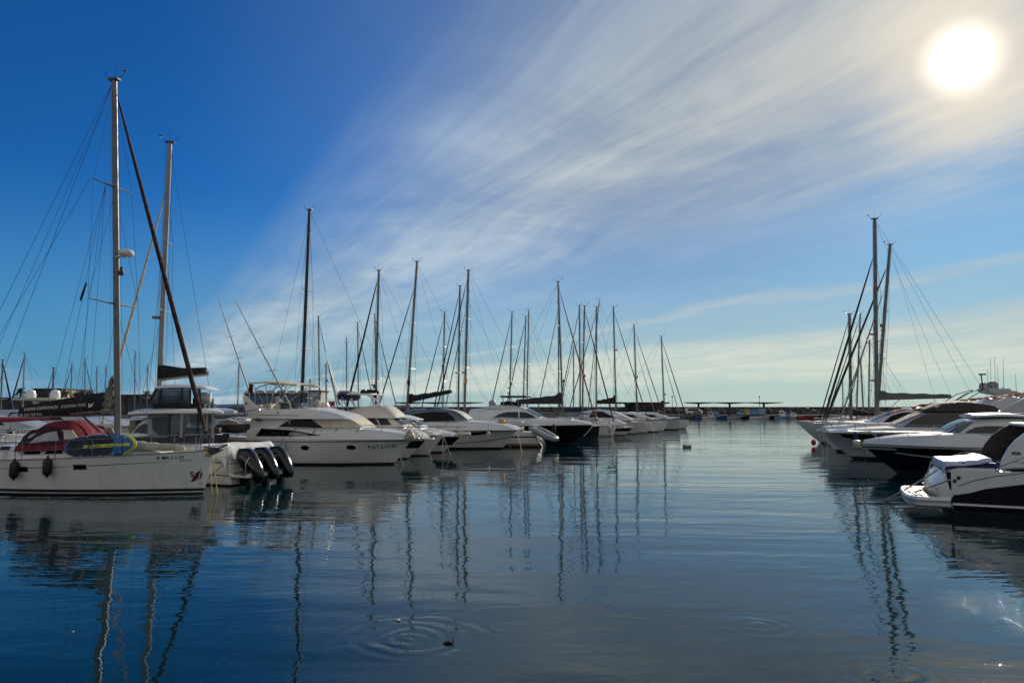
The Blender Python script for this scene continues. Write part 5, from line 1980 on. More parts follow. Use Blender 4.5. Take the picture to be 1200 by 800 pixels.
# ---- sailing catamaran with enclosed cockpit
def catamaran():
    F = Frame(300, 560, 35, 192, 13.0)
    s0 = at(263, 500, 37.6)
    F.loc = Vector((s0.x, 37.6, 0))
    L = 13.0
    root = F.root('sailing_catamaran')
    for s in (-1, 1):
        h = Hull(L, 1.7, 1.75, 1.25, ws=.8, rake=.2, srake=-.3, flare_b=.8, flare_m=.9, tm=.5)
        o = h.build(root, [WHITE, ANTIF, STRIPE], [('z', .08, 1), ('f', .5, 0), ('f', .55, 2), ('f', 1.0, 0)], n=24)
        o.location = (0, s * 2.45, 0)
        d = h.deck(root, DECK)
        d.location = (0, s * 2.45, 0)
    g = MB()
    g.box((5.0, 0, 1.25), (9.0, 4.6, .5))
    g.build('bridge_deck', WHITE, root, bevel=.08)
    yl = 2.2
    P = lambda pts: F.poly(pts, yl)
    # coaming, dark lower band
    x0, x1 = P([(250, 515)])[0][0], P([(150, 515)])[0][0]
    zt = P([(230, 511.5)])[0][1]
    g = MB()
    g.box(((x0 + x1) / 2, 0, zt - .35), (x1 - x0, 4.7, .7))
    g.build('cockpit_coaming', GREYC, root, bevel=.05)
    # saloon forward with raked screen (left)
    H = House(sorted([(P([(px, 500)])[0][0], zt - .05, P([(px, py)])[0][1], 2.25 - .2 * k, 1.9 - .25 * k) for px, py, k in
                      ((199, 486, 0), (186, 486, .1), (172, 487.5, .4), (160, 494, .8), (150, 502, 1.3), (140, 509, 1.9))]), r=.15)
    sal = H.build('saloon', WHITE, root)
    mirror_decals('saloon_window', P([(153, 507.5), (160, 499), (168, 496), (172, 498), (172, 508)]), H, GLASSB, sal)
    mirror_decals('saloon_window', P([(175, 489), (197.5, 487.5), (197.5, 511), (186, 510), (178, 504)]), H, GLASS, sal)
    screen_front(H, 'windscreen', GLASS, sal, P([(172.5, 500)])[0][0], P([(152, 500)])[0][0], off=.02)
    # hardtop
    a, b = P([(261, 481)])[0], P([(152, 481)])[0]
    g = MB()
    n = 12
    rg = []
    ztp, zbt = P([(230, 479.2)])[0][1], P([(230, 484.5)])[0][1]
    for i in range(n + 1):
        u = i / n
        x = a[0] + (b[0] - a[0]) * u
        w = 2.7 - .9 * max(0, u - .6) ** 1.5 - (.35 if i == 0 else 0)
        t_ = (ztp - zbt) * (1 if 0 < i < n else .5)
        zz = zbt - .12 * max(0, u - .7)
        rg.append([Vector((x, w * q, zz + k * t_)) for q, k in ((-1, .15), (-1, .7), (-.92, 1), (-.4, 1.25), (0, 1.3), (.4, 1.25), (.92, 1), (1, .7), (1, .15), (.95, 0), (0, 0), (-.95, 0))])
    g.rings(rg)
    g.build('hardtop', WHITE, root, angle=45)
    # posts and clear curtains
    for px, wd in ((250, .11), (243, .09), (213.5, .13), (199, .08), (232, .07)):
        for s in (-1, 1):
            p = F.at(px, 485, s * 2.3)
            g = MB()
            g.box((p[0], s * 2.3, (zbt + zt) / 2), (wd, .09, zbt - zt + .06))
            g.build('post', ALUW if px in (250, 213.5, 243) else RUBBER, root)
    for s in (-1, 1):
        for p0, p1 in ((173, 198), (200, 212), (215, 231), (233, 249)):
            xa, xb = F.at(p1, 485, s * 2.25)[0], F.at(p0, 485, s * 2.25)[0]
            V, Fc = [], []
            nx, nz = 12, 6
            for i in range(nx + 1):
                for j in range(nz + 1):
                    u, v = i / nx, j / nz
                    V.append((xa + (xb - xa) * u, s * (2.27 + .05 * math.sin(u * 9 + v * 3) * math.sin(PI * v)), zt + .02 + (zbt - zt) * v))
            for i in range(nx):
                for j in range(nz):
                    Fc.append((i * (nz + 1) + j, (i + 1) * (nz + 1) + j, (i + 1) * (nz + 1) + j + 1, i * (nz + 1) + j + 1))
            g = MB()
            g.add(V, Fc)
            g.build('clear_curtain', CLEAR, root, angle=60)
    # furniture within
    g = MB()
    cx = F.at(222, 500, 0)[0]
    g.box((cx, .6, zt + .15), (1.6, 1.0, .06))
    g.box((cx, -1.2, zt + .1), (2.6, .7, .5))
    g.box((cx + 2.2, .3, zt + .3), (.3, 3.0, 1.0))
    g.build('cockpit_furniture', INT, root, bevel=.03)
    # flybridge
    zf = P([(210, 477)])[0][1]
    zr = P([(210, 455)])[0][1]
    g = MB()
    rg = []
    for i in range(11):
        u = i / 10
        x = P([(239, 455)])[0][0] + (P([(176, 455)])[0][0] - P([(239, 455)])[0][0]) * u
        w = 1.75 * (1 - .12 * u)
        t_ = .16 * (.5 if i in (0, 10) else 1)
        rg.append([Vector((x, w * q, zr + k * t_ + .05 * math.sin(PI * u))) for q, k in ((-1, .1), (-1, .8), (-.5, 1.2), (0, 1.3), (.5, 1.2), (1, .8), (1, .1), (0, 0))])
    g.rings(rg)
    g.build('flybridge_roof', WHITE, root, angle=45)
    x0, x1 = P([(236, 474)])[0][0], P([(175, 474)])[0][0]
    zc = P([(210, 472.5)])[0][1]
    g = MB()
    g.box(((x0 + x1) / 2, 0, (zf + zc) / 2 - .1), (x1 - x0, 3.3, zc - zf + .2))
    g.build('flybridge_coaming', BLACKC, root, bevel=.05)
    for s in (-1, 1):
        for pb, pt in ((173.5, 183), (185, 190), (212, 213.5), (223, 223), (229, 228), (236, 234)):
            p, q = F.at(pb, 473, s * 1.65), F.at(pt, 455, s * 1.6)
            g = MB()
            g.tube([(p[0], s * 1.65, zc), (q[0], s * 1.6, zr)], .05, 6)
            g.build('flybridge_post', RUBBER, root)
        for (b0, b1, t0, t1) in ((174, 185, 183.5, 190), (186, 211, 191, 213), (214, 222, 214, 222), (229, 236, 228, 234)):
            g = MB()
            q = [(F.at(b0, 473, s * 1.65)[0], s * 1.63, zc), (F.at(b1, 473, s * 1.65)[0], s * 1.63, zc), (F.at(t1, 455, s * 1.6)[0], s * 1.58, zr), (F.at(t0, 455, s * 1.6)[0], s * 1.58, zr)]
            g.add(q, [(0, 1, 2, 3)])
            g.build('clear_panel', CLEAR, root, solid=.008)
    g = MB()
    p = F.at(205, 470, 0)
    g.box((p[0], .2, zc + .15), (1.2, 1.6, .5))
    g.box((p[0] - 1.3, -.4, zc + .1), (.9, .9, .4))
    g.build('helm_console', STRIPE, root, bevel=.05)
    g = MB()
    p = F.at(240, 466.5, 0.2)
    g.lathe((p[0], .2, p[1]), [(.1, -.32), (.28, -.3), (.31, -.1), (.31, .1), (.28, .28), (.1, .3)], 14, axis='x', sx=1)
    g.box((p[0], .2, p[1] - .42), (.5, .4, .3))
    g.build('life_raft', WHITE, root, angle=40)
    g = MB()
    p = F.at(190, 478, 1.2)
    g.lathe((p[0], 1.2, ztp + .02), [(.3, 0), (.28, .14), (.15, .24), (.02, .26)], 14)
    g.build('dome', WHITE, root)
    # rig
    mx, _ = F.at(186, 470, 0)
    tx, tz = F.at(199, 167, 0)
    mz = ztp
    rig(root, mx, mz, tx - mx, tz, F.at(116, 515, 0)[0], 1.8, .3, 1.3, 3.2, r=.13, m=ALUW, spreaders=(.36, .62), furl=SAILC, fr=.075, fhead=.84, boom=None, wr=.009, spw=1.4,
        radar=((.335, 'box'),))
    g = MB()
    b0, b1 = F.at(186, 444, 0), F.at(245, 437.5, 0)
    g.tube([(b0[0] - .1, 0, b0[1]), (b1[0], 0, b1[1])], .11, 8)
    g.build('boom', ALUW, root)
    g = MB()
    up, lo = F.poly([(186, 426), (192, 427.5), (215, 431), (236, 430.5), (242, 430.5)]), F.poly([(186, 444), (205, 442), (242, 438)])
    up.sort()
    lo.sort()
    rg = []
    for i in range(17):
        xx = up[0][0] + (up[-1][0] - up[0][0]) * i / 16
        zt_, zb_ = interp(up, xx), interp(lo, xx)
        wd = .2 + .02 * math.sin(i * 1.9)
        rg.append([Vector((xx, wd * a, zb_ + (zt_ - zb_) * k)) for a, k in ((-.6, 0), (-1, .2), (-1.05, .5), (-.8, .85), (0, 1), (.8, .85), (1.05, .5), (1, .2), (.6, 0))])
    g.rings(rg)
    g.build('sail_cover', BLACKC, root, angle=55)
    g = MB()
    p = F.at(183, 462, 0)
    tag(root, 'white sailing catamaran with clear curtained cockpit, flybridge and black sail cover', 'catamaran')
    # dark dinghy with tan cover hung behind the stern
    a, b = at(262, 502, 40.5), at(294, 501, 40.0)
    o = empty('covered_dinghy', (a + b) / 2)
    d = b - a
    o.rotation_euler = (0, 0, math.atan2(d.y, d.x))
    ln = d.length / 2
    g = MB()
    for s in (-1, 1):
        g.tube([(-ln, s * .55, 0), (ln * .5, s * .6, -.03), (ln * .9, s * .3, .02), (ln, 0, .05)], [.2, .26, .22, .2], 10)
    g.box((-ln * .1, 0, -.08), (ln * 1.7, .9, .25))
    g.build('tube', DGREYR, o, angle=60)
    g = MB()
    rg = []
    for i in range(10):
        u = i / 9
        x = -ln * .97 + 1.75 * ln * u
        hh = (.32 + .12 * math.sin(u * 6)) * (1 - .5 * u)
        rg.append([Vector((x, .62 * a_, .10 + hh * (1 - abs(a_) ** 2.2) + .03 * math.sin(7 * a_ + 9 * u))) for a_ in [-1 + 2 * k / 10 for k in range(11)]])
    g.rings(rg, cap=False, closed=False)
    g.build('cover', CREAMC, o, angle=60, solid=.012)
    tag(o, 'dark inflatable dinghy with tan cover hung behind the catamaran stern', 'dinghy')
    g = MB()


catamaran()


# ------------------------------------------------------------------ sailing boats along both sides of the left pontoon
GL = 'sailing boats moored along the left pontoon'
GB = 'sailing boats moored far behind on the left'
GR = 'sailing boats moored on the right'
# label, foot px, head px, distance, bow (+1 right), length, options
for lab, base, top, Y, dr, L, kw in (
    # the row with bows to the channel
    ('navy hulled sailing boat with rust red furled sail and long dark boom cover', (660, 492), (654, 330), 72, 1, 12.0,
     dict(hm=NAVY, furl=RUSTC, cover=GREYC, boomf=.40, crise=.85, bow_px=703, radar=((.30, 'light'),), stripe=0, boomz=3.5, rake_bow=.3)),
    ('white sailing boat with purple red furled sail, just right of the navy hulled one', (682, 492), (685, 359), 77, 1, 11.0,
     dict(furl=MAROON, cover=BLUEC, bow_px=723, boomf=.2, crise=.4, boomz=2.7, radar=((.4, 'light'),))),
    ('white sailing boat with bare straight mast between the purple and the black sail covers', (698.5, 492), (699, 360), 82, 1, 11.0, dict(bow_px=735, spr=(.33, .62))),
    ('white sailing boat with a black sail cover and radar halfway up its mast', (722, 490), (719, 360), 87, 1, 11.5,
     dict(furl=GREYC, cover=BLACKC, bow_px=763, boomf=.2, crise=.75, boomz=3.6, radar=((.62, 'box'),), fr=.06)),
    ('white sailing boat with two headstays, left of the one with the red boom cover', (747, 492), (743, 381), 94, 1, 11.0, dict(furl=GREYC, inner=True, bow_px=782, fr=.055, radar=((.45, 'light'),))),
    ('white sailing boat with red boom cover and red furled sail, last in the left row', (779, 490), (775, 394), 104, 1, 11.5,
     dict(furl=MAROON, cover=MAROON, bow_px=808, boomf=.33, crise=.7, boomz=3.2, inner=True, fr=.07, radar=((.3, 'light'),))),
    # bows away from the channel, on the pontoon's other side
    ('sailing boat with a tall black mast behind the flybridge cruiser', (353, 476), (363, 246), 62, -1, 14.0,
     dict(m=CARBON, hm=NAVY, bow_px=303, r=.15, spr=(.35, .62), spw=1.4, boomf=.1, fr=.03, furl=None)),
    ('sailing boat with dark furled sail and a mast radar behind the cream flybridge cruiser', (440, 478), (444, 317), 66, -1, 12.5,
     dict(furl=CHAR, bow_px=402, fr=.10, r=.11, radar=((.26, 'box'), (.25, 'light')), flag=(1.4, MAROON), spr=(.30, .66))),
    ('sailing boat with black sail cover sloping up above the silver coupe', (476, 478), (489, 307), 70, -1, 13.0,
     dict(furl=GREYC, bow_px=437, cover=BLACKC, crise=.6, boomf=.34, boomrise=.95, boomz=3.6, r=.12, spr=(.34, .62), flag=(1.2, MAROON), furlhead=.86)),
    ('sailing boat with two parallel furled headsails and a yellow and red flag', (544, 480), (549, 317), 76, -1, 13.0,
     dict(furl=GREYC, bow_px=510, inner=True, r=.13, fr=.08, spr=(.36, .68), flag=(1.2, YELLOW), radar=((.33, 'box'),))),
    ('sailing boat with plain thick mast and radar, just left of the yellow flagged one', (537, 478), (539, 335), 82, -1, 12.5,
     dict(furl=GREYC, bow_px=507, r=.11, fr=.07, radar=((.36, 'box'),))),
    ('sailing boat with short mast behind the sloping black sail cover', (519, 474), (521, 366), 92, -1, 11.0, dict(furl=CHAR, bow_px=488, radar=((.5, 'light'),))),
    ('sailing boat with dark furled headsail behind the black bimini', (597, 474), (600, 366), 96, -1, 11.5, dict(furl=CHAR, bow_px=571, radar=((.3, 'box'), (.25, 'box')))),
    ('sailing boat with a dark headstay crossing the mast left of it, behind the black yacht', (613, 474), (616, 371), 100, -1, 11.0, dict(furl=MAROON, bow_px=592, r=.075)),
    ('sailing boat with slim pale mast close right of another, behind the black yacht', (617.5, 474), (619.5, 364), 104, -1, 11.5, dict(spr=(.5,), r=.08)),
    ('sailing boat with slim mast hidden close behind the navy hulled boat', (654.5, 474), (654.8, 356), 108, -1, 12.0, dict(furl=GREYC, bow_px=626, spr=(.4, .7))),
    ('small sailing boat with a short mast seen through the rust red furled sail', (672, 474), (672, 406), 125, -1, 10.5, dict(furl=GREYC, bow_px=655, r=.09)),
    ('sailing boat whose tall mast stands close left of the purple headstay', (680, 474), (679, 358), 99, -1, 12.5, dict(furl=GREYC, bow_px=650, r=.10)),
    ('sailing boat with a mast leaning on a far headstay, left of the bare straight mast', (688, 474), (702, 352), 112, -1, 12.5, dict(furl=CHAR, bow_px=664, r=.05, spr=(.5,))),
    ('sailing boat with slim leaning mast just left of the dark furled headsail', (442, 474), (439, 368), 102, 1, 11.5, dict(furl=GREYC, bow_px=470, r=.09)),
    ('sailing boat with slim mast and a headstay slanting right beside the blue bimini', (420.5, 474), (419, 378), 106, 1, 11.0, dict(furl=GREYC, bow_px=440, r=.085)),
    ('sailing boat with bare slim mast behind the outriggers of the cream cruiser', (406.5, 474), (406, 396), 118, 1, 10.5, dict(r=.085, bow_px=424)),
    ('sailing boat with slim mast and a small flag right of the tall black mast', (375, 476), (373, 371), 96, 1, 11.5, dict(furl=GREYC, bow_px=398, flag=(1.0, REDP), r=.095, radar=((.26, 'light'),))),
    ('sailing boat with a stub mast and hanging lamp right of the tall black mast', (382.5, 476), (382, 425), 100, 1, 8.0, dict(r=.09, spr=(), radar=((.68, 'light'),), vane=False)),
    ('sailing boat with a stub mast close to the pale shed behind the flybridge cruiser', (363, 476), (363.5, 443), 100, 1, 7.5, dict(r=.08, spr=(.5,), vane=False)),
):
    sailboat(lab, base, top, Y, dr, L, group=GL, wr=.011, **kw)

for lab, base, top, Y, dr, L, kw in (
    ('far sailing boat with blue furled headsail at the left picture edge', (1, 478), (3, 422), 88, 1, 9.0, dict(furl=BLUEC, bow_px=16, fr=.12, r=.1)),
    ('far sailing boat with a yellowish mast and one spreader at the far left', (27, 478), (28.5, 415), 95, -1, 10.0, dict(furl=BLUEC, bow_px=17, fr=.1, spr=(.62,), m=ALUW)),
    ('far sailing boat with thick brown mast in front of the dark flat roofed building', (62, 478), (62.5, 431), 105, -1, 9.0, dict(r=.14, bow_px=55, furl=GREYC)),
    ('far sailing boat with dark headstay right of the yellow walled building', (82.5, 478), (84, 426), 110, -1, 10.0, dict(furl=CHAR, bow_px=74)),
    ('far sailing boat with thin mast left of the halfway trees', (99.5, 478), (99.5, 421), 115, 1, 10.0, dict(furl=GREYC, bow_px=107)),
    ('far sailing boat with thin mast above the lettered sail cover', (113, 478), (113.5, 430), 120, -1, 10.0, dict(bow_px=104)),
    ('far sailing boat with the faintest mast next to the front mast', (123.5, 478), (124, 429), 128, 1, 10.0, dict(bow_px=130, r=.07)),
    ('far sailing boat with thin mast between the front mast and the catamaran mast', (158, 478), (158, 412), 120, -1, 11.0, dict(bow_px=146, r=.08)),
    ('far sailing boat with slim mast just left of the catamaran mast', (172.5, 478), (172.5, 428), 125, 1, 10.0, dict(r=.08)),
    ('far sailing boat with slim mast left of the outrigger poles', (278.5, 478), (280, 427), 112, -1, 9.5, dict(r=.085)),
):
    sailboat(lab, base, top, Y, dr, L, group=GB, near=False, wr=.014, **kw)

# right side
for lab, base, top, Y, dr, L, kw in (
    ('tallest sailing boat on the right with a grey sail cover and radar on its mast', (1027, 482), (1024, 257), 60, -1, 14.5,
     dict(bow_px=960, furl=GREYC, fr=.10, r=.16, cover=mat('taupe_canvas', (.13, .12, .115), .85), crise=.55, boomf=.38, boomz=3.75, radar=((.44, 'box'), (.22, 'box')), spr=(.40, .66), furlhead=.84, hm=GREYH, heading=166, boomrise=.15)),
    ('sailing boat on the right with the strongly leaning mast', (1026, 482), (1040, 288), 65, -1, 14.0,
     dict(bow_px=963, furl=GREYC, fr=.11, r=.14, inner=True, radar=((.55, 'light'),), spr=(.36, .62), heading=166, furlhead=.90)),
    ('sailing boat on the right with a thick shorter mast and black boom cover', (997, 482), (995, 368), 82, -1, 12.0,
     dict(bow_px=957, furl=CHAR, fr=.07, r=.17, cover=BLACKC, boomf=.3, boomz=2.2, crise=.5, radar=((.22, 'box'),), spr=(.5,), heading=166)),
    ('sailing boat on the right with slim mast close beside the thick shorter one', (1003, 480), (1007, 368), 88, -1, 11.0, dict(bow_px=965, furl=GREYC, r=.085, heading=166)),
    ('sailing boat on the right with low slim mast between the thick and the tall masts', (1012, 478), (1008.5, 419), 104, -1, 10.0, dict(bow_px=994, r=.09, furl=GREYC, heading=166)),
    ('right hand sailing boat with a radar on top of its low mast', (1017.5, 478), (1018.5, 399), 98, -1, 10.5, dict(r=.09, heading=166, radar=((.97, 'box'),))),
    ('sailing boat on the right with the lowest thin mast and a small pale flag', (988, 478), (987, 443), 118, -1, 8.0, dict(r=.08, heading=166, spr=(.6,), vane=False)),
):
    sailboat(lab, base, top, Y, dr, L, group=GR, wr=.011, **kw)

# hull only neighbours in the far left row: bows end on to the channel
for lab, bow, Yb, L, hm in (('white bow with a dark diagonal line, in the row before the red boom cover', (773, 491), 90.5, 11.0, WHITE),
                            ('pale grey bow second from the end of the left row', (797, 492), 99.5, 11.0, GREYH)):
    simple_cruiser(lab, bow, Yb, L, 3.5, 1.7, 1.5, hm, [('z', .14, 1), ('f', .85, 0), ('f', .9, 2), ('f', 1.0, 0)], [hm, ANTIF, STRIPE],
                   [('deckhouse', [(bow[0] - 60, 491), (bow[0] - 8, 491)], [(bow[0] - 60, 483), (bow[0] - 30, 483.5), (bow[0] - 8, 490.5)], 1.4, 1.1, WHITE, [([(bow[0] - 50, 489), (bow[0] - 48, 485), (bow[0] - 32, 485.5), (bow[0] - 26, 489)], GLASS)], None, .15)],
                   rake=.35, flare=.7)
simple_cruiser('small white launch with a dark side near the far left row end', (742, 497), 79.5, 7.5, 2.6, .95, .8, WHITE, [('z', .08, 1), ('f', .5, 0), ('f', .85, 2), ('f', 1.0, 0)], [WHITE, ANTIF, BLACKH],
               [('cuddy', [(700, 497), (733, 497)], [(700, 491), (722, 492), (733, 496)], 1.0, .8, WHITE, [], None, .1)], rails=False)
simple_cruiser('sport cruiser with dark arched windows behind the white bows at the far left row', (756, 494), 84.5, 12.0, 3.8, 1.4, 1.4, WHITE, [('z', .08, 1), ('f', 1.0, 0)], [WHITE, ANTIF],
               [('coupe', [(680, 490), (741, 492)], [(680, 483), (700, 479.5), (722, 483), (741, 491)], 1.7, 1.3, WHITE, [([(690, 489), (694, 482), (706, 482), (722, 489.5)], GLASS)], None, .3)])


# ------------------------------------------------------------------ motor boats on the right
GRM = 'motor boats moored along the right side'


def near_cruiser():
    """stern toward the channel, only its after half is in the picture"""
    F = Frame(1200, 560, 18, -24, 10.5)
    c = at(1111, 600, 20.4)
    F.loc = Vector((c.x, c.y, 0)) + F.nrm * 1.62
    L, B = 10.5, 3.6
    root = F.root('sport_cruiser')
    yl = -1.70
    P = lambda pts, y=yl: F.poly(pts, y)
    hull = Hull(L, B, 1.55, 1.22, ws=.90, rake=1.6, srake=0.25, flare_b=.4, flare_m=.94, tm=.35, sag=-.06)
    hull.build(root, [BLACKH, ANTIF, WHITE], [('z', .16, 1), ('z', .30, 0), ('z', .36, 2), ('f', 1.0, 0)], n=40)
    hy = hull.y
    # the white topsides sweep down to the stern
    for s in (-1, 1):
        z = lambda px, py: F.at(px, py, yl)
        pts = [z(1110, 551), z(1108, 570), z(1109, 578), z(1121, 580), z(1138, 577.5), z(1154, 573), z(1176, 569), z(1200, 567)]
        pts += [(L * .62, pts[-1][1] + .02), (L * .95, pts[-1][1] + .3), (L * .97, hull.sheer(.97) - .02), (L * .62, hull.sheer(.6) - .02), (L * .3, hull.sheer(.3) - .01)]
        decal('topside', [(p[0] if p[0] > .12 else .12, p[1]) for p in pts], hy, WHITE, root, s, off=.012, step=.25)
        decal('styling_line', [z(1123, 569.5), z(1140, 563), z(1165, 557.6), z(1200, 553.5), z(1200, 554.2), z(1165, 558.4), z(1140, 564), z(1123, 570.3)], hy, STRIPE, root, s, off=.018, step=.25)
        for px in (1119, 1123.5):
            c_ = z(px, 563.5 - (px - 1119) * .8)
            decal('exhaust_port', [(c_[0] - .05, c_[1] - .04), (c_[0] + .03, c_[1] - .06), (c_[0] + .06, c_[1] + .03), (c_[0] - .02, c_[1] + .06)], hy, STRIPE, root, s, off=.02, step=9)
        for px in (1169, 1176):
            c_ = z(px, 550.8)
            decal('filler_cap', [(c_[0] + .055 * math.cos(k), c_[1] + .035 * math.sin(k)) for k in [2 * PI * i / 10 for i in range(10)]], hy, PALEB, root, s, off=.02, step=9)
    hull.deck(root, WHITE, drop=.05, t0=.02)
    # swim platform with rounded corners
    g = MB()
    x0, zt = F.at(1061, 575, -1.2)
    pts = []
    for i in range(25):
        a = PI / 2 + PI * i / 24
        pts.append((-.50 + 0.50 * math.copysign(abs(math.cos(a)) ** .55, math.cos(a)), 1.62 * math.copysign(abs(math.sin(a)) ** .6, math.sin(a))))
    pts += [(.08, -1.62), (.08, 1.62)]
    rg = [[Vector((x * k, y * k, z)) for x, y in pts] for z, k in ((.20, .93), (.26, .98), (.40, 1.0), (.46, .995), (.50, .975))]
    g.rings(rg)
    g.build('swim_platform', WHITE, root, angle=40)
    g = MB()
    g.rings([[Vector((x * k - .0, y * k, z)) for x, y in pts] for z, k in ((.36, 1.004), (.40, 1.012), (.42, 1.004))], cap=False)
    g.build('rub_strip', GREYF, root)
    g = MB()
    for i in range(5):
        g.box((-.50, -1.1 + .55 * i, .512), (.70, .42, .012))
    g.build('platform_treads', TEAK, root)
    # bulging transom with steps
    g = MB()
    rg = []
    for z, x, w in ((.45, -.14, 1.55), (.62, -.20, 1.58), (.85, -.16, 1.58), (1.08, -.02, 1.55), (1.25, .18, 1.48), (1.33, .42, 1.36), (1.34, .9, 1.3)):
        q = []
        for i in range(13):
            a = -1 + 2 * i / 12
            q.append(Vector((x - .16 * (1 - abs(a) ** 3), w * a, z)))
        q += [Vector((1.2, w, z)), Vector((1.2, -w, z))]
        rg.append(q)
    g.rings(rg)
    tr = g.build('transom', WHITE, root, angle=45)
    g = MB()
    for i in range(3):
        g.box((-.10 + .10 * i, .95, .62 + .2 * i), (.45, .7, .05))
    g.tube([(-.32, .55, .7), (-.12, .55, 1.35), (.25, .55, 1.45)], .022, 6)
    g.tube([(-.25, -1.2, .75), (-.20, -.4, .75)], .03, 6)
    g.build('transom_step', GREYF, root, bevel=.02)
    # sun pad under its cover
    g = MB()
    a, b = F.at(1117, 545, -1.0), F.at(1165, 545, -1.0)
    rg = []
    n = 14
    for i in range(n + 1):
        u = i / n
        x = a[0] - .25 + (b[0] - a[0] + .15) * u
        zt = 1.47 + .10 * u + .006 * math.sin(u * 13) + (.06 * math.exp(-((u - .9) / .12) ** 2))
        q = []
        for j in range(17):
            k = -1 + 2 * j / 16
            e = max(0, abs(k) - .85) / .15
            q.append(Vector((x, 1.45 * k * (1 - .03 * e), zt - .12 * e - .008 * math.cos(k * 5 + u * 3) + .004 * math.sin(k * 19 + u * 11))))
        rg.append(q)
    g.rings(rg, cap=False, closed=False)
    V, Fc = [], []
    for j, p in enumerate(rg[0]):
        V += [p, p + Vector((-.06 - .02 * math.sin(j * 2.1), 0, -.20 - .03 * math.sin(j * 1.7)))]
    g.add(V, [(2 * j, 2 * j + 2, 2 * j + 3, 2 * j + 1) for j in range(16)])
    g.build('sunpad_cover', LILACC, root, angle=60, solid=.015)
    g = MB()
    g.box(((a[0] + b[0]) / 2 + .1, 0, 1.36), (b[0] - a[0] - .1, 2.7, .22))
    g.build('sunpad', BLUEC, root, bevel=.04)
    # cockpit side and swept arch, both sides
    fx = P([(1171.5, 549), (1173, 543), (1177, 534), (1183, 524), (1191, 515), (1203, 506), (1222, 497), (1250, 492), (1300, 490), (1360, 496), (1380, 520), (1380, 549)])
    for s in (-1, 1):
        g = MB()
        g.prism(fx, s * 1.70, s * 1.52)
        w = g.build('cockpit_side', WHITE if s < 0 else BROWNC, root, bevel=.05)
        if s < 0:
            c_ = P([(1191, 531)])[0]
            y0 = lambda x, z: 1.70
            decal('badge', [(c_[0] + .11 * math.cos(k), c_[1] + .045 * math.sin(k)) for k in [2 * PI * i / 16 for i in range(16)]], y0, LETTER, w, -1, off=.01, step=9)
            decal('badge', [(c_[0] - .05, c_[1] - .012), (c_[0] + .05, c_[1] - .002), (c_[0] + .05, c_[1] + .012), (c_[0] - .05, c_[1] + .004)], y0, SILVER, w, -1, off=.016, step=9)
            c_ = P([(1188, 541.5)])[0]
            lettering('side_lettering', '29 sport', c_[0], c_[1] - .03, .11, y0, GREYF, w, -1, off=.01)
            ln = P([(1172, 546), (1186, 541), (1200, 535.5), (1240, 526), (1240, 526.8), (1200, 536.2), (1186, 541.8), (1172, 546.8)])
            decal('styling_line', ln, y0, STRIPE, w, -1, off=.008, step=9)
    g = MB()
    p = F.at(1210, 497, 0)
    g.box((p[0] + 1.3, 0, p[1] - .02), (3.2, 3.2, .10))
    g.build('hardtop', WHITE, root, bevel=.04)
    g = MB()
    q = F.at(1180, 545, 0)
    g.box((q[0] + 1.0, 0, 1.30), (2.4, 2.9, .3))
    g.box((q[0] + .4, .9, 1.6), (.5, 1.1, .45), taper=.9)
    g.build('cockpit_seat', BLUEC, root, bevel=.05)
    tag(root, 'white and black sport cruiser nearest on the right, stern with swim platform toward us', 'motor boat', GRM)
    for i, (p, q) in enumerate((((1098, 551), (1034, 583)), ((1113, 562), (1036, 585)))):
        a_ = at(p[0], p[1], (20.4, 19.5)[i])
        b_ = at(q[0], q[1], 23.8)
        b_.z = -.03
        rope_line(a_, b_, .025, .022, ROPE, ('upper mooring rope from the near right cruiser transom to the water', 'lower mooring rope from the near right cruiser side to the water')[i], 'mooring ropes of the near right cruiser')


near_cruiser()


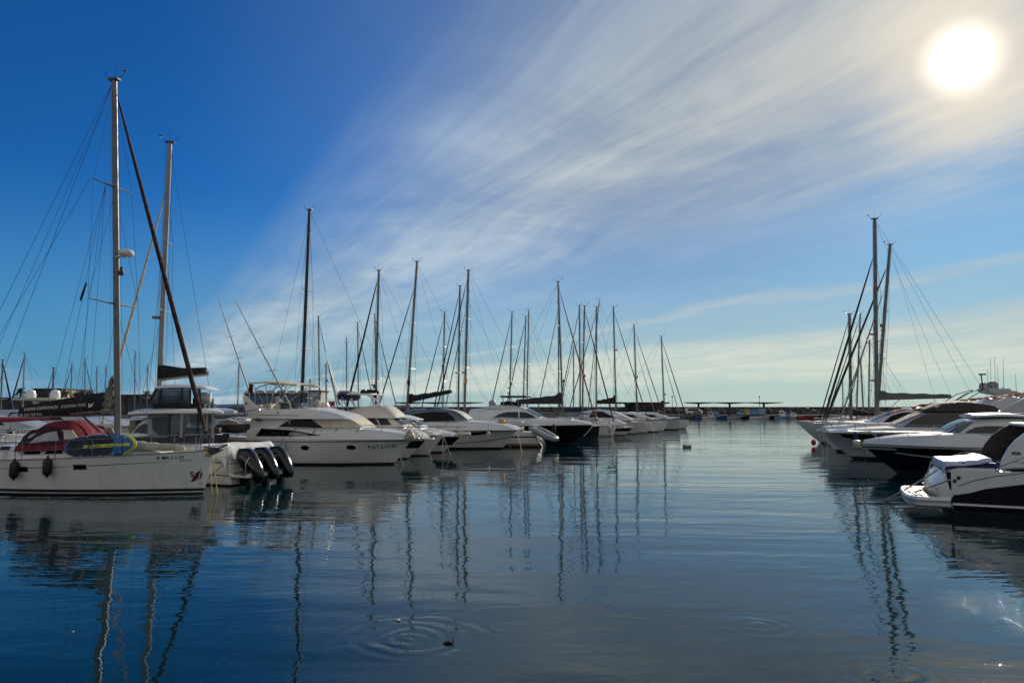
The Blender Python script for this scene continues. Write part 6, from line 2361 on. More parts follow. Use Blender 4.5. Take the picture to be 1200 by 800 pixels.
def yacht_two():
    F = Frame(1010, 520, 34.2, 160, 12.5)
    L, B = 12.5, 4.0
    root = F.root('motor_yacht')
    hull = Hull(L, B, 1.36, 1.30, ws=.9, rake=2.0, flare_b=.34, flare_m=.94, tm=.42, p=2.3, q=.85)
    hull.build(root, [NAVY, ANTIF, GREYH, WHITE], [('z', .14, 1), ('f', .80, 0), ('f', .86, 2), ('f', .90, 0), ('f', 1.0, 3)], n=44)
    hull.deck(root, DECK)
    hy = hull.y
    z = lambda px, py, y=1.5: F.at(px, py, y)
    for s in (-1, 1):
        decal('hull_window', [z(1048, 525.5, 1.0), z(1060, 530.5, 1.2), z(1103, 537.5, 1.7), z(1114, 535.5, 1.7), z(1131, 529.5, 1.8), z(1131, 527.5, 1.8), z(1080, 525.6, 1.4)], hy, GLASS, root, s, off=.012)
        decal('window_trim', [z(1050, 530.2, 1.0), z(1070, 532.8, 1.3), z(1102, 536.4, 1.7), z(1102, 538.2, 1.7), z(1070, 534.6, 1.3), z(1051, 531.4, 1.0)], hy, GREYH, root, s, off=.02)
        decal('window_trim', [z(1109, 537.6, 1.7), z(1116, 537, 1.7), z(1132, 529.6, 1.8), z(1129, 529.4, 1.8)], hy, GREYH, root, s, off=.02)
        c = z(1147, 533.2, 1.85)
        decal('porthole', [(c[0] + .16 * math.cos(k), c[1] + .12 * math.sin(k)) for k in [2 * PI * i / 14 for i in range(14)]], hy, GLASS, root, s, off=.02, step=9)
        decal('topside_panel', [z(1134, 529.5, 1.8), z(1122, 537, 1.8), (1.0, .62), (.6, 1.0)], hy, GREYH, root, s, off=.009)
    x, zz = z(1032, 519.8, .95)
    x2, _ = z(1053, 519.8, 1.25)
    yl = 1.7
    H1 = house_from_photo(F, [(1018, 521), (1190, 525)], [(1018, 518.5), (1040, 514.5), (1060, 512), (1100, 509.5), (1115, 508), (1190, 508)], lambda u: 1.85 - max(0, u - .45) ** 1.5 * 3.8, lambda u: 1.75 - max(0, u - .4) ** 1.5 * 3.6, yl, n=18)
    h1 = H1.build('foredeck', WHITE, root)
    lettering('boat_name', 'POLIGVISTEM', x, zz - .02, .20, lambda a, b: max(hy(a, b), 0) + .01, LETTER, root, 1, flip=True, width=abs(x2 - x), bold=.006)
    H2 = house_from_photo(F, [(1111, 509.5), (1215, 514)], [(1111, 506.5), (1126, 498.5), (1138, 493.5), (1150, 491), (1175, 490), (1215, 489.5)], lambda u: 1.65 - .5 * u ** 2.4, lambda u: 1.4 - .45 * u ** 2.4, yl, n=18)
    H2.r = .2
    h2 = H2.build('cabin', WHITE, root)
    P = lambda pts: F.poly(pts, yl)
    mirror_decals('side_window', P([(1131, 508.5), (1137, 504.5), (1146, 500.5), (1160, 499), (1185, 499.5), (1185, 506.5), (1168, 511), (1150, 511)]), H2, GLASSW, h2)
    screen_front(H2, 'windscreen', mat('teal_glass', (.05, .12, .12), .04, spec=.8), h2, P([(1138.5, 493)])[0][0], P([(1113, 506)])[0][0], off=.02)
    mirror_decals('windscreen', P([(1113, 507.5), (1126, 499.5), (1138, 494.5), (1144, 494), (1136, 501), (1127, 507.5)]), H2, MATS['teal_glass'], h2, off=.014)
    g = MB()
    a, b = P([(1145, 491.5)])[0], P([(1225, 494)])[0]
    rg = []
    for i in range(9):
        u = i / 8
        x = a[0] + (b[0] - a[0]) * u
        zt = a[1] + .05 + .14 * math.sin(PI * min(1, u * .7 + .1)) - .1 * u
        w = 1.55 + .1 * u
        rg.append([Vector((x, w * q, zt + k)) for q, k in ((-1, 0), (-.95, .08), (-.4, .14), (0, .15), (.4, .14), (.95, .08), (1, 0), (0, -.03))])
    g.rings(rg)
    g.build('hardtop', WHITE, root, angle=50)
    g = MB()
    a = P([(1150, 490)])[0]
    g.box((a[0] - 1.2, 0, a[1] + .18), (1.8, 2.0, .06))
    g.build('sunroof', BROWNC, root, bevel=.02)
    bow_rails(F, hull, root, .42, .93, .55, 6, lean=.42, inset=.14)
    g = MB()
    p = F.at(1004, 521, 0)
    g.lathe((p[0], 0, p[1]), [(.05, -.18), (.2, -.14), (.24, 0), (.2, .14), (.05, .18)], 12, axis='x')
    g.build('bow_fender', CREAMF, root)
    tag(root, 'white motor yacht with dark navy hull sides and brown windows, bow toward the channel', 'motor yacht', GRM)


yacht_two()


def r3_extra(F, hull, root):
    hy = hull.y
    for s in (-1, 1):
        decal('hull_window', [F.at(x, y, 1.3) for x, y in ((984.5, 509), (1010, 509), (1034, 509.5), (1034, 515.5), (1000, 514.5), (990, 512.5))], hy, GLASS, root, s, off=.014)
    yl = 1.9
    g = MB()
    up, lo = F.poly([(1082, 479), (1100, 472), (1125, 469.5), (1150, 470.5), (1167, 474)], 1.2), F.poly([(1082, 481.5), (1167, 483.5)], 1.2)
    up.sort()
    lo.sort()
    rg = []
    for i in range(13):
        x = up[0][0] + (up[-1][0] - up[0][0]) * i / 12
        zt, zb = interp(up, x), interp(lo, x)
        zb = min(zb, zt - .12)
        rg.append([Vector((x, w, zb + (zt - zb) * k)) for w, k in ((-1.7, 0), (-1.65, .5), (-1.2, .9), (0, 1.05), (1.2, .9), (1.65, .5), (1.7, 0))])
    g.rings(rg)
    g.build('canvas_top', BROWNC, root, angle=55)
    g = MB()
    w = F.poly([(1150, 492), (1168, 484), (1185, 474), (1205, 464), (1220, 464), (1220, 494)], 1.9)
    for s in (-1, 1):
        g = MB()
        g.prism(w, s * 1.9, s * 1.7)
        g.build('stern_wing', GREYH, root, bevel=.05)


FR3, HR3, RR3 = simple_cruiser('grey white motor yacht with large brown side window and brown canvas top, on the right', (963, 506), 43.6, 15.5, 4.4, 1.55, 1.5, GREYH,
                               [('z', .16, 1), ('f', .9, 0), ('f', .93, 2), ('f', 1.0, 0)], [GREYH, ANTIF, WHITE],
                               [('foredeck', [(972, 507), (1130, 508)], [(972, 505), (1000, 503.5), (1048, 501), (1130, 500)], 2.0, 1.85, WHITE, [], None, .2),
                                ('saloon', [(1046, 502), (1180, 502)], [(1046, 500.5), (1064, 492), (1082, 484.5), (1095, 482.5), (1140, 482.5), (1180, 482)], 1.9, 1.6, GREYH,
                                 [([(1060, 500), (1072, 492), (1084, 486.5), (1100, 484.8), (1130, 484.8), (1143, 488), (1144, 497), (1136, 500.3)], GLASSW)], (1083, 1050, CREAMC), .25)],
                               heading=161, rake=2.2, extra=r3_extra, flare=.3, group=GRM, name='motor_yacht', cat='motor yacht')
simple_cruiser('white sport yacht with pale blue windscreen and black side window, on the right', (956, 502), 50.5, 14.0, 4.2, 1.45, 1.4, WHITE,
               [('z', .16, 1), ('f', .9, 0), ('f', .93, 2), ('f', 1.0, 0)], [WHITE, ANTIF, STRIPE],
               [('foredeck', [(968, 503), (1100, 502)], [(968, 500.5), (1000, 498.5), (1026, 495), (1100, 494)], 1.9, 1.75, WHITE, [], None, .2),
                ('coupe', [(1020, 496), (1100, 496)], [(1020, 494.6), (1035, 488.5), (1050, 483), (1068, 478.5), (1100, 477)], 1.8, 1.45, WHITE,
                 [([(1036, 494.5), (1046, 487), (1058, 483.3), (1074, 482.5), (1080, 486), (1080, 494.5)], GLASS)], (1049, 1024, mat('sky_glass', (.05, .16, .32), .05, spec=.8)), .25)],
               heading=162, rake=1.8, flare=.34, group=GRM, name='motor_yacht', cat='motor yacht')


def far_flybridge():
    F = Frame(1085, 497, 60, 160, 17.0)
    F.loc = Vector((at(1215, 500, 56).x, 57, 0))
    root = F.root('flybridge_yacht')
    hull = Hull(17, 5, 1.9, 1.8, ws=.9, rake=2.4, flare_b=.35, flare_m=.94)
    hull.build(root, [WHITE, ANTIF], [('z', .1, 1), ('f', 1.0, 0)], n=28)
    hull.deck(root, DECK)
    yl = 2.0
    H = house_from_photo(F, [(1110, 488), (1235, 488)], [(1110, 485), (1128, 476), (1150, 473), (1235, 472)], lambda u: 2.2 - .6 * u * u, lambda u: 1.9 - .6 * u * u, yl)
    h = H.build('saloon', WHITE, root)
    mirror_decals('side_window', F.poly([(1124, 485), (1135, 478), (1200, 477), (1200, 485)], yl), H, GLASS, h)
    H = house_from_photo(F, [(1150, 473.5), (1235, 473)], [(1150, 472), (1165, 466), (1190, 466), (1235, 467)], 1.9, 1.7, yl)
    h = H.build('flybridge', GREYH, root)
    g = MB()
    # arch with antennas
    pr = F.poly([(1156, 455), (1164, 454.5), (1190, 458), (1215, 466), (1215, 470), (1185, 464), (1160, 459.5)], 1.5)
    for s in (-1, 1):
        g = MB()
        g.prism(pr, s * 1.6, s * 1.35)
        g.build('radar_arch', GREYH, root, bevel=.04)
    a = F.at(1165, 457, 0)
    g = MB()
    g.box((a[0] - .3, 0, a[1]), (.9, 3.0, .18))
    g.build('arch_bar', GREYH, root, bevel=.04)
    for px, py, r in ((1163, 451.5, .42), (1157, 452.5, .34)):
        g = MB()
        p = F.at(px, py, .3)
        g.lathe((p[0], .3 if r > .4 else -.8, p[1] - .1), [(r * .5, -.3), (r, -.2), (r * 1.02, .1), (r * .8, .34), (r * .4, .45), (.02, .47)], 14)
        g.build('satellite_dome', GREYF, root)
    g = MB()
    p, q = F.at(1152, 455, 0), F.at(1149.5, 438.5, 0)
    g.tube([(p[0], 0, p[1]), (q[0], 0, q[1])], .05, 6)
    g.box((q[0] - .1, 0, q[1]), (.5, .12, .12))
    g.build('light_mast', STRIPE, root)
    for px, t in ((1157, 432), (1160.5, 420), (1165.5, 418), (1169, 428), (1175.5, 420), (1190, 438)):
        g = MB()
        p, q = F.at(px + 1, 460, .8), F.at(px, t, .8)
        g.tube([(p[0], .8, p[1]), (q[0], .8, q[1])], [.022, .010], 5)
        g.build('whip_antenna', WIRE, root)
    g = MB()
    p = F.at(1175, 463, 1.2)
    g.tube([(p[0], 1.2, p[1]), (p[0], 1.2, p[1] + .6)], .10, 7)
    g.build('fishing_rod_holder', REDP, root)
    for (x0, y0, x1, y1, x2, y2) in ((1115, 472, 1132, 461, 1152, 455.5), (1128, 471, 1140, 464, 1152, 456.5)):
        p, q, r_ = F.at(x0, y0, 1.6), F.at(x1, y1, 1.6), F.at(x2, y2, 1.6)
        for s in (-1, 1):
            g = MB()
            g.tube([(p[0], s * 1.6, p[1]), (q[0], s * 1.6, q[1]), (r_[0], s * 1.5, r_[1])], .035, 6)
            g.build('bimini_hoop', STRIPE, root)
    g = MB()
    p = F.at(1184, 468, 2.05)
    g.box((p[0], 2.0, p[1]), (.35, .05, .3), rz=.3)
    g.build('signal_flag', YELLOW, root)
    tag(root, 'large white flybridge yacht with grey domes and whip antennas at the right edge', 'motor yacht', GRM)
    # added orange tube and scraps: the glow along rails and bimini as colour
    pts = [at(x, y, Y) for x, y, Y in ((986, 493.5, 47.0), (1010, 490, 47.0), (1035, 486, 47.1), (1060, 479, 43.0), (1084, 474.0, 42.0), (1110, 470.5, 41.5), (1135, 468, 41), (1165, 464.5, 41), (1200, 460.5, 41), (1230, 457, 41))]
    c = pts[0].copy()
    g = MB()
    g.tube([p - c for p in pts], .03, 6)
    o = empty('glow_line', c)
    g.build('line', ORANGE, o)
    rnd = random.Random(3)
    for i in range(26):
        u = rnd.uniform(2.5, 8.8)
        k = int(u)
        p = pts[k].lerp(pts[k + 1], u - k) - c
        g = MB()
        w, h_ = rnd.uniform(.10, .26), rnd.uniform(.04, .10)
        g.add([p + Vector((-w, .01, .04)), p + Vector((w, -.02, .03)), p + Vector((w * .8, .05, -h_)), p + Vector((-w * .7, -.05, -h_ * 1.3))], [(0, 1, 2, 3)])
        g.build('glow_scrap', ORANGE if i % 4 else REDP, o, solid=.012)
    tag(o, 'orange tube and scraps painting an orange glow up over the right hand yachts', 'line')
    # the painted glow runs from the foredecks up past the right edge of view


far_flybridge()

# small things by the right row
p = at(953.5, 520, 57)
p.z = .3
o = empty('mooring_buoy', p)
o.scale = (.8, .8, 1.0)
g = MB()
g.ball((0, 0, 0), .24, 14)
g.tube([(0, 0, .2), (.05, 0, .4)], .02, 5)
g.build('buoy_body', REDB, o)
tag(o, 'red mooring buoy floating at the foot of the right hand sailing boats', 'buoy')
p = at(805, 523.5, 3 * FPX / 45.5)
p.z = .05
o = empty('mooring_float', p)
o.scale = (.55, .55, .55)
g = MB()
g.lathe((0, 0, .08), [(.05, -.60), (.2, -.58), (.22, -.5), (.22, .5), (.2, .58), (.05, .60)], 12, axis='x')
g.build('float_body', GREYF, o)
g = MB()
for x in (-.35, .35):
    g.lathe((x, 0, .08), [(.225, -.04), (.235, 0), (.225, .04)], 12, axis='x')
g.build('strap', RUBBER, o)
tag(o, 'grey cylindrical float lying alone on the open water', 'float')


# ------------------------------------------------------------------ breakwater, quay and the far shore
CONC = mat('old_concrete', (.17, .165, .16), .9, var=.3, scale=.5, bump=.05, bscale=1.2)
CONCD = mat('dark_quay', (.10, .10, .10), .9, var=.3, scale=.4, bump=.05, bscale=1.0)
ROCK = mat('breakwater_rock', (.14, .135, .125), .95, var=.3, scale=.8, bump=.08, bscale=2)
DARKB = mat('dark_cladding', (.03, .032, .036), .6, var=.3, scale=.3)
YWALL = mat('yellow_wall', (.55, .43, .22), .8, var=.1)
SHEDB = mat('blue_shed_wall', (.09, .14, .20), .6, var=.2, scale=.4)
SHEDW = mat('white_shed', (.55, .55, .52), .7, var=.1)
LEAF = mat('dark_leaves', (.035, .055, .022), .8, var=.4, scale=2)
BARK = mat('bark', (.09, .065, .045), .9, var=.3, scale=4)
YB = 212.0


def wall_thing(name, x0, x1, y, d, z0, z1, m, label, cat):
    g = MB()
    n = max(2, int((x1 - x0) / 9))
    o = empty(name, ((x0 + x1) / 2, y, 0))
    w = (x1 - x0)
    g.box((0, 0, (z0 + z1) / 2), (w, d, z1 - z0))
    g.build('wall_body', m, o, bevel=.08)
    g = MB()
    g.box((0, -d / 2 + .1, z1 + .12), (w, .9, .24))
    g.build('coping', CONC, o, bevel=.05)
    tag(o, label, cat)
    return o


# sea wall across the harbour mouth, quay in front of it
xr = at(1330, 480, YB + 16).x
xl = at(395, 480, YB + 16).x
wall_thing('sea_wall', xl, xr, YB + 18, 4, -1, 3.15, CONC, 'long grey sea wall closing the harbour on the horizon', 'wall')
g = MB()
g.box(((xl + xr) / 2, YB + 9, -.2), (xr - xl, 14, 2.4))
o = g.build('quay', CONCD, None, bevel=.1)
o['kind'] = 'structure'
# rubble in front of the wall
rnd = random.Random(12)
g = MB()
for i in range(620):
    x = rnd.uniform(xl + 1, xr - 1)
    r = rnd.uniform(.5, 1.3)
    k = rnd.random()
    c = Vector((x, YB + 14.5 - 2.6 * k, 1.2 + 1.5 * (1 - k)))
    V = []
    for j in range(3):
        for q in range(6):
            a = 2 * PI * q / 6 + j * .5
            rr = r * (.6 if j != 1 else 1.0) * rnd.uniform(.75, 1.15)
            V.append(c + Vector((rr * math.cos(a), rr * math.sin(a), (j - 1) * r * .6 * rnd.uniform(.7, 1.1))))
    Fc = [tuple(reversed(range(6))), tuple(range(12, 18))]
    for j in range(2):
        for q in range(6):
            Fc.append((j * 6 + q, j * 6 + (q + 1) % 6, (j + 1) * 6 + (q + 1) % 6, (j + 1) * 6 + q))
    g.add(V, Fc)
o = g.build('rubble', ROCK, None, angle=10)
tag(o, 'grey rubble heaped along the foot of the sea wall', 'rocks', None, 'stuff')

# flat shade roofs on posts
for i, (a, b, posts, lab) in enumerate(((804, 914, (818.5, 855, 895), 'thin flat shade roof on posts standing alone above the open harbour mouth'),
                                        (713, 783, (722, 750, 776), 'thin flat shade roof behind the masts with the red boom cover'),
                                        (465, 566, (478, 510, 545), 'thin flat shade roof behind the sloping black sail cover'))):
    Y = YB + 5
    x0, x1 = at(a, 472, Y).x, at(b, 472, Y).x
    zt = at(a, 471.2, Y).z
    o = empty('shade_roof', ((x0 + x1) / 2, Y, 0))
    g = MB()
    n = 24
    rg = []
    px = [at(q, 472, Y).x for q in posts]
    for k in range(n + 1):
        x = x0 + (x1 - x0) * k / n
        dmin = min(abs(x - q) for q in px)
        th = .22 + .32 * max(0, 1 - dmin / 5.0)
        xx = x - (x0 + x1) / 2
        rg.append([Vector((xx, -2.6, zt - .16)), Vector((xx, 0, zt - th)), Vector((xx, 2.6, zt - .16)), Vector((xx, 2.6, zt)), Vector((xx, 0, zt + .05)), Vector((xx, -2.6, zt))])
    g.rings(rg)
    g.build('roof_slab', DARKB, o, angle=20)
    for q in px:
        g = MB()
        g.box((q - (x0 + x1) / 2, 0, (zt + .9) / 2), (.45, .6, zt - 1.1))
        g.build('post', CONCD, o)
    tag(o, lab, 'canopy', 'flat shade roofs along the quay')


def lamp(px, top, Y, label, arm=0):
    p = at(px, 480, Y)
    zt = at(px, top, Y).z
    o = empty('quay_lamp', (p.x, Y, 0))
    g = MB()
    g.tube([(0, 0, .9), (0, 0, zt)], [.09, .06], 7)
    g.build('lamp_post', STRIPE, o)
    g = MB()
    g.lathe((arm, 0, zt), [(.05, -.3), (.22, -.2), (.25, 0), (.1, .25), (.02, .3)], 8)
    if arm:
        g.tube([(0, 0, zt), (arm, 0, zt + .1)], .05, 5)
    g.build('lamp_head', STRIPE, o)
    tag(o, label, 'lamp', 'lamps on the quay')


lamp(890.3, 464.5, YB + 12, 'slim lamp post over the right end of the lone shade roof', 0)
lamp(788, 464.5, YB + 10, 'slim lamp post between the two right shade roofs')
lamp(971, 464.5, YB + 3, 'lamp post with a side arm beside the right hand headstays', .5)
lamp(977, 468, YB + 8, 'shorter lamp post just right of the side armed one', .3)

# a white van on the quay
def van(px0, px1, Y, label):
    a, b = at(px0, 485, Y), at(px1, 485, Y)
    w = b.x - a.x
    o = empty('parked_van', ((a.x + b.x) / 2, Y, 1.0))
    g = MB()
    pr = [(-w / 2, .35), (w / 2, .35), (w / 2, .95), (w * .44, 1.1), (w * .30, 1.85), (-w * .46, 1.95), (-w / 2, 1.2)]
    g.prism(pr, -.9, .9)
    bd = g.build('body', WHITE, o, bevel=.08)
    g = MB()
    g.prism([(-w * .40, 1.2), (w * .28, 1.2), (w * .22, 1.7), (-w * .38, 1.78)], -.915, .915)
    g.build('side_window', GLASS, o)
    for x in (-w * .3, w * .3):
        for y in (-.8, .8):
            g = MB()
            g.lathe((x, y, .33), [(.05, -.1), (.33, -.1), (.33, .1), (.05, .1)], 12, axis='y')
            g.build('wheel', RUBBER, o)
    tag(o, label, 'van')


van(803, 823, YB + 4, 'white van parked on the far quay left of the lone shade roof')

# boxes and huts on the quay
for px, py0, py1, wd, m, lab in ((836, 484, 490, 1.6, LBLUE, 'pale blue kiosk on the quay left of the middle post'),
                                 (867, 484, 491, 1.0, LBLUE, 'narrow pale blue locker on the quay'),
                                 (875.5, 480, 485.5, .7, YWALL, 'tan upright locker on the quay'),
                                 (882.5, 480.5, 486, 1.3, mat('sky_blue_tarp', (.14, .30, .50), .6), 'sky blue wrapped stack on the quay'),
                                 (892, 478.5, 485.5, 1.1, LBLUE, 'tall pale locker under the right post of the shade roof'),
                                 (918, 484, 491, .8, LBLUE, 'blue grey locker at the right of the quay'),
                                 (817, 482, 486, .9, mat('tan_sack', (.25, .2, .16), .9), 'brown crate on the quay by the white van')):
    Y = YB + 2.6
    p = at(px, py1, Y)
    zt = at(px, py0, Y).z
    o = empty('quay_locker', (p.x, Y, 1.0))
    h = max(.8, zt - 1.0)
    w = wd * 1.9
    g = MB()
    g.box((0, 0, h / 2), (w, 1.4, h))
    g.build('cabinet', m, o, bevel=.05)
    g = MB()
    g.box((0, 0, h + .06), (w + .15, 1.55, .12))
    g.build('lid', m, o, bevel=.03)
    g = MB()
    g.box((w * .2, -.72, h * .5), (.08, .06, .3))
    g.build('handle', STEEL, o)
    tag(o, lab, 'locker')


def skiff(px, Y, w, hm, label, cabin=0, rot=0.0, group='small boats along the far quay'):
    p = at(px, 490, Y)
    o = empty('small_boat', (p.x - w / 2, Y, 0), rot)
    h = Hull(w, w * .36, .75, .6, ws=.85, rake=.6, flare_b=.5, flare_m=.92)
    h.build(o, [hm, ANTIF], [('z', .08, 1), ('f', 1.0, 0)], n=14)
    h.deck(o, DECKG, drop=.18)
    if cabin:
        H = House([(w * .35, .6, .6 + cabin, w * .12, w * .10), (w * .55, .6, .6 + cabin, w * .12, w * .10), (w * .64, .6, .75 + cabin * .2, w * .11, w * .09)], r=.08)
        c = H.build('cabin', WHITE if hm is not WHITE else GREYH, o)
        mirror_decals('cabin_window', [(w * .38, .6 + cabin * .5), (w * .52, .6 + cabin * .5), (w * .50, .6 + cabin * .85), (w * .39, .6 + cabin * .85)], H, GLASS, c)
    g = MB()
    g.box((-.12, 0, .55), (.3, .3, .5), taper=.8)
    g.box((-.15, 0, .1), (.15, .12, .8))
    g.build('outboard_motor', ENGINE, o, bevel=.04)
    tag(o, label, 'small boat', group)


skiff(824, YB - 3, 5.0, BLUEP, 'bright blue open boat at the far quay')
skiff(833, YB - 3.5, 5.5, WHITE, 'white small boat with a cabin at the far quay beside the blue one', 1.3)
skiff(845, YB - 3, 6.5, BLUEP, 'long low blue boat at the far quay under the middle post')
skiff(862, YB - 3, 5.5, GREYH, 'grey low boat at the far quay under the narrow locker')
skiff(890, YB - 6, 6.0, WHITE, 'white open boat lying off the far quay under the tall locker')
skiff(917, YB - 3.5, 5.0, LBLUE, 'pale blue boat with a cabin at the right of the far quay', 1.6)
skiff(945, YB - 8, 5.0, REDP, 'red rowing boat at the far quay by the right hand headstays')
skiff(906, YB - 2.8, 5.0, NAVY, 'dark small boat in quay shadow between the white and pale blue boats')
skiff(876, YB - 2.8, 5.0, NAVY, 'dark small boat in the shadow of the quay right of the grey low boat')
skiff(930, YB - 2.6, 5.5, GREYH, 'grey small boat left of the red rowing boat', .9)

# ---- left shore
g = MB()
g.box((-95, 196, .2), (150, 60, 2.6))
o = g.build('shore', CONCD, None, bevel=.1)
o['kind'] = 'structure'


def building(name, px0, px1, ytop, Y, depth, m, label, wins=(), wm=GLASS, extra=None, roof=DARKB, z0=1.4):
    a, b = at(px0, 480, Y), at(px1, 480, Y)
    zt = at(px0, ytop, Y).z
    o = empty(name, ((a.x + b.x) / 2, Y, z0))
    w = b.x - a.x
    h = zt - z0
    g = MB()
    g.box((0, depth / 2, h / 2), (w, depth, h))
    g.build('wall', m, o)
    g = MB()
    g.box((0, depth / 2, h + .12), (w + .5, depth + .5, .24))
    g.build('roof', roof, o)
    for (u0, u1, v0, v1) in wins:
        f = MB()
        f.box((w * (u0 + u1) / 2 - w / 2, -.04, h * (v0 + v1) / 2), (w * (u1 - u0), .12, h * (v1 - v0)))
        fr = f.build('window', CONCD, o)
        f = MB()
        f.box((w * (u0 + u1) / 2 - w / 2, -.08, h * (v0 + v1) / 2), (w * (u1 - u0) - .2, .12, h * (v1 - v0) - .2))
        f.build('pane', wm, fr)
    if extra:
        extra(o, w, h)
    tag(o, label, 'building')
    return o


def ywing(o, w, h):
    g = MB()
    g.box((w / 2 + .9, 1.0, h * .48), (1.9, 4.0, h * .96))
    g.build('end_wall', YWALL, o)
    g = MB()
    g.box((w / 2 + 3.2, 2.0, h * .36), (1.8, 2.0, h * .7))
    g.build('annex', YWALL, o)


building('flat_roofed_building', 38, 70, 456, 180, 14, DARKB, 'dark flat roofed building with yellow end wall on the left shore', ((.06, .12, .6, .9), (.16, .22, .6, .9), (.3, .9, .55, .85)), extra=ywing)
building('glass_fronted_building', 133, 182, 463.2, 176, 14, DARKB, 'long black building with glass front between the two tall masts', ((.02, .30, .1, .55), (.34, .64, .1, .55), (.68, .98, .1, .55)), GLASSB)
building('harbour_building', -40, 38, 466.5, 190, 12, DARKB, 'low dark building at the left picture edge behind the masts', ((.1, .3, .2, .6), (.4, .6, .2, .6), (.7, .9, .2, .6)), GLASSB)
building('harbour_office', 74, 134, 468, 185, 12, DARKB, 'low dark building half hidden by the lettered sail cover', ((.05, .3, .3, .7), (.4, .6, .3, .7)))


def arches(o, w, h):
    n = 6
    for i in range(n):
        c = -w / 2 + w * (i + .5) / n
        r = w / n * .5
        pts = [(c + r * math.cos(k), h + .2 + r * .62 * math.sin(k)) for k in [PI * j / 12 for j in range(13)]]
        g = MB()
        g.prism(pts, -.3, 8)
        g.build('arched_roof', SHEDW if i % 2 == 0 else GREYF, o, angle=30)


building('boat_shed', 286, 360, 462, 150, 10, SHEDB, 'blue boat shed with a row of arched pale roofs behind the flybridge cruiser',
         tuple((i / 6 + .03, i / 6 + .14, .1, .55) for i in range(6)), LBLUE if False else GLASSB, extra=arches)
building('white_hut', 360, 375.5, 458.5, 148, 6, SHEDW, 'small white building with tall windows right of the arched boat shed', ((.5, .65, .15, .8), (.72, .87, .15, .8)), SHEDW)
building('quay_block', 735, 768, 473.5, YB + 8, 5, CONCD, 'long low grey block on the quay behind the bare masts', ((.1, .3, .3, .7), (.5, .9, .3, .7)), z0=1.0)


def palm(px, top, Y, label, s=1.0):
    p = at(px, 478, Y)
    zt = at(px, top, Y).z
    o = empty('palm_tree', (p.x, Y, 1.3))
    g = MB()
    h = zt - 1.3 - .5
    g.tube([(0, 0, 0), (.1, 0, h * .5), (.05, 0, h)], [.26, .2, .17], 8)
    g.build('trunk', BARK, o)
    rd = random.Random(int(px * 7))
    g = MB()
    for i in range(34):
        a = rd.uniform(0, 2 * PI)
        el = rd.uniform(-.5, 1.2)
        ln = rd.uniform(1.3, 2.1) * s
        d = Vector((math.cos(a) * math.cos(el), math.sin(a) * math.cos(el), math.sin(el)))
        sd_ = d.cross(Vector((0, 0, 1))).normalized()
        prev = None
        for k in range(5):
            u = k / 4
            c = Vector((.05, 0, h)) + d * ln * u + Vector((0, 0, -1.1 * u * u * s))
            wv = .22 * (1 - u) + .04
            cur = (c - sd_ * wv + Vector((0, 0, -.10)), c, c + sd_ * wv + Vector((0, 0, -.10)))
            if prev and rd.random() < .92:
                g.add([prev[0], prev[1], cur[1], cur[0]], [(0, 1, 2, 3)])
                g.add([prev[1], prev[2], cur[2], cur[1]], [(0, 1, 2, 3)])
            prev = cur
    g.build('crown', LEAF, o, angle=80)
    tag(o, label, 'palm tree', 'palms on the left shore')


for px, top, lab in ((22.5, 455, 'tall palm behind the yellowish mast at the far left'), (77, 457.5, 'palm right of the yellow end wall'), (88, 459, 'palm between the two thin masts left of the sail cover'),
                     (94.5, 457.8, 'bushy palm above the middle of the lettered sail cover'), (103, 458.5, 'palm above the right part of the lettered sail cover'), (108, 459.8, 'small palm above the dolphin mark of the sail cover'),
                     (171, 457.5, 'palm beside the catamaran flybridge')):
    palm(px, top, 172, lab)

# far headland left of the shed
g = MB()
rg = []
xs0, xs1 = at(225, 478, 420).x, at(480, 478, 420).x
for i in range(24):
    u = i / 23
    x = xs0 + (xs1 - xs0) * u
    zt = 4.5 + 1.6 * math.sin(u * 7) * .5
    rg.append([Vector((x, 416, -1)), Vector((x, 418, zt * .7)), Vector((x, 424, zt)), Vector((x, 432, -1))])
g.rings(rg)
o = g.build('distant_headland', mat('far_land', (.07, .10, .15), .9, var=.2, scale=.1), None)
o['kind'] = 'structure'

# ---- boats on the left behind the front yacht
def domes_extra(F, hull, root):
    for px, py, r in ((36, 462.5, .42), (64.5, 462.5, .42)):
        g = MB()
        p = F.at(px, py, 0)
        g.lathe((p[0], 0, p[1] - .1), [(r * .6, -.35), (r, -.25), (r * 1.03, .15), (r * .75, .45), (.03, .58)], 14)
        g.build('satellite_dome', WHITE, root)
    g = MB()
    p, q = F.at(33, 469, 0), F.at(84, 466.5, 0)
    g.box(((p[0] + q[0]) / 2, 0, (p[1] + q[1]) / 2), (q[0] - p[0], 3.4, .22))
    g.build('tan_hardtop', CREAMC, root, bevel=.08)
    for s in (-1, 1):
        g = MB()
        w = F.poly([(37, 470), (44, 470), (52, 480), (44, 480)], -1.6)
        g.prism(w, s * 1.6, s * 1.45)
        g.build('arch_leg', GREYF, root)


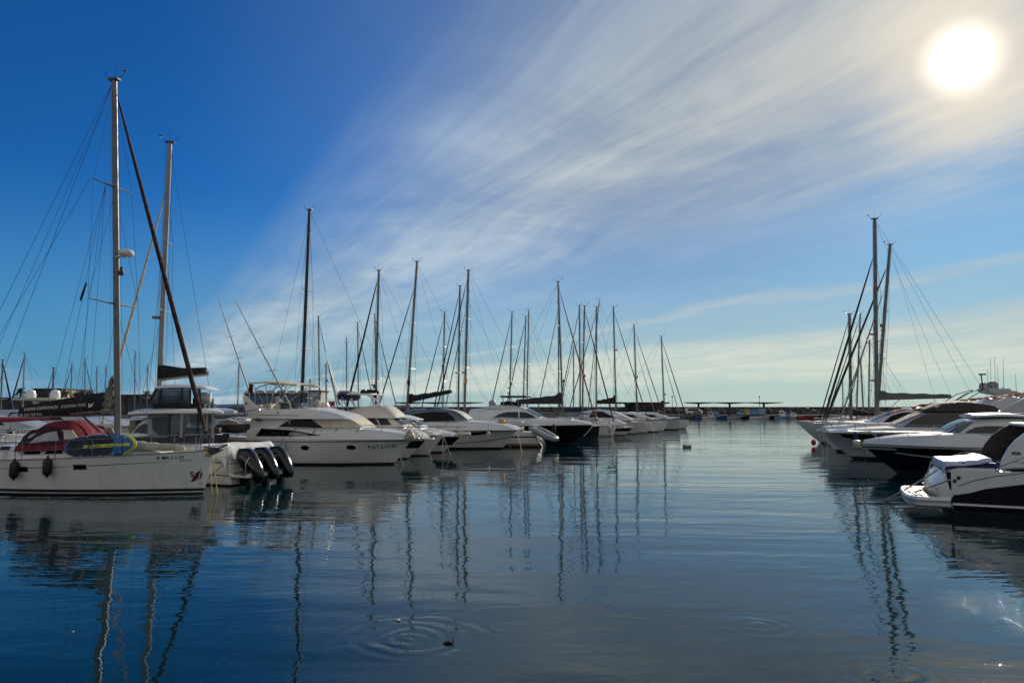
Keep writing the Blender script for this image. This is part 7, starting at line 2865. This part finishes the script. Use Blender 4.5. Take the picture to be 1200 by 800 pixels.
simple_cruiser('white motor yacht with two white domes and tan hardtop behind the lettered sail cover', (112, 492), 62, 17, 4.8, 1.7, 1.6, WHITE, [('z', .1, 1), ('f', 1, 0)], [WHITE, ANTIF],
               [('saloon', [(10, 490), (95, 491)], [(10, 481), (62, 480), (80, 483), (95, 490)], 2.1, 1.8, WHITE, [([(20, 488.5), (22, 483), (62, 482.5), (76, 488.5)], GLASS)], None, .2)],
               extra=domes_extra, group='motor boats behind the front yacht')
for lab, bow, Y, L, hm in (('grey white motor boat seen between the red hood and the red awning', (58, 503), 41, 9.0, WHITE),
                           ('white motor boat at the left picture edge under the red awning', (30, 500), 46.5, 10.0, CREAM),
                           ('silver motor boat glimpsed between the red hood and the front mast', (128, 497), 47.0, 11.0, GREYH),
                           ('white motor boat glimpsed left of the catamaran windscreen', (160, 499), 51.5, 11.0, WHITE),
                           ('second white motor boat seen under the lettered sail cover', (108, 493), 55.5, 10.0, WHITE)):
    Fq, hq, rq = simple_cruiser(lab, bow, Y, L, 3.3, 1.15, 1.1, hm, [('z', .1, 1), ('f', .8, 0), ('f', .86, 2), ('f', 1, 0)], [hm, ANTIF, STRIPE],
                                [('cabin', [(bow[0] - 120, bow[1]), (bow[0] - 22, bow[1])], [(bow[0] - 120, bow[1] - 12), (bow[0] - 60, bow[1] - 13), (bow[0] - 46, bow[1] - 9), (bow[0] - 22, bow[1] - 1)], 1.35, 1.1, GREYH,
                                  [([(bow[0] - 100, bow[1] - 4), (bow[0] - 98, bow[1] - 10), (bow[0] - 64, bow[1] - 11), (bow[0] - 56, bow[1] - 5)], GLASS)], None, .15)], group='motor boats behind the front yacht')
p = at(11.5, 512, 39.0)
fender(p, .8, .22, REDF, 'dark red fender on the grey white motor boat behind the red hood', rope=.6)
# sailing boat out of the frame whose red boom awning reaches in
F = Frame(-190, 505, 38, 168, 11.5)
m0, m1 = at(-34, 500, 38), at(-30, 120, 38)
root, hull, H = sailboat('sailing boat at the left edge with a long red boom awning', (-34, 490), (-30, 60), 38, -1, 11.5, group=GB, cover=None, boomf=.05, wires=False)
g = MB()
a, b = at(-20, 491.5, 38), at(57, 490.5, 38.8)
inv = Matrix.Rotation(-R(168), 4, 'Z')
rl = lambda v: inv @ (v - root.location)
rg = []
for i in range(15):
    u = i / 14
    p = rl(a.lerp(b, u))
    k = 1 - .85 * u ** 1.5
    rg.append([p + Vector((0, y * k, z * k)) for y, z in ((-.75, -.18), (-.4, .04), (0, .16), (.4, .04), (.75, -.18), (0, -.10))])
g.rings(rg)
g.build('boom_awning', REDC, root, angle=55)

# floating bits on the water
for px, py, s, lab in ((467, 716, .03, 'pale scrap floating on the water right of the widest ripples'), (86, 729, .018, 'small leaf floating near the left bottom corner')):
    d = 3 * FPX / (py - 478)
    p = at(px, py, d * .99)
    g = MB()
    g.add([(-s, -s * .5, .012), (s * .3, -s, .016), (s, .1 * s, .014), (s * .2, s, .02), (-s * .8, s * .6, .012)], [(0, 1, 2, 3, 4)])
    o = g.build('floating_scrap', CREAMC, None, solid=.006)
    o.location = (p.x, p.y, 0)
    tag(o, lab, 'debris')
# diving cormorant making the rings
p = at(525.5, 743.5, 9.5)
o = empty('water_bird', (p.x, p.y, 0))
o.scale = (.36, .36, .36)
g = MB()
g.tube([(-.20, .02, -.02), (-.12, .01, .02), (0, 0, .035), (.10, 0, .02), (.17, 0, -.03)], [.02, .05, .06, .045, .02], 10)
g.tube([(.13, 0, .01), (.17, 0, .07), (.17, .0, .12), (.20, 0, .135)], [.03, .02, .022, .012], 8)
g.build('body', BLACKC, o, angle=70)
g = MB()
g.tube([(.205, 0, .135), (.255, 0, .13)], [.010, .004], 6)
g.build('beak', GREYF, o)
tag(o, 'dark water bird surfacing in the middle of the widest ripples', 'bird')

# pontoon under the left row
g = MB()
d = Vector((.44, .9, 0)).normalized()
c = Vector((-23.5, 24, 0)) + d * 40
g.box((c.x, c.y, .28), (2.4, 92, .5), rz=-math.atan2(d.x, d.y))
o = g.build('pontoon', TEAK, None, bevel=.04)
o['kind'] = 'structure'


# ------------------------------------------------------------------ ropes, fenders and other small gear
for (a, Ya, b, m_, lab) in (
        ((703, 493, 71), None, (712, 514), ROPE, 'mooring rope from the navy hulled sailing boat bow slanting right'),
        ((722, 497, 76), None, (716, 513), ROPE, 'mooring rope under the bow with the purple red furled sail'),
        ((762, 494, 86), None, (768, 510), ROPE, 'mooring rope under the bow beside the small white launch'),
        ((606, 503, 53.2), None, (613, 531), ROPE, 'mooring rope slanting right from the sport coupe bow'),
        ((970, 508, 43.2), None, (969, 541), ROPE, 'thin mooring rope hanging straight down from the grey white yacht bow'),
        ((1012, 523, 34.0), None, (1018, 562), RUBBER, 'dark mooring rope hanging under the navy sided yacht bow'),
        ((958, 503, 50.0), None, (966, 531), ROPE, 'pale mooring rope under the bow of the yacht with pale blue windscreen')):
    pa = at(a[0], a[1], a[2])
    dd = 3 * FPX / (b[1] - 478)
    pb = at(b[0], b[1], dd)
    pb.z = -.2
    rope_line(pa, pb, .04, .016, m_, lab, 'bow mooring ropes along the channel')

for (px, py, Y, h, r, m_, lab) in (
        (572, 511, 51.2, .7, .15, GREYF, 'grey fender on the silver coupe yacht side'),
        (649, 503, 58.2, .8, .17, BLACKC, 'black fender against the black hulled yacht, right of the tender'),
        (418, 521, 36.9, .0, .0, None, ''),
        (1066, 511, 31.0, .0, .0, None, ''),
        (714, 503, 73.6, .7, .16, CREAMF, 'cream fender between the navy hulled and the next sailing boat'),
        (1003, 513, 41.2, .6, .14, BLUEC, 'blue fender on the grey white yacht bow'),):
    if m_ is None:
        continue
    fender(at(px, py, Y), h, r, m_, lab, rope=.5)
